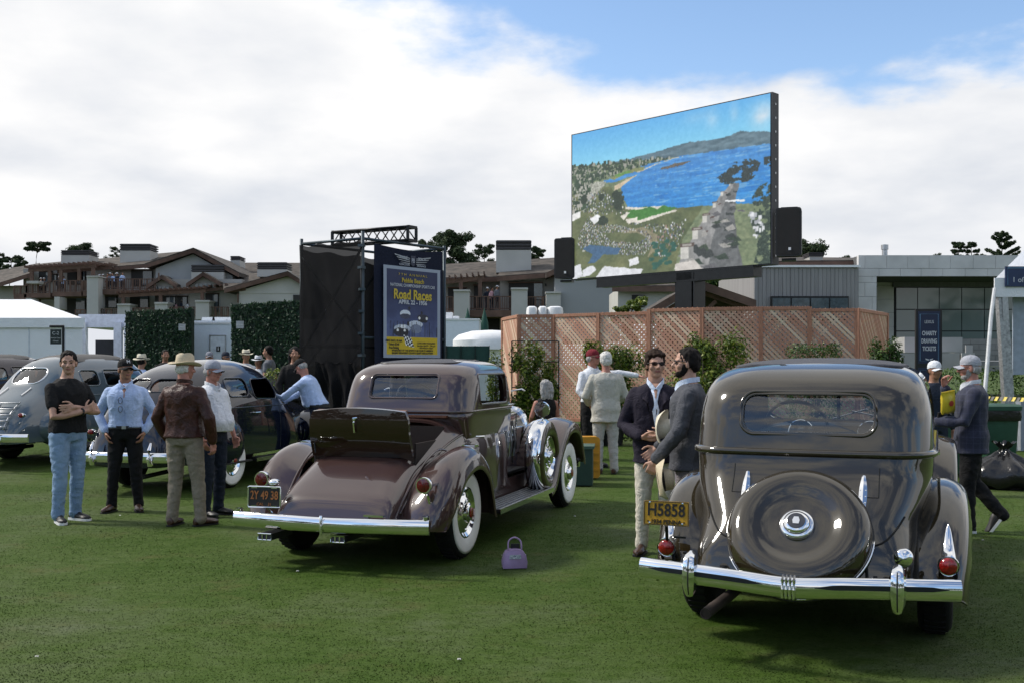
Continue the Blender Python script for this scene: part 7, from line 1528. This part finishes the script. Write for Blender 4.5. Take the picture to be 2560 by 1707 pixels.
def pergola(root, p0, p1, d, mapf, posts=(), depth=2.0, h=.55):
    a, b = P(*mapf(*p0), d), P(*mapf(*p1), d); g = MB(); g.bar(a, b, .16, h*.55); pg = g.build('pergola_beam', TIMBER, root)
    n = int((b-a).length/.42)
    for k in range(n+1):
        q = a.lerp(b, k/n); mb = MB(); mb.box((q.x, d+depth/2-.35, q.z+.30), (.09, depth+.9, .22)); mb.build('rafter', TIMBER, pg)
    for x, yb in posts:
        t = (x-p0[0])/(p1[0]-p0[0]); q = a.lerp(b, t); zb = P(*mapf(x, yb), d).z; mb = MB(); mb.box((q.x, d+.02, (q.z+zb)/2), (.28, .24, q.z-zb)); mb.build('pergola_post', TIMBER, root)
    return pg
def lodge_left():
    g = thing('lodge_building', 'two storey timber and stucco lodge with balconies behind the marquee', 'building'); d = 96.; m = Z4
    bx(g, 'wall', STUCCO, (-60, 480, 200, 760), d+3, 8, m); pitched(g, (-80, 500), (240, 400), (-80, 392), (310, 322), d+2, 9, m)
    bx(g, 'wall', STUCCO, (180, 350, 1215, 760), d+3.5, 10, m); bx(g, 'wall', STUCCO, (1205, 430, 1870, 760), d+1.0, 12, m)
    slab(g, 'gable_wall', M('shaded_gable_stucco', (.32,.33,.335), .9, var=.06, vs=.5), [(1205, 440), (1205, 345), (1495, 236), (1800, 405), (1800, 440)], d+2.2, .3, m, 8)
    gable_roof(g, (1120, 340), (1495, 218), (1850, 408), d+2, 14, m, .4); pitched(g, (860, 352), (1130, 330), (760, 290), (1500, 225), d+3, 8, m)
    pitched(g, (230, 345), (870, 330), (330, 325), (760, 285), d+4, 8, m)
    for r in ((472, 205, 692, 318), (928, 155, 1162, 312)): chimney(g, r, d+5, m)
    chimney(g, (1480, 318, 1730, 445), d+1.2, m, .45); chimney(g, (1783, 250, 1855, 358), d+14, m, .3); chimney(g, (1990, 298, 2220, 410), d+2.5, m, .5)
    pitched(g, (1700, 430), (2400, 440), (1690, 318), (2400, 320), d+14, 6, m)
    for x0, x1, y0, y1 in ((520,660,345,470),(300,400,370,450),(1015,1180,360,480),(500,660,560,700),(760,905,560,650),(1005,1150,540,650),(1200,1360,560,650),(1370,1450,560,640),(1590,1690,540,680),(400,440,390,450),(590,650,360,440)): 
        w = bx(g, 'window', DARKIN, (x0, y0, x1, y1), d+3.3 if x1 < 1200 else d+.8, .3, m); bx(w, 'frame', TIMBER, (x0-3, y0-4, x1+3, y0), d+3.2 if x1 < 1200 else d+.7, .3, m)
        bx(w, 'pane', PANE, (x0 + (x1-x0)*.55, y0+8, x1-6, y1-4), d+3.25 if x1 < 1200 else d+.75, .05, m)
    # balconies
    for r, n in (((110,480,205,548),2),((205,456,385,535),4),((415,440,632,525),5),((640,442,668,520),1),((735,425,960,505),5),((965,428,1200,512),4),((585,665,660,735),2),((730,660,912,735),4),((975,652,1200,720),4),((1265,645,1512,715),5),((1617,645,1765,722),3)): railing(g, r, d if r[1] < 600 else d-.6, m, n)
    for r in ((105,545,205,590),(185,535,390,572),(405,524,640,562),(630,520,670,560),(725,505,960,548),(955,512,1140,540),(725,735,915,755),(580,735,665,760)): bx(g, 'balcony_beam', TIMBER, r, d-.2, 3.0, m)
    for r in ((672,405,760,757),(908,622,1005,760),(1198,610,1295,700),(1513,595,1617,740),(205,442,295,462),(200,575,240,640),(420,565,460,660)): bx(g, 'stucco_column', STUCCO2, r, d-1.2, 1.6, m); 
    for r in ((668,402,764,412),(904,618,1009,632),(1194,606,1299,620),(1509,591,1621,605)): bx(g, 'column_cap', STUCCO2, r, d-1.35, 1.9, m)
    pergola(g, (220, 362), (742, 328), d, m, ((245, 455), (384, 450), (472, 450), (612, 440), (720, 430)), 3.0); pergola(g, (445, 372), (868, 340), d+2, m, ((865, 330),), 2.0)
    pergola(g, (920, 560), (1590, 520), d-.8, m, ((955, 640), (1243, 620), (1565, 600)), 3.0); pergola(g, (1590, 515), (1760, 500), d+.2, m, (), 1.5)
    # small gables
    for eL, ap, eR in (((1130, 500), (1250, 420), (1368, 492)), ((1440, 486), (1570, 398), (1702, 474))):
        gable_roof(g, eL, ap, eR, d+.4, 6, m, .3); slab(g, 'gable_wall', STUCCO, [(eL[0]+30, eL[1]+25), (eL[0]+30, eL[1]-12), (ap[0], ap[1]+14), (eR[0]-30, eR[1]-10), (eR[0]-30, eR[1]+25)], d+.5, .3, m, 2)
        for k in range(4): xx = ap[0]-62+k*32; bx(g, 'gable_window', PANE, (xx, ap[1]+66, xx+28, ap[1]+96), d+.35, .1, m)
    # right wing of the lodge
    bx(g, 'wall', STUCCO2, (1850, 500, 2420, 700), d-2, 10, m); slab(g, 'gable_wall', STUCCO2, [(1850, 520), (2225, 408), (2420, 530), (2420, 540), (1850, 540)], d-2.06, .3, m, 6); gable_roof(g, (1735, 528), (2225, 396), (2430, 530), d-2.2, 10, m, .35)
    pitched(g, (1735, 525), (1900, 505), (1690, 408), (2225, 398), d-1.5, 8, m); bx(g, 'window', DARKIN, (2268, 550, 2340, 640), d-2.1, .2, m)
    for x in (1222, 1835): bx(g, 'downpipe', TIMBER, (x, 380 if x < 1500 else 540, x+10, 440 if x < 1500 else 610), d-2.2, .1, m)
    return g
lodge_left()
def lodge_mid():
    g = thing('lodge_building', 'stucco lodge wing with tall chimney between the banner and the video screen', 'building'); d = 78.; m = Z5
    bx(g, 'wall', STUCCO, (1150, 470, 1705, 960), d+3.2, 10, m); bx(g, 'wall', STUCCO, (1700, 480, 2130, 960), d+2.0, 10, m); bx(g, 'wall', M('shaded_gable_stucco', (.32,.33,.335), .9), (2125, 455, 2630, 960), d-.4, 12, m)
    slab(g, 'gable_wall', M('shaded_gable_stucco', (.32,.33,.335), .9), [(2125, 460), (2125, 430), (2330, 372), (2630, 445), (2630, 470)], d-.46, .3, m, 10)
    pitched(g, (1150, 505), (1690, 495), (1150, 405), (1760, 368), d+2.5, 6, m); pitched(g, (1680, 492), (2125, 460), (1760, 372), (2170, 345), d+1.2, 6, m); gable_roof(g, (2060, 472), (2330, 352), (2680, 470), d-.6, 12, m, .3)
    chimney(g, (1672, 190, 1944, 440), d+2.2, m, .30)
    for r in ((1345,585,1465,960),(1790,570,1915,960),(2060,600,2172,960)): bx(g, 'stucco_column', STUCCO2, r, d-1.0, 2.2, m); bx(g, 'column_cap', STUCCO2, (r[0]-4, r[1]-14, r[2]+4, r[1]), d-1.15, 2.5, m)
    railing(g, (1432, 625, 1790, 730), d, m, 4); railing(g, (1915, 628, 2095, 732), d, m, 3); railing(g, (1150, 628, 1340, 735), d, m, 3)
    for r in ((1425,730,1790,782),(1150,735,1345,785),(1912,732,2100,780)): bx(g, 'balcony_beam', TIMBER, r, d-.3, 3.4, m)
    for r in ((1770,520,2030,730),(1300,560,1440,730),(1450,785,1725,960),(1500,540,1560,720)):
        w = bx(g, 'window', DARKIN, r, d+1.8 if r[0] > 1700 else d+2.9, .2, m); bx(w, 'frame', TIMBER, (r[0]-5, r[1]-8, r[2]+5, r[1]), d+1.7 if r[0] > 1700 else d+2.8, .3, m)
    bx(g, 'door_pane', PANE, (1965, 525, 2030, 725), d+1.7, .05, m); bx(g, 'wall_lamp', BLACK, (2050, 525, 2062, 545), d+1.7, .2, m)
    pergola(g, (1180, 525), (1580, 478), d+.2, m, ((1400, 585), (1548, 625), (1250, 600)), 2.5)
    # people on its balcony are placed below
    return g
lodge_mid()
def behind_screen():
    # plain stucco house under the screen, timber porch, trees
    ident = lambda x, y: (x, y)
    g = thing('garden_house', 'small stucco house half hidden behind the screen mast', 'building'); d = 66.; bx(g, 'wall', STUCCO2, (1545, 722, 1700, 800), d, 6, ident); pitched(g, (1530, 724), (1712, 724), (1560, 690), (1700, 688), d, 4, ident)
    w = bx(g, 'window', DARKIN, (1580, 738, 1612, 768), d-.1, .2, ident); bx(w, 'pane', PANE, (1596, 740, 1610, 766), d-.15, .1, ident)
    g = thing('timber_porch', 'open timber gable porch roof behind the lattice', 'building'); d = 45.
    gable_roof(g, (1620, 790), (1745, 716), (1890, 766), d, 9, ident, .18, .3); A = P(1745, 722, d); 
    for x0, y0, x1, y1 in ((1640,786,1745,724),(1745,724,1870,768),(1660,788,1850,788),(1745,730,1745,788),(1700,756,1745,788),(1790,748,1745,788)):
        mb = MB(); mb.bar(P(x0, y0+5, d+.3), P(x1, y1+5, d+.3), .16, .16); mb.build('truss_member', TIMBER, g)
    for x in (1660, 1848): q = P(x, 790, d+.2); mb = MB(); mb.box((q.x, d+.2, q.z/2), (.25,.25,q.z)); mb.build('porch_post', TIMBER, g)
    mb = MB(); q = P(1750, 780, d+5); mb.box((q.x, d+5, 2.2), (4.2, .2, 4.4)); mb.build('back_wall', DARKIN, g)
    # siding building
    g = thing('siding_building', 'grey vertical board building with a strip window behind the lattice', 'building'); d = 47.5; SID = M('grey_siding', (.29,.28,.275), .8, var=.12, vs=1.5, aniso=(6,6,.3))
    a, b = P(1885, 668, d), P(2146, 664, d); n = 26; mb = MB(); mb.box(((a.x+b.x)/2, d+4.1, a.z/2), (b.x-a.x, 8, a.z)); mb.build('wall', SID, g)
    for k in range(n): mb = MB(); x = a.x + (b.x-a.x)*(k+.5)/n; mb.box((x, d + random.uniform(0, .03), (a.z+2.2)/2), ((b.x-a.x)/n-.012, .16, a.z-2.2-.1)); mb.build('siding_board', SID, g)
    mb = MB(); mb.box(((a.x+b.x)/2, d-.02, a.z+.02), (b.x-a.x+.1, .3, .10)); mb.build('parapet_flashing', WHITE, g)
    fr = bx(g, 'window', BLACKM, (1928, 741, 2122, 800), d-.25, .2, ident)
    for k in range(4): bx(fr, 'pane', PANE, (1932+k*48, 746, 1932+k*48+44, 798), d-.30, .06, ident)
    pitched(g, (1890, 667), (2150, 664), (1890, 654), (2150, 657), d+2, 5, ident); chimney(g, (2024, 632, 2057, 668), d+2.5, ident, .28, 1.0)
    # stone building
    g = thing('stone_building', 'modern pale stone building with wide glazing at the right', 'building'); d = 48.; ST = M('limestone_panel', (.62,.61,.60), .85, var=.10, vs=1.2, bump=.08, bs=8); JT = M('stone_core', (.12,.12,.12), .9)
    Z7 = lambda x, y: (1800 + x/2.904, 560 + y/2.904); bx(g, 'wall', JT, (1010, 232, 2700, 384), d+.06, 9, Z7); bx(g, 'wall', JT, (1010, 380, 1140, 900), d+.06, 6, Z7); bx(g, 'wall', M('recess_wall', (.05,.055,.065), .7), (1137, 400, 2700, 960), d+3.7, 5, Z7)
    def stones(xs, y0, y1, dd=d, depth=.25):
        for x0, x1 in zip(xs, xs[1:]): bx(g, 'stone_panel', ST, (x0+1, y0+1, x1-1, y1-1), dd - random.uniform(0, .02), depth, Z7)
    stones([1005,1053,1210,1363,1518,1675,1838,2000,2160,2330,2500,2700], 228, 325); stones([1005,1155,1310,1460,1618,1780,1943,2110,2280,2450,2700], 325, 382)
    for k, (y0, y1) in enumerate(((382,427),(427,530),(530,640),(640,745),(745,850),(850,950))): stones([1005, 1105, 1137] if k % 2 == 0 else [1005, 1052, 1137], y0, y1)
    # left reveal of the recess
    for k, (y0, y1) in enumerate(((392,448),(448,548),(548,645),(645,745),(745,850),(850,950))): bx(g, 'stone_panel', ST, (1140, y0+1, 1262, y1-1), d+3.4, .25, Z7)
    bx(g, 'lintel', M('lintel_grey', (.15,.155,.165), .6), (1262, 404, 2700, 458), d+3.2, .6, Z7); fr = bx(g, 'window_frame', BLACKM, (1268, 456, 2700, 836), d+3.5, .1, Z7)
    GP = M('green_glazing', (.20,.245,.25), .05, spec=.8, col2=(.13,.175,.17), vs=.35, var=.2)
    xs = [1278,1435,1592,1755,1920,2080,2240,2400,2560]
    for x0, x1 in zip(xs, xs[1:]):
        for y0, y1 in ((466,618),(626,774),(782,832)): bx(fr, 'pane', GP, (x0+3, y0, x1-3, y1), d+3.44, .05, Z7)
    mb = MB(); q = P(*Z7(1196, 222), d+2); mb.lathe([(.13,-.3),(.13,.22),(.17,.23),(.17,.45),(.001,.48)], (q.x, d+2, q.z), 'z', 16); mb.build('roof_vent', STEEL, g)
    # stacked stone blocks on pallets and block wall
    ST2 = M('pale_block', (.40,.395,.39), .8, var=.08, vs=2)
    for i, (r, dd) in enumerate((((1340,820,1530,932),33),((1535,822,1760,930),33),((1312,936,1520,1055),32),((1525,934,1740,1052),32))): o = bx(None, 'stone_block', ST2, r, dd, 1.0, Z7); tag(o, ['upper pale stone block left of the charity sign stack', 'upper pale stone block right of the charity sign', 'lower pale stone block left of the charity sign', 'lower pale stone block right of the charity sign'][i], 'stone block', 'stone blocks behind the charity sign')
    w = thing('block_wall', 'low grey coursed block wall before the stone building', 'wall'); dd = 35.
    for r_ in range(6):
        for k in range(7): x0 = 1700 + k*120 + (60 if r_ % 2 else 0); bx(w, 'block', M('wall_block', (.27,.265,.26), .9, var=.15, vs=2), (x0+1, 832+r_*40+1, x0+119, 832+(r_+1)*40-1), dd - random.uniform(0,.03), .4, Z7)
    o = bx(None, 'board_offcut', ST2, (1785, 880, 1835, 960), 31.5, .05, Z7); tag(o, 'narrow pale board leaning by the block wall', 'board'); o = bx(None, 'board_offcut', ST2, (1755, 935, 1850, 1040), 31.2, .05, Z7); tag(o, 'wide pale board leaning before the block wall', 'board')
behind_screen()
def truck_yard():
    ident = Z5; d = 52.; g = thing('box_trailer', 'pale box trailer parked right of the scaffold banner', 'trailer'); TW = M('trailer_white', (.68,.74,.80), .35)
    bx(g, 'trailer_body', TW, (1180, 800, 1540, 1005), d, 3, ident); bx(g, 'roof_edge', WHITE, (1176, 794, 1544, 806), d-.05, 3.1, ident)
    for r in ((1278,746,1332,798),(1335,775,1380,798)): bx(g, 'roof_unit', WHITE, r, d+.6, 1.0, ident)
    for x in (1230, 1480): q = P(*ident(x, 1005), d); mb = MB(); mb.lathe([(.45,-.12),(.45,.12)], (q.x, d+.2, max(.5, q.z-.1)), 'y', 18, cap=True); mb.build('wheel', RUBBER, g)
    for i, (x, w_) in enumerate(((1905, 85), (1995, 70), (2060, 130), (1750, 65))):
        q = P(*ident(x + w_/2, 775), 33.); ww = w_/3.095/FPX*33; hh = (.52 if i != 3 else .2); mb = MB(); mb.loft([[(q.x + ww/2*u*k, 33 + .6*v*k, q.z - .25 + zz*hh) for u, v in [(math.copysign(abs(math.cos(a))**.5, math.cos(a)), math.copysign(abs(math.sin(a))**.5, math.sin(a))) for a in np.linspace(0, 6.283, 21)[:-1]]] for k, zz in ((1,0),(1,.7),(.92,.95),(.6,1.04),(.05,1.06))], True, True); mb.box((q.x, 33, (q.z-.25)/2), (ww*.9, .8, q.z-.27)); mb.build('roof_unit', WHITE, None, label=['white rounded tank top showing over the lattice by the stucco column', 'white low tank top between two taller ones over the lattice', 'white broad tank top showing over the lattice', 'white flat tank top at the corner of the lattice'][i], cat='tank')
    q = P(*ident(1630, 960), 44.); mb = MB(); mb.loft([[(q.x + 1.6*u*k, 44 + 1.0*v*k, q.z + zz) for u, v in [(math.cos(a), math.sin(a)) for a in np.linspace(0, 6.283, 25)[:-1]]] for k, zz in ((1,-.4),(1,0),(.85,.22),(.5,.38),(.05,.42))], True, True); mb.box((q.x, 44, (q.z-.4)/2), (2.6, 1.4, q.z-.4)); mb.build('covered_cart', WHITE, None, label='white rounded cover behind the green fence', cat='cover')
    g = thing('green_fence', 'dark green screen fence below the box trailer', 'fence'); d = 40.
    for k in range(4): x0 = 1180 + k*110; bx(g, 'fence_screen', M('green_screen', (.012,.055,.045), .8, var=.15, vs=3), (x0+2, 1005, x0+108, 1180), d, .05, ident); 
    for k in range(5): bx(g, 'fence_post', BLACKM, (1178+k*110, 1000, 1182+k*110, 1180), d-.05, .06, ident)
    for i, x in enumerate((1452, 1582)): q = P(*ident(x, 790), 60.); mb = MB(); mb.lathe([(.001,0),(.22,-.9),(.28,-2.2),(.10,-3.0),(.04,-3.1),(.04,-6.0)], (q.x, 60, q.z+.6), 'z', 12); mb.build('closed_parasol', M('green_canvas', (.012,.07,.05), .8), None, label='closed green parasol on the terrace, %s' % ('nearer the banner' if i == 0 else 'nearer the lattice'), cat='parasol')
truck_yard()
def far_trees():
    def T(px, ytop, ybase, d, spread_px, label, kind='cypress', n=4200, seed=1, leaf=None, bare=.45, mat=LEAF_C):
        top, base = P(px, ytop, d), P(px, ybase, d); h = top.z - base.z; sp = spread_px/FPX*d/2; zb = 0 if False else base.z
        tree('pine_tree' if kind == 'flat' else 'cypress_tree', label, (top.x, d, zb), h, sp, mat, int(n*2.2), (leaf or sp*.16)*.62, seed, kind, max(.12, sp*.05), bare, 'trees beyond the buildings')
    T(97, 605, 760, 150, 58, 'lone thin pine on a bare trunk above the lodge roof', 'flat', 1500, 1, .7, .80); T(28, 640, 760, 150, 62, 'small pine at the far picture edge', 'flat', 1700, 2, .7, .55); T(-8, 640, 760, 140, 40, 'pine cut off by the picture edge', 'flat', 1200, 19, .7, .5)
    T(205, 612, 720, 160, 95, 'dark cypress behind the lodge chimney', 'cypress', 3800, 3); T(283, 618, 720, 165, 52, 'narrower dark cypress beside the lodge chimney', 'cypress', 2200, 4)
    T(1120, 588, 760, 125, 165, 'broad dark cypress right of the scaffold truss', 'cypress', 6500, 5, None, .25); T(1205, 612, 760, 130, 95, 'smaller dark cypress left of the tall chimney', 'cypress', 3200, 6, None, .25); T(1347, 618, 720, 120, 50, 'small pine peeping right of the tall chimney', 'flat', 1600, 7, .6, .5)
    T(2010, 610, 760, 95, 170, 'dark cypress right of the video screen', 'cypress', 5200, 8, None, .2); T(2120, 642, 760, 100, 90, 'low dark cypress beside the stone building', 'cypress', 2600, 9, None, .2)
    T(2340, 630, 760, 120, 45, 'low round treetop above the stone building', 'cypress', 1500, 10, None, .2); T(2398, 603, 720, 130, 38, 'small bare trunk pine above the stone building', 'cypress', 1300, 11, .6, .6); T(2433, 603, 720, 130, 38, 'second small pine beside the spiky tree', 'cypress', 1300, 12, .6, .5); T(2497, 580, 760, 90, 120, 'spiky spreading tree above the stone building', 'spiky', 6500, 13, .32, .35)
    T(1800, 690, 860, 85, 190, 'leafy tree behind the timber porch', 'cypress', 5200, 14, None, .1, LEAF_B); T(1590, 745, 860, 58, 95, 'bright rounded bush under the screen', 'cypress', 3200, 15, .28, .05, LEAF_A); T(1650, 640, 860, 90, 130, 'leafy tree behind the screen mast', 'cypress', 3600, 16, None, .1, LEAF_B); T(1720, 735, 850, 62, 60, 'small bright bush beside the screen mast', 'cypress', 1800, 17, .28, .05, LEAF_A)
far_trees()
def balcony_people():
    protos = PROTOS
    spots = []
    for mx, d, off, L in ((Z4, 96.9, 0, ((318,415,0,'in white hat at the far end of the upper balcony'),(343,415,4,'in grey beside the white hat on the upper balcony'),(458,404,2,'in dark clothes on the upper balcony'),(490,400,1,'in pale blue on the upper balcony'),(770,390,2,'in navy at the start of the middle balcony'),(797,388,0,'in pale hat on the middle balcony'),(835,380,3,'in rust shirt on the middle balcony'),(852,376,4,'in grey behind the rust shirt'),(872,378,1,'in blue near the rust shirt'),(905,376,2,'in navy beside the blue shirt'),(948,372,1,'in blue standing apart at the middle balcony'),(1305,575,0,'in white hat on the lower terrace'),(1352,592,5,'in pink on the lower terrace'),(1410,582,2,'in navy on the lower terrace'),(1440,588,0,'in white hat near the lower terrace column'))), (Z5, 78.7, 0, ((1605,550,2,'in navy and white cap on the wing balcony'),(1640,548,5,'in pink on the wing balcony'),(1680,536,4,'in grey leaning on the wing balcony')))):
        for x, y, c, t in L:
            q = P(*mx(x, y), d); spots.append((q, c, t))
    used = set()
    for q, c, t in spots:
        o = protos[c] if c not in used else copy_tree(protos[c]); used.add(c)
        o.location = (q.x, q.y, q.z - 1.80); o.rotation_euler = (0, 0, R(random.uniform(-200, -130))); o['label'] = 'distant person ' + t; o['group'] = 'people on the lodge balconies'
balcony_people()
def behind_camera():   # the tree belt across the fairway behind the viewer, seen in the car paint
    rng = np.random.RandomState(9); pos = []; 
    for k in range(34):
        a = math.pi*(1.08 + .84*k/33); r = rng.uniform(55, 75); h = rng.uniform(6, 15); w = rng.uniform(3, 6.5); n = 260; q = rng.randn(n, 3); q /= np.linalg.norm(q, axis=1)[:, None]; q *= rng.rand(n, 1)**.4
        pos.append(np.array([r*math.cos(a), r*math.sin(a), h*.52]) + q*[w, w, h*.5])
    pos = np.concatenate(pos); leaf_obj('treeline', leaves(pos, rng.randn(len(pos), 3), 1.5*(.5+rng.rand(len(pos))), .6, rng), LEAF_C, None, kind='stuff', label='far dark belt of trees across the fairway', cat='trees')
behind_camera()
